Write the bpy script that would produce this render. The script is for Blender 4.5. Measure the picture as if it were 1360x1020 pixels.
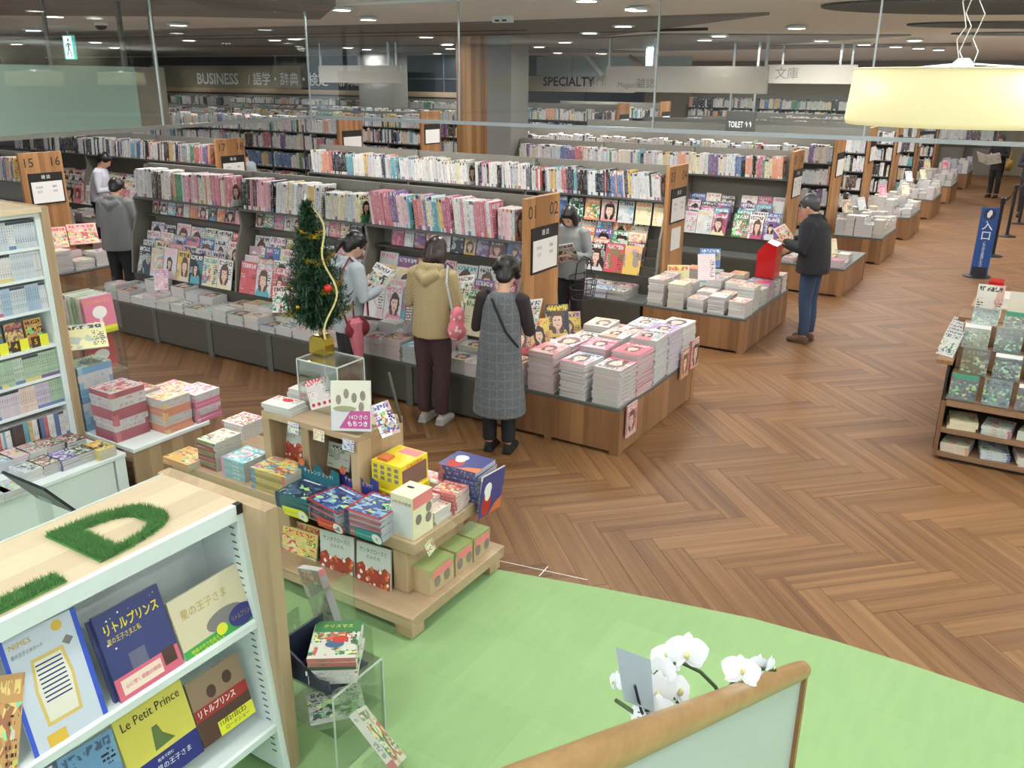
import bpy, bmesh, math, random
from math import sin, cos, pi, radians, sqrt, floor
from mathutils import Vector, Matrix
random.seed(7)
scene = bpy.context.scene
COL = scene.collection
for o in list(bpy.data.objects): bpy.data.objects.remove(o)

# ------------------------------------------------------------------ camera (solved from vanishing points, image 1360x1020)
FPX, CX, CY, HCAM = 1150.0, 680.0, 510.0, 2.8
YAW, PITCH, ROLL = radians(-31.82), radians(19.37), radians(-0.53)
FWD = Vector((cos(PITCH)*sin(YAW), cos(PITCH)*cos(YAW), -sin(PITCH)))
_r = Vector((cos(YAW), -sin(YAW), 0)); _d = FWD.cross(_r)
RGT = cos(ROLL)*_r + sin(ROLL)*_d
DWN = -sin(ROLL)*_r + cos(ROLL)*_d
CAM = Vector((0, 0, HCAM))
cam_d = bpy.data.cameras.new('camera'); cam_o = bpy.data.objects.new('camera', cam_d); COL.objects.link(cam_o)
cam_d.sensor_fit = 'HORIZONTAL'; cam_d.sensor_width = 36.0; cam_d.lens = 36.0*FPX/1360.0
cam_d.clip_start = 0.05; cam_d.clip_end = 200
mw = Matrix.Identity(4)
for i in range(3):
    mw[i][0] = RGT[i]; mw[i][1] = -DWN[i]; mw[i][2] = -FWD[i]; mw[i][3] = CAM[i]
cam_o.matrix_world = mw
scene.camera = cam_o
# a pixel gives a direction; a known plane gives the distance
def ray(px, py): return RGT*((px-CX)/FPX) + DWN*((py-CY)/FPX) + FWD
def atz(px, py, z): d = ray(px, py); return CAM + d*((z-HCAM)/d.z)
def atx(px, py, X): d = ray(px, py); return CAM + d*(X/d.x)
def aty(px, py, Y): d = ray(px, py); return CAM + d*(Y/d.y)
def onplane(px, py, p0, n): d = ray(px, py); return CAM + d*((p0-CAM).dot(n)/d.dot(n))

# ------------------------------------------------------------------ world, exposure, lamps
w = bpy.data.worlds.new('world'); scene.world = w; w.use_nodes = True
w.node_tree.nodes['Background'].inputs[0].default_value = (0.86, 0.93, 1.0, 1)
w.node_tree.nodes['Background'].inputs[1].default_value = 1.45
vs = scene.view_settings
vs.view_transform = 'Standard'; vs.look = 'None'; vs.exposure = -0.27; vs.gamma = 1.0; vs.use_curve_mapping = False
ZC = 3.5                     # ceiling height
def uplamp(x, y, power, z=2.80):
    """upward light added inside drum pendants to brighten the ceiling"""
    l = bpy.data.lights.new('pendant_uplight', 'AREA'); l.shape = 'DISK'; l.size = 0.9; l.energy = power; l.color = (0.94, 0.97, 1.0)
    o = bpy.data.objects.new('pendant_uplight', l); COL.objects.link(o); o.location = (x, y, z); o.rotation_euler = (pi, 0, 0)
    return o
LAMP_W = 26.0
def lamp(x, y, z=ZC-0.03, power=LAMP_W, col=(1.0, 0.98, 0.95), size=0.22):  # serves the seen downlights and the added fill lamps
    l = bpy.data.lights.new('downlight_or_fill', 'AREA'); l.shape = 'DISK'; l.size = size; l.energy = power; l.color = col
    l.spread = radians(170)
    o = bpy.data.objects.new('downlight_or_fill', l); COL.objects.link(o); o.location = (x, y, z)
    return o

# ------------------------------------------------------------------ naming helpers
TMP = bpy.data.scenes.new('scratch')
def evaluated(o):
    """mesh of an object with its modifiers, evaluated in a small scratch scene"""
    TMP.collection.objects.link(o); vl = TMP.view_layers[0]; vl.update()
    me = bpy.data.meshes.new_from_object(o.evaluated_get(vl.depsgraph)); bpy.data.objects.remove(o); return me
def tag(o, label, cat, group=None, kind=None):
    if label: o['label'] = label
    if cat: o['category'] = cat
    if group: o['group'] = group
    if kind: o['kind'] = kind
    return o
def thing(name, label, cat, loc=(0, 0, 0), group=None, rz=0.0):
    o = bpy.data.objects.new(name, None); COL.objects.link(o); o.location = loc; o.rotation_euler = (0, 0, rz)
    o.empty_display_size = 0.1
    return tag(o, label, cat, group)
def world_of(o):
    if o.parent is None: return o.matrix_basis.copy()
    return world_of(o.parent) @ o.matrix_parent_inverse @ o.matrix_basis
def adopt(o, parent):
    if parent is not None:
        o.parent = parent; o.matrix_parent_inverse = world_of(parent).inverted()
    return o
def mesh_obj(name, me, mat=None, parent=None, smooth=False):
    o = bpy.data.objects.new(name, me); COL.objects.link(o)
    if mat is not None and len(me.materials) == 0: me.materials.append(mat)
    if smooth:
        me.polygons.foreach_set('use_smooth', [True]*len(me.polygons))
    return adopt(o, parent)
ORD = ['', 'first', 'second', 'third', 'fourth', 'fifth', 'sixth', 'seventh', 'eighth', 'ninth', 'tenth', 'eleventh', 'twelfth']
def ordw(n):
    if n < len(ORD): return ORD[n]
    s = 'th' if 10 <= n % 100 <= 20 else {1: 'st', 2: 'nd', 3: 'rd'}.get(n % 10, 'th')
    return '%d%s' % (n, s)

# ------------------------------------------------------------------ mesh building
class MB:
    """collects shapes in world space, builds ONE mesh object"""
    def __init__(s): s.v = []; s.f = []; s.m = []; s.uv = {}
    def add(s, vs, fs, mi=0):
        b = len(s.v); s.v += [tuple(p) for p in vs]; s.f += [tuple(b+i for i in f) for f in fs]; s.m += [mi]*len(fs); return s
    def box(s, x0, y0, z0, x1, y1, z1, mi=0, M=None):
        vs = [Vector((x, y, z)) for z in (z0, z1) for x, y in ((x0, y0), (x1, y0), (x1, y1), (x0, y1))]
        if M is not None: vs = [M @ p for p in vs]
        return s.add(vs, [(0, 3, 2, 1), (4, 5, 6, 7), (0, 1, 5, 4), (1, 2, 6, 5), (2, 3, 7, 6), (3, 0, 4, 7)], mi)
    def prism(s, pts, a, b, axis='z', mi=0):
        """polygon pts extruded from a to b along the axis"""
        n = len(pts)
        def P(p, t):
            return {'z': (p[0], p[1], t), 'x': (t, p[0], p[1]), 'y': (p[0], t, p[1])}[axis]
        vs = [P(p, a) for p in pts] + [P(p, b) for p in pts]
        fs = [tuple(range(n))[::-1], tuple(range(n, 2*n))] + [(i, (i+1) % n, n+(i+1) % n, n+i) for i in range(n)]
        return s.add(vs, fs, mi)
    def tube(s, pts, rad, seg=10, mi=0, caps=True):
        """round tube through pts; rad number, list, or list of (rx, ry)"""
        pts = [Vector(p) for p in pts]; n = len(pts)
        rad = rad if isinstance(rad, (list, tuple)) else [rad]*n
        b = len(s.v); prev = None
        for i, p in enumerate(pts):
            t = (pts[min(i+1, n-1)]-pts[max(i-1, 0)]).normalized()
            if prev is None:
                a = Vector((1, 0, 0)) if abs(t.x) < 0.9 else Vector((0, 1, 0))
                a = (a - t*a.dot(t)).normalized()
            else:
                a = (prev - t*prev.dot(t)).normalized()
            prev = a; c = t.cross(a)
            r = rad[i]; rx, ry = r if isinstance(r, (list, tuple)) else (r, r)
            for k in range(seg):
                th = 2*pi*k/seg
                s.v.append(tuple(p + a*(rx*cos(th)) + c*(ry*sin(th))))
        for i in range(n-1):
            for k in range(seg):
                k2 = (k+1) % seg
                s.f.append((b+i*seg+k, b+i*seg+k2, b+(i+1)*seg+k2, b+(i+1)*seg+k)); s.m.append(mi)
        if caps:
            s.f.append(tuple(b+k for k in range(seg))[::-1]); s.m.append(mi)
            s.f.append(tuple(b+(n-1)*seg+k for k in range(seg))); s.m.append(mi)
        return s
    def lathe(s, c, prof, seg=24, mi=0, sx=1.0, sy=1.0):
        """profile [(r, z)] about the vertical through c"""
        b = len(s.v); n = len(prof)
        for r, z in prof:
            for k in range(seg):
                th = 2*pi*k/seg; s.v.append((c[0]+r*sx*cos(th), c[1]+r*sy*sin(th), c[2]+z))
        for i in range(n-1):
            for k in range(seg):
                k2 = (k+1) % seg
                s.f.append((b+i*seg+k, b+i*seg+k2, b+(i+1)*seg+k2, b+(i+1)*seg+k)); s.m.append(mi)
        s.f.append(tuple(b+k for k in range(seg))[::-1]); s.m.append(mi)
        s.f.append(tuple(b+(n-1)*seg+k for k in range(seg))); s.m.append(mi)
        return s
    def ball(s, c, rx, ry, rz, seg=14, rings=9, mi=0, M=None):
        b = len(s.v); c = Vector(c)
        pts = []
        for i in range(1, rings):
            ph = pi*i/rings
            for k in range(seg):
                th = 2*pi*k/seg; pts.append(Vector((rx*sin(ph)*cos(th), ry*sin(ph)*sin(th), -rz*cos(ph))))
        pts = [Vector((0, 0, -rz))]+pts+[Vector((0, 0, rz))]
        if M is not None: pts = [M @ p for p in pts]
        s.v += [tuple(c+p) for p in pts]
        for k in range(seg):
            k2 = (k+1) % seg
            s.f.append((b, b+1+k2, b+1+k)); s.m.append(mi)
            for i in range(rings-2):
                s.f.append((b+1+i*seg+k, b+1+i*seg+k2, b+1+(i+1)*seg+k2, b+1+(i+1)*seg+k)); s.m.append(mi)
            s.f.append((b+1+(rings-2)*seg+k, b+1+(rings-2)*seg+k2, b+1+(rings-1)*seg)); s.m.append(mi)
        return s
    def build(s, name, mats, parent=None, smooth=False, bevel=0.0, label=None):
        me = bpy.data.meshes.new(name); me.from_pydata(s.v, [], s.f)
        mats = mats if isinstance(mats, (list, tuple)) else [mats]
        for m in mats: me.materials.append(m)
        if len(mats) > 1: me.polygons.foreach_set('material_index', s.m)
        if bevel > 0:
            bm = bmesh.new(); bm.from_mesh(me)
            bmesh.ops.bevel(bm, geom=[e for e in bm.edges if len(e.link_faces) == 2 and e.calc_face_angle(0) > 0.6], offset=bevel, segments=1, affect='EDGES')
            bm.to_mesh(me); bm.free()
        me.update()
        o = mesh_obj(name, me, None, parent, smooth)
        if label: o['label'] = label
        return o
def boxo(name, mat, parent, *c, bevel=0.0): return MB().box(*c).build(name, mat, parent, bevel=bevel)

# ------------------------------------------------------------------ materials
MAT = {}
class G:
    """small shader-graph helper"""
    def __init__(s, name):
        s.m = bpy.data.materials.new(name); s.m.use_nodes = True; s.t = s.m.node_tree
        s.b = s.t.nodes['Principled BSDF']; MAT[name] = s.m
    def n(s, typ, **kw):
        nd = s.t.nodes.new(typ)
        for k, v in kw.items(): setattr(nd, k, v)
        return nd
    def link(s, a, b): s.t.links.new(a, b)
    def put(s, sock, v):
        if isinstance(v, bpy.types.NodeSocket): s.link(v, sock)
        else: sock.default_value = v
    def math(s, op, a, b=None, clamp=False):
        nd = s.n('ShaderNodeMath', operation=op); nd.use_clamp = clamp
        s.put(nd.inputs[0], a)
        if b is not None: s.put(nd.inputs[1], b)
        return nd.outputs[0]
    def mix(s, f, a, b, blend='MIX'):
        nd = s.n('ShaderNodeMix', data_type='RGBA', blend_type=blend)
        s.put(nd.inputs[0], f)
        for i, v in ((6, a), (7, b)):
            if isinstance(v, tuple) and len(v) == 3: v = v+(1,)
            s.put(nd.inputs[i], v)
        return nd.outputs[2]
    def noise(s, vec, scale=5, detail=2, rough=0.5):
        nd = s.n('ShaderNodeTexNoise'); nd.inputs['Scale'].default_value = scale; nd.inputs['Detail'].default_value = detail
        nd.inputs['Roughness'].default_value = rough
        if vec is not None: s.link(vec, nd.inputs['Vector'])
        return nd.outputs['Fac']
    def comb(s, x, y, z=0.0):
        nd = s.n('ShaderNodeCombineXYZ')
        for i, v in enumerate((x, y, z)): s.put(nd.inputs[i], v)
        return nd.outputs[0]
    def obj(s):
        return s.n('ShaderNodeTexCoord').outputs['Object']
    def gen_pos(s):
        return s.n('ShaderNodeNewGeometry').outputs['Position']
    def sep(s, v):
        nd = s.n('ShaderNodeSeparateXYZ'); s.link(v, nd.inputs[0]); return nd.outputs
    def scalev(s, v, sc):
        nd = s.n('ShaderNodeVectorMath', operation='MULTIPLY'); s.link(v, nd.inputs[0]); nd.inputs[1].default_value = sc; return nd.outputs[0]
    def bump(s, h, strength=0.3, dist=0.01):
        nd = s.n('ShaderNodeBump'); nd.inputs['Strength'].default_value = strength; nd.inputs['Distance'].default_value = dist
        s.link(h, nd.inputs['Height']); s.link(nd.outputs[0], s.b.inputs['Normal'])
    def col(s, v):
        if isinstance(v, tuple) and len(v) == 3: v = v+(1,)
        s.put(s.b.inputs['Base Color'], v); return s
    def rough(s, v): s.put(s.b.inputs['Roughness'], v); return s

def lin(r, g, b):
    f = lambda c: (c/255/12.92) if c/255 <= 0.04045 else ((c/255+0.055)/1.055)**2.4
    return (f(r), f(g), f(b))
def plain(name, rgb, rough=0.5, metal=0.0, noise=0.06, nscale=30):
    g = G(name)
    n = g.noise(g.gen_pos(), nscale, 3)
    d = tuple(c*(1-noise*2.2) for c in rgb); h = tuple(min(1, c*(1+noise)) for c in rgb)
    g.col(g.mix(n, d, h)).rough(rough); g.b.inputs['Metallic'].default_value = metal
    return g.m
def wood(name, c1, c2, axis, scale=(1, 1, 1), strips=0.0, rough=0.45):
    """grain streched along an axis; strips = width of laminated staves"""
    g = G(name); p = g.gen_pos()
    sc = [14, 14, 14]; sc['xyz'.index(axis)] = 0.9
    n = g.noise(g.scalev(p, tuple(sc)), 1.6, 5, 0.6)
    n2 = g.noise(g.scalev(p, tuple(x*5 for x in sc)), 1.5, 2)
    f = g.math('ADD', g.math('MULTIPLY', n, 0.75), g.math('MULTIPLY', n2, 0.25))
    if strips > 0:
        x, y, z = g.sep(p)
        a = {'z': g.math('ADD', x, y), 'x': g.math('ADD', y, z), 'y': g.math('ADD', x, z)}[axis]
        wn = g.n('ShaderNodeTexWhiteNoise', noise_dimensions='1D'); g.link(g.math('FLOOR', g.math('DIVIDE', a, strips)), wn.inputs['W'])
        f = g.math('ADD', g.math('MULTIPLY', f, 0.55), g.math('MULTIPLY', wn.outputs['Value'], 0.45))
    r = g.n('ShaderNodeValToRGB'); g.link(f, r.inputs[0])
    r.color_ramp.elements[0].position = 0.25; r.color_ramp.elements[0].color = c1+(1,)
    r.color_ramp.elements[1].position = 0.75; r.color_ramp.elements[1].color = c2+(1,)
    g.col(r.outputs[0]).rough(rough)
    return g.m
wood('walnut_v', lin(112, 78, 50), lin(158, 117, 80), 'z', strips=0.11)
wood('walnut_panel', lin(140, 97, 58), lin(184, 137, 89), 'z', strips=0.07)
wood('oak_x', lin(158, 134, 106), lin(190, 166, 136), 'x', strips=0.12)
wood('oak_y', lin(192, 172, 142), lin(214, 196, 166), 'y', strips=0.12)
wood('oak_z', lin(156, 132, 104), lin(188, 163, 130), 'z', strips=0.09)
wood('rail_wood', lin(150, 116, 72), lin(184, 148, 100), 'y', strips=0.0, rough=0.35)
wood('pillar_wood', lin(120, 80, 44), lin(196, 150, 98), 'z', strips=0.09)
plain('grey_laminate', lin(74, 72, 64), 0.45)
plain('grey_dark', lin(62, 61, 57), 0.5)
plain('grey_shelf', lin(88, 91, 88), 0.4)
plain('grey_upright', lin(120, 117, 108), 0.5)  # grey_laminate lightened for parts the lamps leave too dark
plain('kick', lin(22, 20, 19), 0.6)
plain('white_paint', lin(226, 236, 238), 0.4, noise=0.015)
plain('white_card', lin(238, 238, 236), 0.5, noise=0.01)
plain('black_plastic', lin(24, 26, 32), 0.35)
plain('navy_plastic', lin(30, 38, 56), 0.35)
plain('steel', lin(170, 175, 175), 0.3, 0.9)
plain('chrome', lin(200, 200, 200), 0.15, 1.0)
plain('ceiling_white', lin(240, 242, 242), 0.7, noise=0.01)
plain('ceiling_grey', lin(126, 122, 118), 0.55, noise=0.04, nscale=8)
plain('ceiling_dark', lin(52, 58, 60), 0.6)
plain('slit', lin(40, 38, 36), 0.7)
plain('navy_wall', lin(30, 38, 48), 0.5)
plain('taupe_wall', lin(150, 142, 118), 0.6)
plain('beige_sign', lin(188, 180, 170), 0.5, noise=0.02)
plain('grey_column', lin(136, 134, 130), 0.6, noise=0.02)
plain('teal_reflection_sign', lin(160, 186, 178), 0.15, noise=0.02, nscale=3)  # teal reflection of the glass is put into the board colour
plain('bronze_sign', lin(132, 124, 112), 0.3, noise=0.15, nscale=6)
plain('gold', lin(190, 160, 70), 0.22, 0.95, noise=0.1, nscale=60)
plain('gold_tinsel', lin(220, 180, 50), 0.25, 0.8)
plain('red_shiny', lin(190, 24, 30), 0.15)
plain('ribbon_gold', lin(196, 178, 120), 0.35, 0.3)
plain('ink', lin(26, 24, 24), 0.6, noise=0.0)
plain('ink_white', lin(240, 240, 238), 0.6, noise=0.0)
plain('ink_grey', lin(120, 116, 110), 0.6, noise=0.0)
plain('ink_yellow', lin(236, 212, 60), 0.6, noise=0.0)
plain('ink_red', lin(206, 34, 40), 0.6, noise=0.0)
plain('ink_gold', lin(178, 158, 84), 0.6, noise=0.0)
plain('ink_blue', lin(40, 62, 150), 0.6, noise=0.0)
plain('sign_blue', lin(28, 74, 140), 0.35, noise=0.02)
def emit(name, rgb, s):
    g = G(name); g.col(tuple(rgb)); g.b.inputs['Emission Color'].default_value = tuple(rgb)+(1,); g.b.inputs['Emission Strength'].default_value = s
    return g.m
emit('lamp_lens', (1, 0.97, 0.9), 14.0)
emit('exit_white', (0.7, 0.9, 1.0), 1.6)
emit('exit_green', (0.06, 0.5, 0.42), 0.9)
emit('fascia_glow', (0.62, 0.80, 0.82), 0.55)
def clear(name, tint, refl=0.06, rough=0.02, body=0.0, bodycol=(0.8, 0.9, 0.9), fres=0.35):
    """thin clear sheet: see-through, fresnel mirror, a little body colour"""
    g = G(name); t = g.t; out = t.nodes['Material Output']
    tr = g.n('ShaderNodeBsdfTransparent'); tr.inputs[0].default_value = tint+(1,)
    gl = g.n('ShaderNodeBsdfGlossy'); gl.inputs['Roughness'].default_value = rough
    fr = g.n('ShaderNodeLayerWeight'); fr.inputs['Blend'].default_value = 0.35
    f = g.math('ADD', g.math('MULTIPLY', fr.outputs['Fresnel'], fres), refl, True)
    m1 = g.n('ShaderNodeMixShader'); g.link(f, m1.inputs[0]); g.link(tr.outputs[0], m1.inputs[1]); g.link(gl.outputs[0], m1.inputs[2])
    if body > 0:
        g.b.inputs['Base Color'].default_value = bodycol+(1,); g.b.inputs['Roughness'].default_value = 0.3
        m2 = g.n('ShaderNodeMixShader'); m2.inputs[0].default_value = body
        g.link(m1.outputs[0], m2.inputs[1]); g.link(g.b.outputs[0], m2.inputs[2]); m1 = m2
    g.link(m1.outputs[0], out.inputs[0])
    return g.m
clear('acrylic', (0.96, 0.98, 0.97), 0.05)
clear('acrylic_edge', (0.75, 0.82, 0.8), 0.1, 0.1, 0.55, (0.85, 0.92, 0.9))
clear('glass', (0.955, 0.975, 0.965), 0.012, 0.02, 0.0, (.8, .9, .9), 0.10)
clear('frosted', (0.62, 0.68, 0.68), 0.06, 0.25, 0.88, (0.56, 0.61, 0.64))

# planks: tone from a face attribute
g = G('plank'); p = g.gen_pos(); at = g.n('ShaderNodeAttribute', attribute_name='tone'); uvn = g.n('ShaderNodeUVMap', uv_map='uv')
uu, vv, _ = g.sep(uvn.outputs[0])
gv = g.comb(g.math('MULTIPLY', uu, 1.1), g.math('MULTIPLY', vv, 30), g.math('MULTIPLY', at.outputs['Fac'], 91))
n1 = g.noise(gv, 1.0, 4, 0.6)
wn = g.n('ShaderNodeTexWhiteNoise', noise_dimensions='2D')
g.link(g.comb(g.math('FLOOR', g.math('ADD', g.math('DIVIDE', vv, 0.05), g.math('MULTIPLY', g.noise(g.comb(g.math('MULTIPLY', uu, 0.7), 0.0, g.math('MULTIPLY', at.outputs['Fac'], 37)), 1.0, 1), 0.5))), g.math('MULTIPLY', at.outputs['Fac'], 53)), wn.inputs['Vector'])
f = g.math('ADD', g.math('ADD', g.math('MULTIPLY', n1, 0.60), g.math('MULTIPLY', wn.outputs['Value'], 0.22)), g.math('MULTIPLY', at.outputs['Fac'], 0.18))
r = g.n('ShaderNodeValToRGB'); g.link(f, r.inputs[0]); e = r.color_ramp.elements
e[0].position = 0.25; e[0].color = lin(91, 61, 38)+(1,); e[1].position = 0.78; e[1].color = lin(139, 104, 70)+(1,)
ee = r.color_ramp.elements.new(0.50); ee.color = lin(116, 83, 53)+(1,)
g.col(r.outputs[0]).rough(0.46); g.bump(n1, 0.05); g.b.inputs['Specular IOR Level'].default_value = 0.22
g = G('plank_gap'); g.col(lin(104, 76, 52)).rough(0.7)
# carpet tiles
g = G('carpet_tile'); p = g.gen_pos(); at = g.n('ShaderNodeAttribute', attribute_name='tone')
n1 = g.noise(p, 900, 2); n2 = g.noise(g.scalev(p, (9, 1.6, 1)), 2, 3)
f = g.math('ADD', g.math('ADD', g.math('MULTIPLY', n1, 0.25), g.math('MULTIPLY', n2, 0.45)), g.math('MULTIPLY', at.outputs['Fac'], 0.22))
g.col(g.mix(f, lin(124, 158, 104), lin(158, 190, 134))).rough(0.95); g.bump(n1, 0.4, 0.003)

# printed covers --------------------------------------------------------------
def attrs(g):
    A = [g.n('ShaderNodeAttribute', attribute_name=k) for k in ('c1', 'c2', 'c3')]
    uvn = g.n('ShaderNodeUVMap', uv_map='uv'); u, v, _ = g.sep(uvn.outputs[0])
    return A, u, v
g = G('cover'); A, u, v = attrs(g)
c1, c2, c3 = [a.outputs['Color'] for a in A]; style = A[0].outputs['Alpha']; seed = A[1].outputs['Alpha']
sd = g.math('MULTIPLY', seed, 97.0)
def band(x, a, b): return g.math('MULTIPLY', g.math('GREATER_THAN', x, a), g.math('LESS_THAN', x, b))
def ell(cx, cy, rx, ry):
    du = g.math('DIVIDE', g.math('SUBTRACT', u, cx), rx); dv = g.math('DIVIDE', g.math('SUBTRACT', v, cy), ry)
    return g.math('LESS_THAN', g.math('ADD', g.math('MULTIPLY', du, du), g.math('MULTIPLY', dv, dv)), 1.0)
big = g.noise(g.comb(g.math('MULTIPLY', u, 2.2), g.math('MULTIPLY', v, 2.6), sd), 1.0, 1)
col = g.mix(g.math('MULTIPLY', g.math('MULTIPLY', g.math('GREATER_THAN', big, 0.56), 0.55), g.math('LESS_THAN', style, 0.9)), c1, c3)
# picture mosaic
is_il = band(style, 0.45, 0.9)
vo = g.n('ShaderNodeTexVoronoi', feature='F1'); vo.inputs['Scale'].default_value = 9.0
g.link(g.comb(u, g.math('MULTIPLY', v, 1.3), sd), vo.inputs['Vector'])
vr = g.sep(vo.outputs['Color'])
pic = g.mix(g.math('GREATER_THAN', vr[0], 0.5), c2, c3); pic = g.mix(g.math('MULTIPLY', g.math('GREATER_THAN', vr[1], 0.66), 0.8), pic, vo.outputs['Color'])
pic = g.mix(g.math('GREATER_THAN', vr[2], 0.78), pic, c1)
col = g.mix(g.math('MULTIPLY', g.math('MULTIPLY', is_il, band(v, 0.08, 0.72)), g.math('GREATER_THAN', g.noise(g.comb(g.math('MULTIPLY', u, 4), g.math('MULTIPLY', v, 4), sd), 1, 1), 0.42)), col, pic)
# portrait
is_po = band(style, 0.15, 0.45)
cxp = g.math('ADD', 0.42, g.math('MULTIPLY', g.math('FRACT', g.math('MULTIPLY', seed, 7.3)), 0.2))
hair = g.mix(g.math('FRACT', g.math('MULTIPLY', seed, 13.1)), lin(38, 26, 22)+(1,), lin(112, 74, 52)+(1,))
zz = g.math('ADD', 0.75, g.math('MULTIPLY', g.math('FRACT', g.math('MULTIPLY', seed, 3.7)), 0.8))
ud = g.math('ADD', u, g.math('MULTIPLY', g.math('SUBTRACT', g.noise(g.comb(g.math('MULTIPLY', u, 7), g.math('MULTIPLY', v, 7), sd), 1.0, 2), 0.5), 0.16))
vd = g.math('ADD', v, g.math('MULTIPLY', g.math('SUBTRACT', g.noise(g.comb(g.math('MULTIPLY', u, 7), g.math('MULTIPLY', v, 7), g.math('ADD', sd, 9.0)), 1.0, 2), 0.5), 0.16))
def ellp(cx, cy, rx, ry):
    du = g.math('DIVIDE', g.math('SUBTRACT', ud, cx), g.math('MULTIPLY', zz, rx)); dv = g.math('DIVIDE', g.math('ADD', g.math('SUBTRACT', vd, 0.48), g.math('MULTIPLY', zz, 0.48-cy)), g.math('MULTIPLY', zz, ry))
    return g.math('LESS_THAN', g.math('ADD', g.math('MULTIPLY', du, du), g.math('MULTIPLY', dv, dv)), 1.0)
vz = g.math('ADD', 0.48, g.math('DIVIDE', g.math('SUBTRACT', v, 0.48), zz))
def P(mask, colr):
    global col
    col = g.mix(g.math('MULTIPLY', mask, is_po), col, colr)
P(ellp(cxp, 0.0, 0.40, 0.36), c3)
P(ellp(cxp, 0.50, 0.25, 0.27), hair); P(g.math('MULTIPLY', band(vz, 0.2, 0.5), ellp(cxp, 0.42, 0.24, 0.3)), hair)
P(ellp(cxp, 0.32, 0.07, 0.14), lin(218, 172, 148)+(1,))
P(ellp(cxp, 0.49, 0.155, 0.185), lin(236, 196, 172)+(1,))
P(g.math('MULTIPLY', ellp(cxp, 0.52, 0.17, 0.19), g.math('GREATER_THAN', vz, 0.60)), hair)
for s_ in (-1, 1): P(ellp(g.math('ADD', cxp, g.math('MULTIPLY', zz, 0.065*s_)), 0.515, 0.028, 0.016), lin(40, 26, 24)+(1,))
P(ellp(cxp, 0.39, 0.045, 0.016), lin(196, 70, 76)+(1,))
# blocky headline and small print
tn = g.noise(g.comb(g.math('MULTIPLY', u, 15), g.math('MULTIPLY', v, 11), sd), 1.0, 0)
T = g.math('MULTIPLY', g.math('MULTIPLY', band(v, 0.80, 0.94), band(u, 0.07, 0.93)), g.math('MULTIPLY', g.math('GREATER_THAN', tn, 0.46), g.math('GREATER_THAN', g.math('FRACT', g.math('MULTIPLY', u, 6.5)), 0.14)))
T = g.math('MULTIPLY', T, g.math('LESS_THAN', style, 0.9))
col = g.mix(T, col, c2)
rows = g.math('GREATER_THAN', g.math('FRACT', g.math('MULTIPLY', v, 13)), 0.5)
sn = g.noise(g.comb(g.math('MULTIPLY', u, 34), g.math('MULTIPLY', g.math('FLOOR', g.math('MULTIPLY', v, 13)), 5.3), sd), 1.0, 0)
side = g.math('MAXIMUM', band(u, 0.05, 0.27), band(u, 0.70, 0.95))
S = g.math('MULTIPLY', g.math('MULTIPLY', g.math('MULTIPLY', rows, g.math('GREATER_THAN', sn, 0.50)), side), band(v, 0.12, 0.76))
S = g.math('MULTIPLY', S, g.math('GREATER_THAN', g.noise(g.comb(g.math('MULTIPLY', v, 3), 0.0, g.math('ADD', sd, 5.0)), 1, 0), 0.48))
S = g.math('MULTIPLY', S, g.math('LESS_THAN', style, 0.9))
col = g.mix(S, col, g.mix(g.math('GREATER_THAN', u, 0.5), c2, lin(30, 28, 34)+(1,)))
hs = g.n('ShaderNodeHueSaturation'); hs.inputs['Saturation'].default_value = 0.86; hs.inputs['Value'].default_value = 0.92; g.link(col, hs.inputs['Color']); g.col(hs.outputs[0]).rough(0.3)
# spines
g = G('spine'); A, u, v = attrs(g)
c1, c2, c3 = [a.outputs['Color'] for a in A]; sd = g.math('MULTIPLY', A[1].outputs['Alpha'], 97.0)
tx = g.noise(g.comb(g.math('MULTIPLY', u, 2.5), g.math('MULTIPLY', v, 34), sd), 1.0, 0)
zone = g.math('GREATER_THAN', g.noise(g.comb(0.0, g.math('MULTIPLY', v, 5), g.math('ADD', sd, 3)), 1.0, 0), 0.45)
T = g.math('MULTIPLY', g.math('MULTIPLY', band(v, 0.2, 0.92), band(u, 0.22, 0.78)), g.math('MULTIPLY', zone, g.math('GREATER_THAN', tx, 0.52)))
col = g.mix(g.math('MULTIPLY', T, 0.6), c1, c2)
col = g.mix(g.math('MULTIPLY', g.math('LESS_THAN', v, 0.13), g.math('GREATER_THAN', g.math('FRACT', g.math('MULTIPLY', sd, 3.7)), 0.5)), col, c3)
col = g.mix(g.math('MULTIPLY', g.math('GREATER_THAN', v, 0.9), g.math('GREATER_THAN', g.math('FRACT', g.math('MULTIPLY', sd, 5.1)), 0.6)), col, c2)
hs = g.n('ShaderNodeHueSaturation'); hs.inputs['Saturation'].default_value = 0.72; hs.inputs['Value'].default_value = 0.80; g.link(col, hs.inputs['Color']); g.col(hs.outputs[0]).rough(0.4)
# page edges
g = G('pages'); A, u, v = attrs(g)
sd = g.math('MULTIPLY', A[1].outputs['Alpha'], 97.0)
n1 = g.noise(g.comb(g.math('MULTIPLY', u, 0.6), g.math('MULTIPLY', v, 9.0), sd), 1.0, 2)
base = g.mix(0.16, lin(208, 207, 206)+(1,), A[0].outputs['Color'])
g.col(g.mix(n1, g.mix(0.35, base, lin(120, 112, 106)+(1,)), base)).rough(0.8)
COVER_MATS = [MAT['cover'], MAT['spine'], MAT['pages']]
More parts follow.
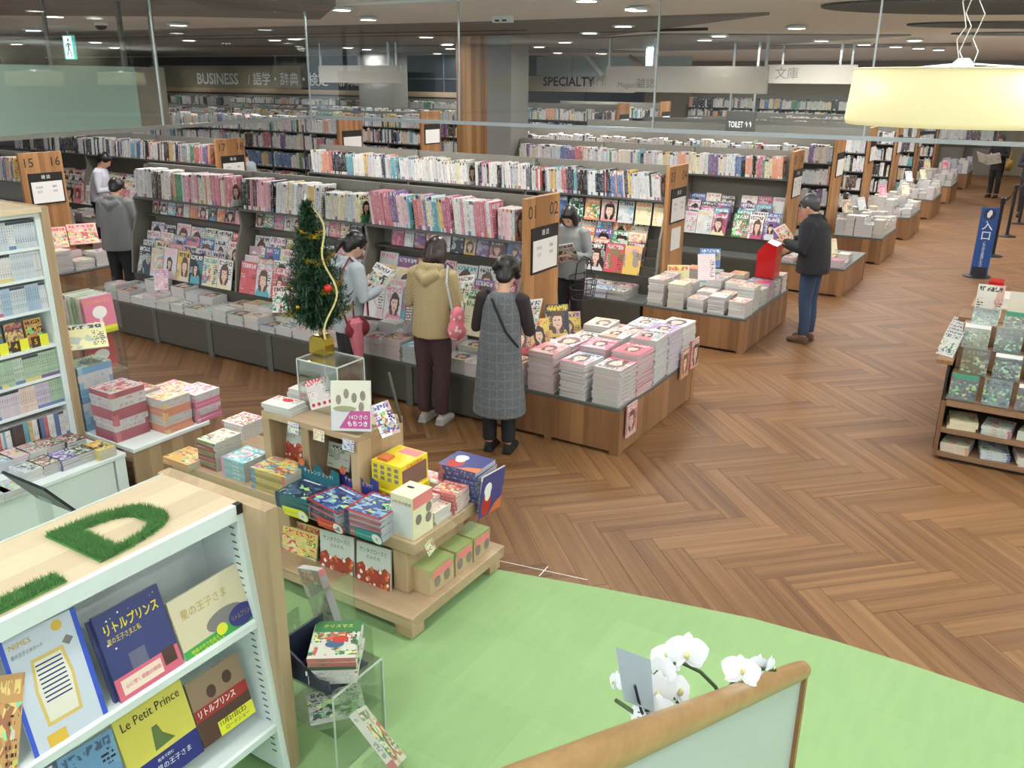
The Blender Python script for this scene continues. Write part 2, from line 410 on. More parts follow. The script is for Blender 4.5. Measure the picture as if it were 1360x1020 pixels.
# ------------------------------------------------------------------ books and magazines
def frame(o, x, y, z):
    x, y, z = Vector(x).normalized(), Vector(y).normalized(), Vector(z).normalized(); M = Matrix.Identity(4)
    for i in range(3): M[i][0] = x[i]; M[i][1] = y[i]; M[i][2] = z[i]; M[i][3] = o[i]
    return M
BF = [((4, 5, 6, 7), 0, ((0, 0), (1, 0), (1, 1), (0, 1))), ((1, 0, 3, 2), 0, ((0, 0), (1, 0), (1, 1), (0, 1))),
      ((0, 4, 7, 3), 1, ((0, 0), (1, 0), (1, 1), (0, 1))), ((1, 2, 6, 5), 2, ((0, 0), (1, 0), (1, 1), (0, 1))),
      ((0, 1, 5, 4), 2, ((0, 0), (1, 0), (1, 1), (0, 1))), ((2, 3, 7, 6), 2, ((0, 0), (1, 0), (1, 1), (0, 1)))]
class BK:
    """boxes of printed paper: local x = width (spine at -x), y = height, z = thickness (front cover at +z)"""
    def __init__(s): s.v = []; s.f = []; s.m = []; s.uv = []; s.c = [[], [], []]
    def add(s, M, w, h, t, c1, c2, c3, style=0.3, seed=None, sp=False, spc=None):
        seed = random.random() if seed is None else seed
        b = len(s.v); W = w/2; Hh = h/2
        pts = [(-W, -Hh, 0), (W, -Hh, 0), (W, Hh, 0), (-W, Hh, 0), (-W, -Hh, t), (W, -Hh, t), (W, Hh, t), (-W, Hh, t)]
        if M is None: s.v += pts
        else: s.v += [tuple(M @ Vector(p)) for p in pts]
        for f, mi, uv in BF:
            s.f.append(tuple(b+i for i in f)); s.m.append(1 if sp and f == (0, 1, 5, 4) else mi)
            if sp and f == (0, 1, 5, 4): uv = ((0, 0), (0, 1), (1, 1), (1, 0))
            for q in uv: s.uv += q
            k1 = spc if (spc and s.m[-1] == 1) else c1
            s.c[0] += [k1[0], k1[1], k1[2], style]; s.c[1] += [c2[0], c2[1], c2[2], seed]; s.c[2] += [c3[0], c3[1], c3[2], 1.0]
        return s
    def mesh(s, name):
        me = bpy.data.meshes.new(name); me.from_pydata(s.v, [], s.f)
        for m in COVER_MATS: me.materials.append(m)
        me.polygons.foreach_set('material_index', s.m)
        me.uv_layers.new(name='uv').data.foreach_set('uv', s.uv)
        for k in range(3):
            me.attributes.new('c%d' % (k+1), 'FLOAT_COLOR', 'FACE').data.foreach_set('color', s.c[k])
        me.update(); return me
STUFF = {}      # repeats past the limit, one object per kind
def book(M, w, h, t, c1, c2, c3, style=0.3, seed=None, name='magazine', label=None, cat='magazine', group=None, stuff=None, parent=None, sp=False, spc=None):
    if stuff:
        STUFF.setdefault(stuff, BK()).add(M, w, h, t, c1, c2, c3, style, seed, sp, spc); return None
    me = BK().add(None, w, h, t, c1, c2, c3, style, seed, sp, spc).mesh(name)
    o = bpy.data.objects.new(name, me); COL.objects.link(o); o.matrix_world = M
    if parent is not None: adopt(o, parent)
    elif label: tag(o, label, cat, group)
    return o
def L3(*cs): return [lin(*c) for c in cs]
WHITES = L3((236, 236, 234), (224, 226, 228), (240, 238, 230), (214, 216, 218))
PINKS = L3((226, 120, 150), (232, 160, 180), (214, 90, 120), (240, 196, 206), (222, 128, 140))
BRIGHT = L3((206, 44, 50), (228, 186, 50), (52, 104, 176), (60, 150, 90), (230, 130, 50), (196, 60, 120), (60, 170, 190), (120, 80, 150))
DARKS = L3((40, 40, 46), (58, 44, 44), (70, 74, 84), (30, 46, 70), (90, 60, 50))
PALES = L3((226, 214, 190), (206, 222, 226), (232, 222, 226), (214, 224, 204), (236, 226, 180))
def pick(*pals): return random.choice(random.choice(pals))
def shade(c, k): return tuple(min(1.0, x*k) for x in c)
HDR = {}
def text(s, size, mat, M, parent, name='lettering', ext=0.0006, align='CENTER', bold=0.0, fit=None):
    key = (s, align, bold)
    cu = bpy.data.curves.new('t', 'FONT'); cu.body = s; cu.size = 1.0; cu.align_x = align; cu.align_y = 'CENTER'; cu.resolution_u = 2
    cu.offset = bold
    me = evaluated(bpy.data.objects.new('t', cu)); bpy.data.curves.remove(cu)
    me.name = name
    sx = sy = size
    if fit and len(me.vertices):
        wd = max(v.co.x for v in me.vertices)-min(v.co.x for v in me.vertices)
        if wd*size > fit: sx = fit/wd
    for v in me.vertices: v.co.x *= sx; v.co.y *= sy; v.co.z = 0
    me.materials.clear(); me.materials.append(MAT[mat] if isinstance(mat, str) else mat)
    o = bpy.data.objects.new(name, me); COL.objects.link(o); o.matrix_world = M @ Matrix.Translation((0, 0, ext))
    return adopt(o, parent)
def flatM(x, y, z, rz=0.0):
    return Matrix.Translation((x, y, z)) @ Matrix.Rotation(rz, 4, 'Z')
def standM(p, facing, tilt=0.0, roll=0.0):
    """face-out: p = bottom centre of the FRONT... cover looks along facing (angle in plan), leaning back by tilt"""
    f = Vector((cos(facing), sin(facing), 0)); up = Vector((0, 0, 1))
    n = (f*cos(tilt) + up*sin(tilt)); y = (up*cos(tilt) - f*sin(tilt)); x = y.cross(n)
    M = frame(p, x, y, n)
    if roll: M = M @ Matrix.Rotation(roll, 4, 'Z')
    return M
def up_h(M, h): return M @ Matrix.Translation((0, h/2, 0))
def pile(x, y, z, n, w, h, t, cols, style, rz, where, name='magazine', cat='magazine', group=None, stuff=None, jit=0.006, seed=None, top_only=False, alt=0.0, sp=False, spc=None):
    """n copies lying on each other; every copy is an object of its own unless stuff is given"""
    seed = random.random() if seed is None else seed
    for k in range(n):
        a = rz + random.uniform(-0.03, 0.03) + (pi if alt and k % 2 else 0)
        M = flatM(x+random.uniform(-jit, jit), y+random.uniform(-jit, jit), z+k*(t+0.0013), a)
        fromtop = n-k
        if fromtop == 1: lab = 'topmost %s of %s' % (cat, where)
        else: lab = '%s %s from the top of %s' % (ordw(fromtop), cat, where)
        book(M, w, h, t, *cols, style=style, seed=seed, name=name, label=lab, cat=cat, group=group, sp=sp, spc=(spc[k % len(spc)] if spc else None),
             stuff=(stuff if (not top_only or fromtop > 1) else None))
    return z+n*(t+0.0013)-0.0009
# ------------------------------------------------------------------ floor
def struct(o): o['kind'] = 'structure'; return o
fl = struct(MB().box(-45, -4, -0.06, 6, 42, -0.004).build('floor', MAT['plank_gap']))
PL, PW = 0.9, 0.15
UX, VX = Vector((1, -1, 0))/sqrt(2), Vector((1, 1, 0))/sqrt(2)
def arc_y(x):     # edge of the green carpet
    for (a, b), (c, d) in zip(ARC, ARC[1:]):
        if a <= x <= c: return b+(d-b)*(x-a)/(c-a)
    return -9
ARC = [(-4.75, 2.95), (-4.2, 3.25), (-3.4, 3.6), (-2.4, 3.86), (-1.85, 4.0), (-1.4, 4.1), (-1.01, 4.18), (-0.6, 4.215), (-0.244, 4.22), (0.3, 4.2), (1.2, 4.05), (2.5, 3.6), (4, 2.8), (6, 1.0)]
planks = []
def plank_ok(c):
    if c.y < 2.0 or c.y > 34 or c.x > 5.5 or c.x < -20: return False
    if c.x > -4.75 and c.y < arc_y(c.x)-0.4: return False
    d = c-CAM; dep = d.dot(FWD)
    if dep < 1: return False
    px = CX+FPX*d.dot(RGT)/dep; py = CY+FPX*d.dot(DWN)/dep
    return 2 if (-20 < px < 1380 and py < 1030) else (1 if -300 < px < 3600 and py < 1600 else 0)
OFFP = Vector((-2.16, 5.87, 0))
for i in range(-130, 130):
    for k in range(-26, 26):
        for kind in (0, 1):
            if kind == 0: u0, v0, lu, lv = i*PW+k*PL, i*PW-k*PL, PL, PW
            else: u0, v0, lu, lv = i*PW+k*PL, (i+1)*PW-k*PL, PW, PL
            c = OFFP + UX*(u0+lu/2) + VX*(v0+lv/2)
            vk = plank_ok(c)
            if vk: planks.append(((c-CAM).length+(0 if vk == 2 else 500), u0, v0, lu, lv))
planks.sort()
def plank_geo(v, f, uv, tone, u0, v0, lu, lv, z1):
    gp = 0.0012; b = len(v)
    for z in (-0.004, z1):
        for a, c in ((u0+gp, v0+gp), (u0+lu-gp, v0+gp), (u0+lu-gp, v0+lv-gp), (u0+gp, v0+lv-gp)):
            v.append(tuple(OFFP + UX*a + VX*c + Vector((0, 0, z))))
    t = random.random()
    for q in ((4, 5, 6, 7), (0, 1, 5, 4), (1, 2, 6, 5), (2, 3, 7, 6), (3, 0, 4, 7)):
        f.append(tuple(b+j for j in q)); tone.append(t)
        for j in q:
            lx = (lu if j % 4 in (1, 2) else 0); ly = (lv if j % 4 in (2, 3) else 0)
            uv += ((lx+u0*3.1, ly) if lu > lv else (ly+v0*3.1, lx))
def toned(name, v, f, uv, tone, mat, parent, kind=None):
    me = bpy.data.meshes.new(name); me.from_pydata(v, [], f); me.materials.append(MAT[mat])
    me.uv_layers.new(name='uv').data.foreach_set('uv', uv)
    me.attributes.new('tone', 'FLOAT', 'FACE').data.foreach_set('value', tone)
    o = mesh_obj(name, me, None, parent)
    if kind: o['kind'] = kind
    return o
vis = [q for q in planks]
for q in vis[:300]:
    V, Fc, U, T_ = [], [], [], []
    plank_geo(V, Fc, U, T_, *q[1:], random.uniform(-0.0004, 0.0006)); toned('plank', V, Fc, U, T_, 'plank', fl)
V, Fc, U, T_ = [], [], [], []
for q in vis[300:]: plank_geo(V, Fc, U, T_, *q[1:], 0.0)
toned('plank_field', V, Fc, U, T_, 'plank', fl, 'stuff')
# green carpet: a bed with the curved edge and tiles on it
bed = [(x, y) for x, y in ARC] + [(6, -4), (-4.75, -4)]
MB().prism(bed[::-1], 0.0, 0.003).build('carpet_bed', MAT['carpet_tile'], fl)['label'] = 'green carpet area with a curved edge'
def clip(poly, edge):
    (ax, ay), (bx, by) = edge; out = []
    side = lambda p: (bx-ax)*(p[1]-ay)-(by-ay)*(p[0]-ax)
    for i in range(len(poly)):
        p, q = poly[i], poly[(i+1) % len(poly)]; sp, sq = side(p), side(q)
        if sp <= 0: out.append(p)
        if sp*sq < 0: t = sp/(sp-sq); out.append((p[0]+(q[0]-p[0])*t, p[1]+(q[1]-p[1])*t))
    return out
for i in range(-5, 3):
    for j in range(0, 9):
        ang = radians(0); x0, y0 = i*0.92+0.2+(0.46 if j % 2 else 0), j*0.46+0.55
        poly = [(x0, y0), (x0+.9197, y0), (x0+.9197, y0+.4597), (x0, y0+.4597)]
        for e in zip(ARC, ARC[1:]):
            if e[1][0] > x0-0.5 and e[0][0] < x0+1.4 and poly: poly = clip(poly, e)
        if len(poly) < 3 or x0 < -4.7: continue
        v = [(a, b, 0.003) for a, b in poly]+[(a, b, 0.0045) for a, b in poly]; n = len(poly)
        f = [tuple(range(n, 2*n))]+[(q, (q+1) % n, n+(q+1) % n, n+q) for q in range(n)]
        toned('carpet_tile', v, f, [0.0]*(2*(n+4*n)), [random.random()]*len(f), 'carpet_tile', fl)
for a_, b_ in (((660, 744), (780, 770)), ((716, 765), (728, 752))):
    p_, q_ = atz(*a_, .004), atz(*b_, .004); d_ = (q_-p_).normalized(); n_ = Vector((-d_.y, d_.x, 0))*.003
    MB().add([p_-n_, q_-n_, q_+n_, p_+n_], [(0, 1, 2, 3)]).build('inlay_strip', MAT['white_card'], fl)
# ------------------------------------------------------------------ ceiling, walls, column
ce = struct(MB().box(-45, -4, ZC, 6, 42, ZC+0.1).build('ceiling', MAT['ceiling_white']))
def cpoly(pts, z): return [tuple(atz(px, py, z)[:2]) for px, py in pts]
def ceil_plate(name, pts, mat, dz=0.02):
    q = cpoly(pts, ZC-dz); a = sum(p[0]*r_[1]-r_[0]*p[1] for p, r_ in zip(q, q[1:]+q[:1]))
    if a < 0: q = q[::-1]
    o = MB().prism(q, ZC-dz, ZC+0.001).build(name, MAT[mat], ce); return o
E0 = [(-60, 49), (0, 47), (240, 41), (600, 33), (700, 30), (1022, 20)]
far = [(-45, 36), (-45, 42)]
q = cpoly(E0, ZC-0.03)
poly = q + [tuple(atz(760, 52, ZC)[:2]), tuple(atz(690, 60, ZC)[:2]), (-9.5, 21.5), (-45, 21.5), (-45, q[0][1])]
MB().prism(poly[::-1], ZC-0.03, ZC+0.001).build('ceiling_panel', MAT['ceiling_grey'], ce)
ceil_plate('ceiling_panel', [(700, 57), (880, 46), (1210, 47.5), (1020, 60), (700, 68)], 'ceiling_grey')
ceil_plate('ceiling_panel', [(860, 63), (1290, 58), (1290, 61), (860, 68)], 'ceiling_grey')
for pts in ([(-60, 21.5), (0, 20.5), (240, 22), (425, 26), (446, 8), (240, -8), (-60, -12)],):
    ceil_plate('ceiling_bulkhead', pts, 'ceiling_grey', 0.06)
for a, b, c in (((0, 52), (700, 40), 0.8), ((240, 52), (700, 45), 0.6), ((240, 62), (640, 60), 0.6), ((700, 45), (940, 40), 0.6)):
    ceil_plate('slit', [a, b, (b[0], b[1]+c), (a[0], a[1]+c)], 'slit', 0.034)
def oval(cx, cy, rx, ry, n=40):
    c = atz(cx, cy, ZC); e1 = atz(cx+rx, cy, ZC)-c; e2 = atz(cx, cy+ry, ZC)-c
    return [(c.x+e1.x*cos(t)+e2.x*sin(t), c.y+e1.y*cos(t)+e2.y*sin(t)) for t in [2*pi*k/n for k in range(n)]]
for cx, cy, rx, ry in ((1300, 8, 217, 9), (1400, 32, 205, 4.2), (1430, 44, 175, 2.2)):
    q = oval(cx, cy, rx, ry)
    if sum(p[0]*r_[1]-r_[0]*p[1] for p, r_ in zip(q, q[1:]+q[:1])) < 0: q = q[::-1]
    MB().prism(q, ZC-0.02, ZC+0.001).build('ceiling_oval', MAT['ceiling_dark'], ce)  # flat plates for ceiling recesses, their dark inside painted on
WY = 21.3
wb = struct(MB().box(-45, WY, 0, -14.5, WY+0.2, ZC).build('wall_back', MAT['navy_wall']))
struct(MB().box(-45.2, -4, 0, -45, 42, ZC).build('wall_left', MAT['navy_wall']))
struct(MB().box(-14.7, WY+0.2, 0, -14.5, 33, ZC).build('wall_side', MAT['navy_wall']))
struct(MB().box(-14.7, 33, 0, 6, 33.2, ZC).build('wall_far', MAT['taupe_wall']))
struct(MB().box(3.6, 8, 0, 3.8, 33, ZC).build('wall_right', MAT['taupe_wall']))
boxo('sign_wall', MAT['taupe_wall'], wb, -28.6, WY-0.08, 2.40, -21.2, WY, 3.16)
boxo('wood_band', MAT['oak_x'], wb, -45, WY-0.12, 2.30, -14.5, WY, 2.44)
for x in (-19.3, -17.4, -15.6): boxo('wall_joint', MAT['grey_shelf'], wb, x-.02, WY-0.02, 2.44, x+.02, WY, ZC)
boxo('wall_joint', MAT['grey_shelf'], wb, -17.4, WY-0.02, 2.78, -14.5, WY, 2.82)
boxo('cornice', MAT['beige_sign'], wb, -45, WY-0.25, 3.44, -14.5, WY, 3.47)
FY = (1, 0, 0), (0, 0, 1), (0, -1, 0)       # a face that looks towards the camera side (-Y)
text('BUSINESS', 0.5, 'ink_white', frame((-25.1, WY-0.08, 2.72), *FY), wb, ext=0.01, bold=0.02)
text('/ 語学・辞典・検定・就職', 0.42, 'ink_white', frame((-23.6, WY-0.08, 2.72), *FY), wb, ext=0.01, align='LEFT', bold=0.01)
# square wood-clad column
pil = struct(MB().box(-9.05, 12.7, 0, -8.42, 13.25, ZC-0.03).build('trim_1', MAT['pillar_wood'])); pil['label'] = 'wood-clad column rising between the shelves'
struct(MB().box(-8.42, 12.7, 0, -7.95, 13.25, ZC-0.03).build('trim_2', MAT['grey_column']))['label'] = 'grey column face beside the wood cladding'
struct(MB().box(-17.6, 19.9, 0, -16.3, 20.5, ZC-0.03).build('trim_3', MAT['grey_column']))['label'] = 'pale grey column near the dark back wall'
struct(MB().box(-27, 15.0, 0, -25.6, 15.5, ZC-0.03).build('trim_4', MAT['grey_column']))['label'] = 'grey column behind the exit sign'
# ------------------------------------------------------------------ ceiling fittings
def downlight(px, py, r, desc, power=LAMP_W):
    p = atz(px, py, ZC-0.035)
    t = thing('ceiling_downlight', desc, 'downlight', (p.x, p.y, ZC-0.036), 'recessed round downlights in the ceiling')
    MB().lathe((p.x, p.y, ZC-0.045), [(r*0.86, 0), (r*1.18, 0.0), (r*1.2, 0.02), (r*0.86, 0.04)], 20).build('trim_ring', MAT['white_paint'], t)
    MB().lathe((p.x, p.y, ZC-0.047), [(0.001, 0), (r*0.84, 0), (r*0.84, 0.006), (0.001, 0.008)], 20).build('lens', MAT['lamp_lens'], t)
    l = lamp(p.x, p.y, ZC-0.06, power, size=r*1.7); l.name = 'lamp'; adopt(l, t)
    return p
DL = [(79, 3, 'beside the top left corner'), (73, 21.5, 'in the pale ceiling band at the left'), (44, 40, 'left of the exit sign'), (22, 58.5, 'far left, over the dark wall'),
      (127, 56, 'just right of the green exit sign'), (152, 63, 'right of the exit sign, farther back'), (237, 33, 'in the pale band beside a glass joint'), (238, 19.5, 'in the grey bulkhead beside a glass joint'),
      (454, 12.5, 'at the tip of the grey bulkhead'), (489, 25.5, 'just under the bulkhead tip'), (251, 53.5, 'above the back wall lettering'), (391, 51.5, 'above the middle back wall, nearer'),
      (365, 53, 'above the middle back wall, farther'), (566, 49, 'left of the wood column'), (462, 63, 'brightest above the middle hanging board'), (487, 65.5, 'right above the middle hanging board'),
      (593, 59, 'left of the column top, second'), (598, 64.5, 'left of the column top, third'), (581, 71, 'left of the column, lowest'), (783, 43.5, 'right of the column, in the grey wedge'),
      (750, 56, 'right of the column, farther'), (716, 62, 'right of the column, third back'), (741, 70, 'over the glazed back part'), (800, 71, 'over the glazed back part, right'),
      (828, 34.5, 'beside the dark wedge'), (847, 13, 'above the dark wedge, near the top'), (779, 0.5, 'cut by the top edge of the picture'), (1058, 37, 'in the white ceiling left of the lamp shade'),
      (1091, 54, 'over the aisle rows, first'), (1148, 59, 'over the aisle rows, second'), (1190, 62, 'over the aisle rows, third'), (1220, 64, 'over the aisle rows, fourth'), (1247, 66, 'over the aisle rows, fifth'),
      (1215, 53.5, 'faint, beside the dark ovals'), (936, 53, 'over the shelf boards, left'), (955, 47.5, 'over the shelf boards, right')]
for px, py, d in DL:
    pp = atz(px, py, ZC-0.035)
    downlight(px, py, 0.105 if py < 30 else 0.125, 'round recessed ceiling downlight ' + d, (5 if 925 < px < 965 else 34) if pp.y < 20 else 26)
# such lamps go on behind and beside the camera; later loops are added fill
for x in (-9.5, -6.9, -4.4, -2.0, 0.4, 2.6):
    for y in (0.4, 3.0, 5.6): lamp(x, y, power=LAMP_W*0.95)
for x in (-11.5, -8.5, -6.5, -4.0, -1.5, 1.2):
    for y in (8.4, 11.4): lamp(x, y, power=LAMP_W*(1.25 if x < -3 else 0.8))  # added lamps without fittings, brightening the racks
for x in (-11.0, -8.0, -5.0, -2.0, 1.0):
    for y in (15.3, 18.4, 21.8, 25.8, 29.5): lamp(x, y, power=LAMP_W*(4.0 if x < -2.5 else 1.1))  # strong added fill over the far rows, no fittings there
for x in (-21, -17): 
    for y in (10, 14.5, 18.5): lamp(x, y, power=LAMP_W*4.0)  # added fill for the left block, no fittings there
for x in (-26, -23, -20, -17, -14.2): lamp(x, 19.6, power=LAMP_W*4.5)  # added fill along the back wall, no fittings there
# ------------------------------------------------------------------ shelving rows that run along X
def notice_panel(t, X, Yc, nums, half=0.29, z0=0.42, z1=1.86, label=None):
    """wooden end panel with the row numbers, a black sign plate and a paper sheet on it (looks along +X)"""
    e = MB().box(X-0.045, Yc-half, z0, X, Yc+half, z1).build('end_panel', MAT['walnut_panel'], t, bevel=0.004)
    e['label'] = 'wooden end panel numbered %s and %s' % nums if nums else 'wooden end panel'
    FX = (0, 1, 0), (0, 0, 1), (1, 0, 0)
    if nums:
        text(nums[0], 0.16, 'ink', frame((X, Yc-half*0.62, z1-0.13), *FX), e, 'row_number')
        text(nums[1], 0.16, 'ink', frame((X, Yc+half*0.62, z1-0.13), *FX), e, 'row_number')
    k = half/0.29
    MB().box(X, Yc-0.21*k, z1-0.66, X+0.012, Yc+0.25*k, z1-0.26).build('sign_plate', MAT['kick'], e)
    MB().box(X+0.012, Yc-0.19*k, z1-0.64, X+0.015, Yc+0.23*k, z1-0.37).build('paper_sheet', MAT['white_card'], e)
    if nums:
        text('雑 誌', 0.055, 'ink_white', frame((X+0.012, Yc+0.02, z1-0.315), *FX), e)
        for j, (dy, s_) in enumerate(((-0.09, '女性誌'), (0.12, '趣味'), (-0.09, '生活'), (0.12, '実用'))):
            text(s_, 0.032, 'ink_grey', frame((X+0.015, Yc+dy, z1-0.44-0.06*(j//2)), *FX), e)
    return e
def gondola(name, label, XL, XE, Yc, nums, half=0.81, backside=True, z1=1.86, mods=0.9, base=True):
    t = thing(name, label, 'shelf unit', ((XL+XE)/2, Yc, 0))
    gm = MAT['grey_laminate']; Yf = Yc-half
    sides = (-1, 1) if backside else (-1,)
    n = max(1, round((XE-XL)/mods)); dx = (XE-XL)/n
    for s in sides:
        y0, y1 = sorted((Yc+s*half, Yc+s*(half-0.025)))
        if base:
            for i in range(n):
                x0 = XL+i*dx; MB().box(x0+0.045, y0, 0.035, x0+dx-0.035, y1, 0.375).build('base_panel', gm, t)
                MB().box(x0-0.035, y0-0.006, 0.0, x0+0.035, y1+0.006, 0.375).build('post', MAT['grey_shelf'], t)
        yk0, yk1 = sorted((Yc+s*(half-0.05), Yc+s*(half-0.06)))
        MB().box(XL, yk0, 0, XE, yk1, 0.37).build('kick_board', MAT['kick'], t)
        ya, yb = sorted((Yc+s*half, Yc+s*0.05))
        MB().box(XL, ya, 0.375, XE, yb, 0.40).build('table_top', MAT['grey_shelf'], t)
        # stepped magazine rack
        P = [(half-0.44, 0.40), (half-0.42, 0.62)]
        for k in range(4): P += [(half-0.45-0.075*k, 0.62+0.1*k), (half-0.45-0.075*k, 0.72+0.1*k)]
        P += [(0.02, 0.98), (0.02, 0.40)]
        pr = [(Yc+s*a, b) for a, b in P]
        MB().prism(pr if s > 0 else pr[::-1], XL+0.01, XE-0.05, 'x').build('rack', MAT['grey_laminate'], t)
        sy0, sy1 = sorted((Yc+s*0.27, Yc+s*0.012))
        nb = max(1, round((XE-XL)/1.8)); bx = (XE-XL-0.05)/nb
        for i in range(nb):
            MB().box(XL+i*bx+0.012, sy0, 1.47, XL+(i+1)*bx-0.012, sy1, 1.49).build('shelf', MAT['grey_shelf'], t)
    nb = max(1, round((XE-XL)/1.8)); bx = (XE-XL-0.05)/nb
    for i in range(nb+1):
        x = XL+i*bx
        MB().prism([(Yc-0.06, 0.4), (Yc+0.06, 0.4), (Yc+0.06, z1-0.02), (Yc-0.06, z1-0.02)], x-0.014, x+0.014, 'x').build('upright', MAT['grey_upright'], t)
        for s in sides:
            pr = [(Yc, 1.47), (Yc+s*0.26, 1.47), (Yc+s*0.24, 1.30), (Yc+s*0.34, 1.05), (Yc+s*0.40, 0.62), (Yc, 0.62)]
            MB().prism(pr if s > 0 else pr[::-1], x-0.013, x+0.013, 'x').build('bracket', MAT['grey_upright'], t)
            pr = [(Yc, 1.49), (Yc+s*0.20, 1.49), (Yc+s*0.05, z1-0.02), (Yc, z1-0.02)]
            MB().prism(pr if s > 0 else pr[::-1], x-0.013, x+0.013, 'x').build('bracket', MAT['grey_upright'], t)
    for i in range(nb):
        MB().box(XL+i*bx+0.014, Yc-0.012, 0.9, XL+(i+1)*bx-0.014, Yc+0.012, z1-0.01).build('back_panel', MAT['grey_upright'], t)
    notice_panel(t, XE, Yc, nums, z1=z1)
    return t
def end_table(label, X0, X1, Y0, Y1, z=0.40, mat='walnut_v', grey_top=True):
    t = thing('end_table', label, 'display table', ((X0+X1)/2, (Y0+Y1)/2, 0))
    for nm, c in (('side_panel', (X0, Y0, 0.03, X1-0.03, Y0+0.02, z-0.03)), ('side_panel', (X0, Y1-0.02, 0.03, X1-0.03, Y1, z-0.03)), ('end_board', (X1-0.02, Y0+0.03, 0.012, X1, Y1-0.03, z-0.03))):
        MB().box(*c).build(nm, MAT[mat], t)
    MB().box(X1-0.07, Y0-0.004, 0, X1+0.004, Y0+0.06, z-0.03).build('corner_post', MAT[mat], t)
    MB().box(X1-0.07, Y1-0.06, 0, X1+0.004, Y1+0.004, z-0.03).build('corner_post', MAT[mat], t)
    MB().box(X0+(X1-X0)*0.46-0.03, Y0-0.004, 0, X0+(X1-X0)*0.46+0.03, Y0+0.03, z-0.03).build('middle_post', MAT[mat], t)
    MB().box(X0, Y0+0.05, 0, X1-0.06, Y1-0.05, z-0.03).build('plinth', MAT['kick'], t)
    MB().box(X0, Y0, z-0.03, X1, Y1, z).build('table_top', MAT['grey_shelf' if grey_top else mat], t, bevel=0.004)
    return t
YA, YB, YCc = 6.57, 9.79, 13.01
gondola('magazine_gondola', 'long grey magazine rack ending at the panel numbered 01 and 02', -9.1, -3.77, YA, ('01', '02'))
gondola('magazine_gondola', 'grey magazine rack ending at the panel numbered 03 and 04', -9.5, -3.81, YB, ('03', '04'), half=0.84, z1=1.88)
gondola('magazine_gondola', 'grey magazine rack ending at the panel numbered 05 and 06, behind the man in black', -7.9, -3.27, YCc, ('05', '06'), half=0.75, z1=1.88)
gondola('magazine_gondola', 'rack at the far left ending at the panel numbered 15 and 16', -20, -11.3, YA, ('15', '16'))
gondola('magazine_gondola', 'rack at the left ending at the panel numbered 17 and 18', -20, -11.3, 9.68, ('17', '18'), z1=1.88)
end_table('wooden end table with magazine piles in front of panel 01', -3.765, -2.59, YA-0.81, YA+0.81)
end_table('wooden end table with white book piles beside the man in black', -3.805, -2.62, YB-0.84, YB+0.84)
end_table('wooden end table just behind the man in black', -3.265, -2.31, 12.29, 13.75)
end_table('end table of magazine piles below the panel numbered 15', -11.29, -10.65, YA-0.75, YA+0.75)
for y0, y1, d in ((15.04, 16.4, 'second'), (17.80, 19.2, 'third'), (20.95, 22.3, 'fourth'), (24.05, 25.5, 'fifth'), (27.76, 29.2, 'last')):
    end_table('wooden aisle table, %s behind the man in black along the right aisle' % d, -3.1, -2.31, y0, y1, z=0.42)
# second paper notice under the 03 plate
o = boxo('notice', MAT['white_card'], None, -3.806, 9.66, 0.90, -3.796, 9.93, 1.16); tag(o, 'white paper notice low on the 03 end panel', 'notice')

def bookcase_row(label, XL, XE, Yc, zt=1.95, half=0.30, shelves=(0.12, 0.47, 0.82, 1.17, 1.52), panel=True, nums=None, front_mat='grey_shelf'):
    t = thing('bookcase', label, 'bookcase', ((XL+XE)/2, Yc, 0))
    n = max(1, round((XE-XL)/0.9)); dx = (XE-XL-0.05)/n
    for i in range(n+1): MB().box(XL+i*dx-0.012, Yc-half, 0, XL+i*dx+0.012, Yc+half, zt-0.16).build('upright', MAT['grey_shelf'], t)
    for z in shelves: MB().box(XL, Yc-half, z-0.02, XE-0.05, Yc-0.01, z).build('shelf', MAT[front_mat], t)
    MB().box(XL, Yc+0.01, zt-0.20, XE-0.05, Yc+half, zt-0.18).build('rear_shelf', MAT['grey_shelf'], t)
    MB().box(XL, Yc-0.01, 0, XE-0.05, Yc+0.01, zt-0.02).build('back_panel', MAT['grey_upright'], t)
    if panel: notice_panel(t, XE, Yc, nums, half=half+0.03, z0=0.0, z1=zt+0.02)
    return t
BOOKS = 'shelved_books'
STUFF_LAB = {BOOKS: ('spine-out books packed on the far shelves of the hall', 'books'),
             'stacked_books': ('book copies piled on the farther tables', 'books'),
             'display_magazines': ('face-out magazines and books on the farther racks', 'magazines')}
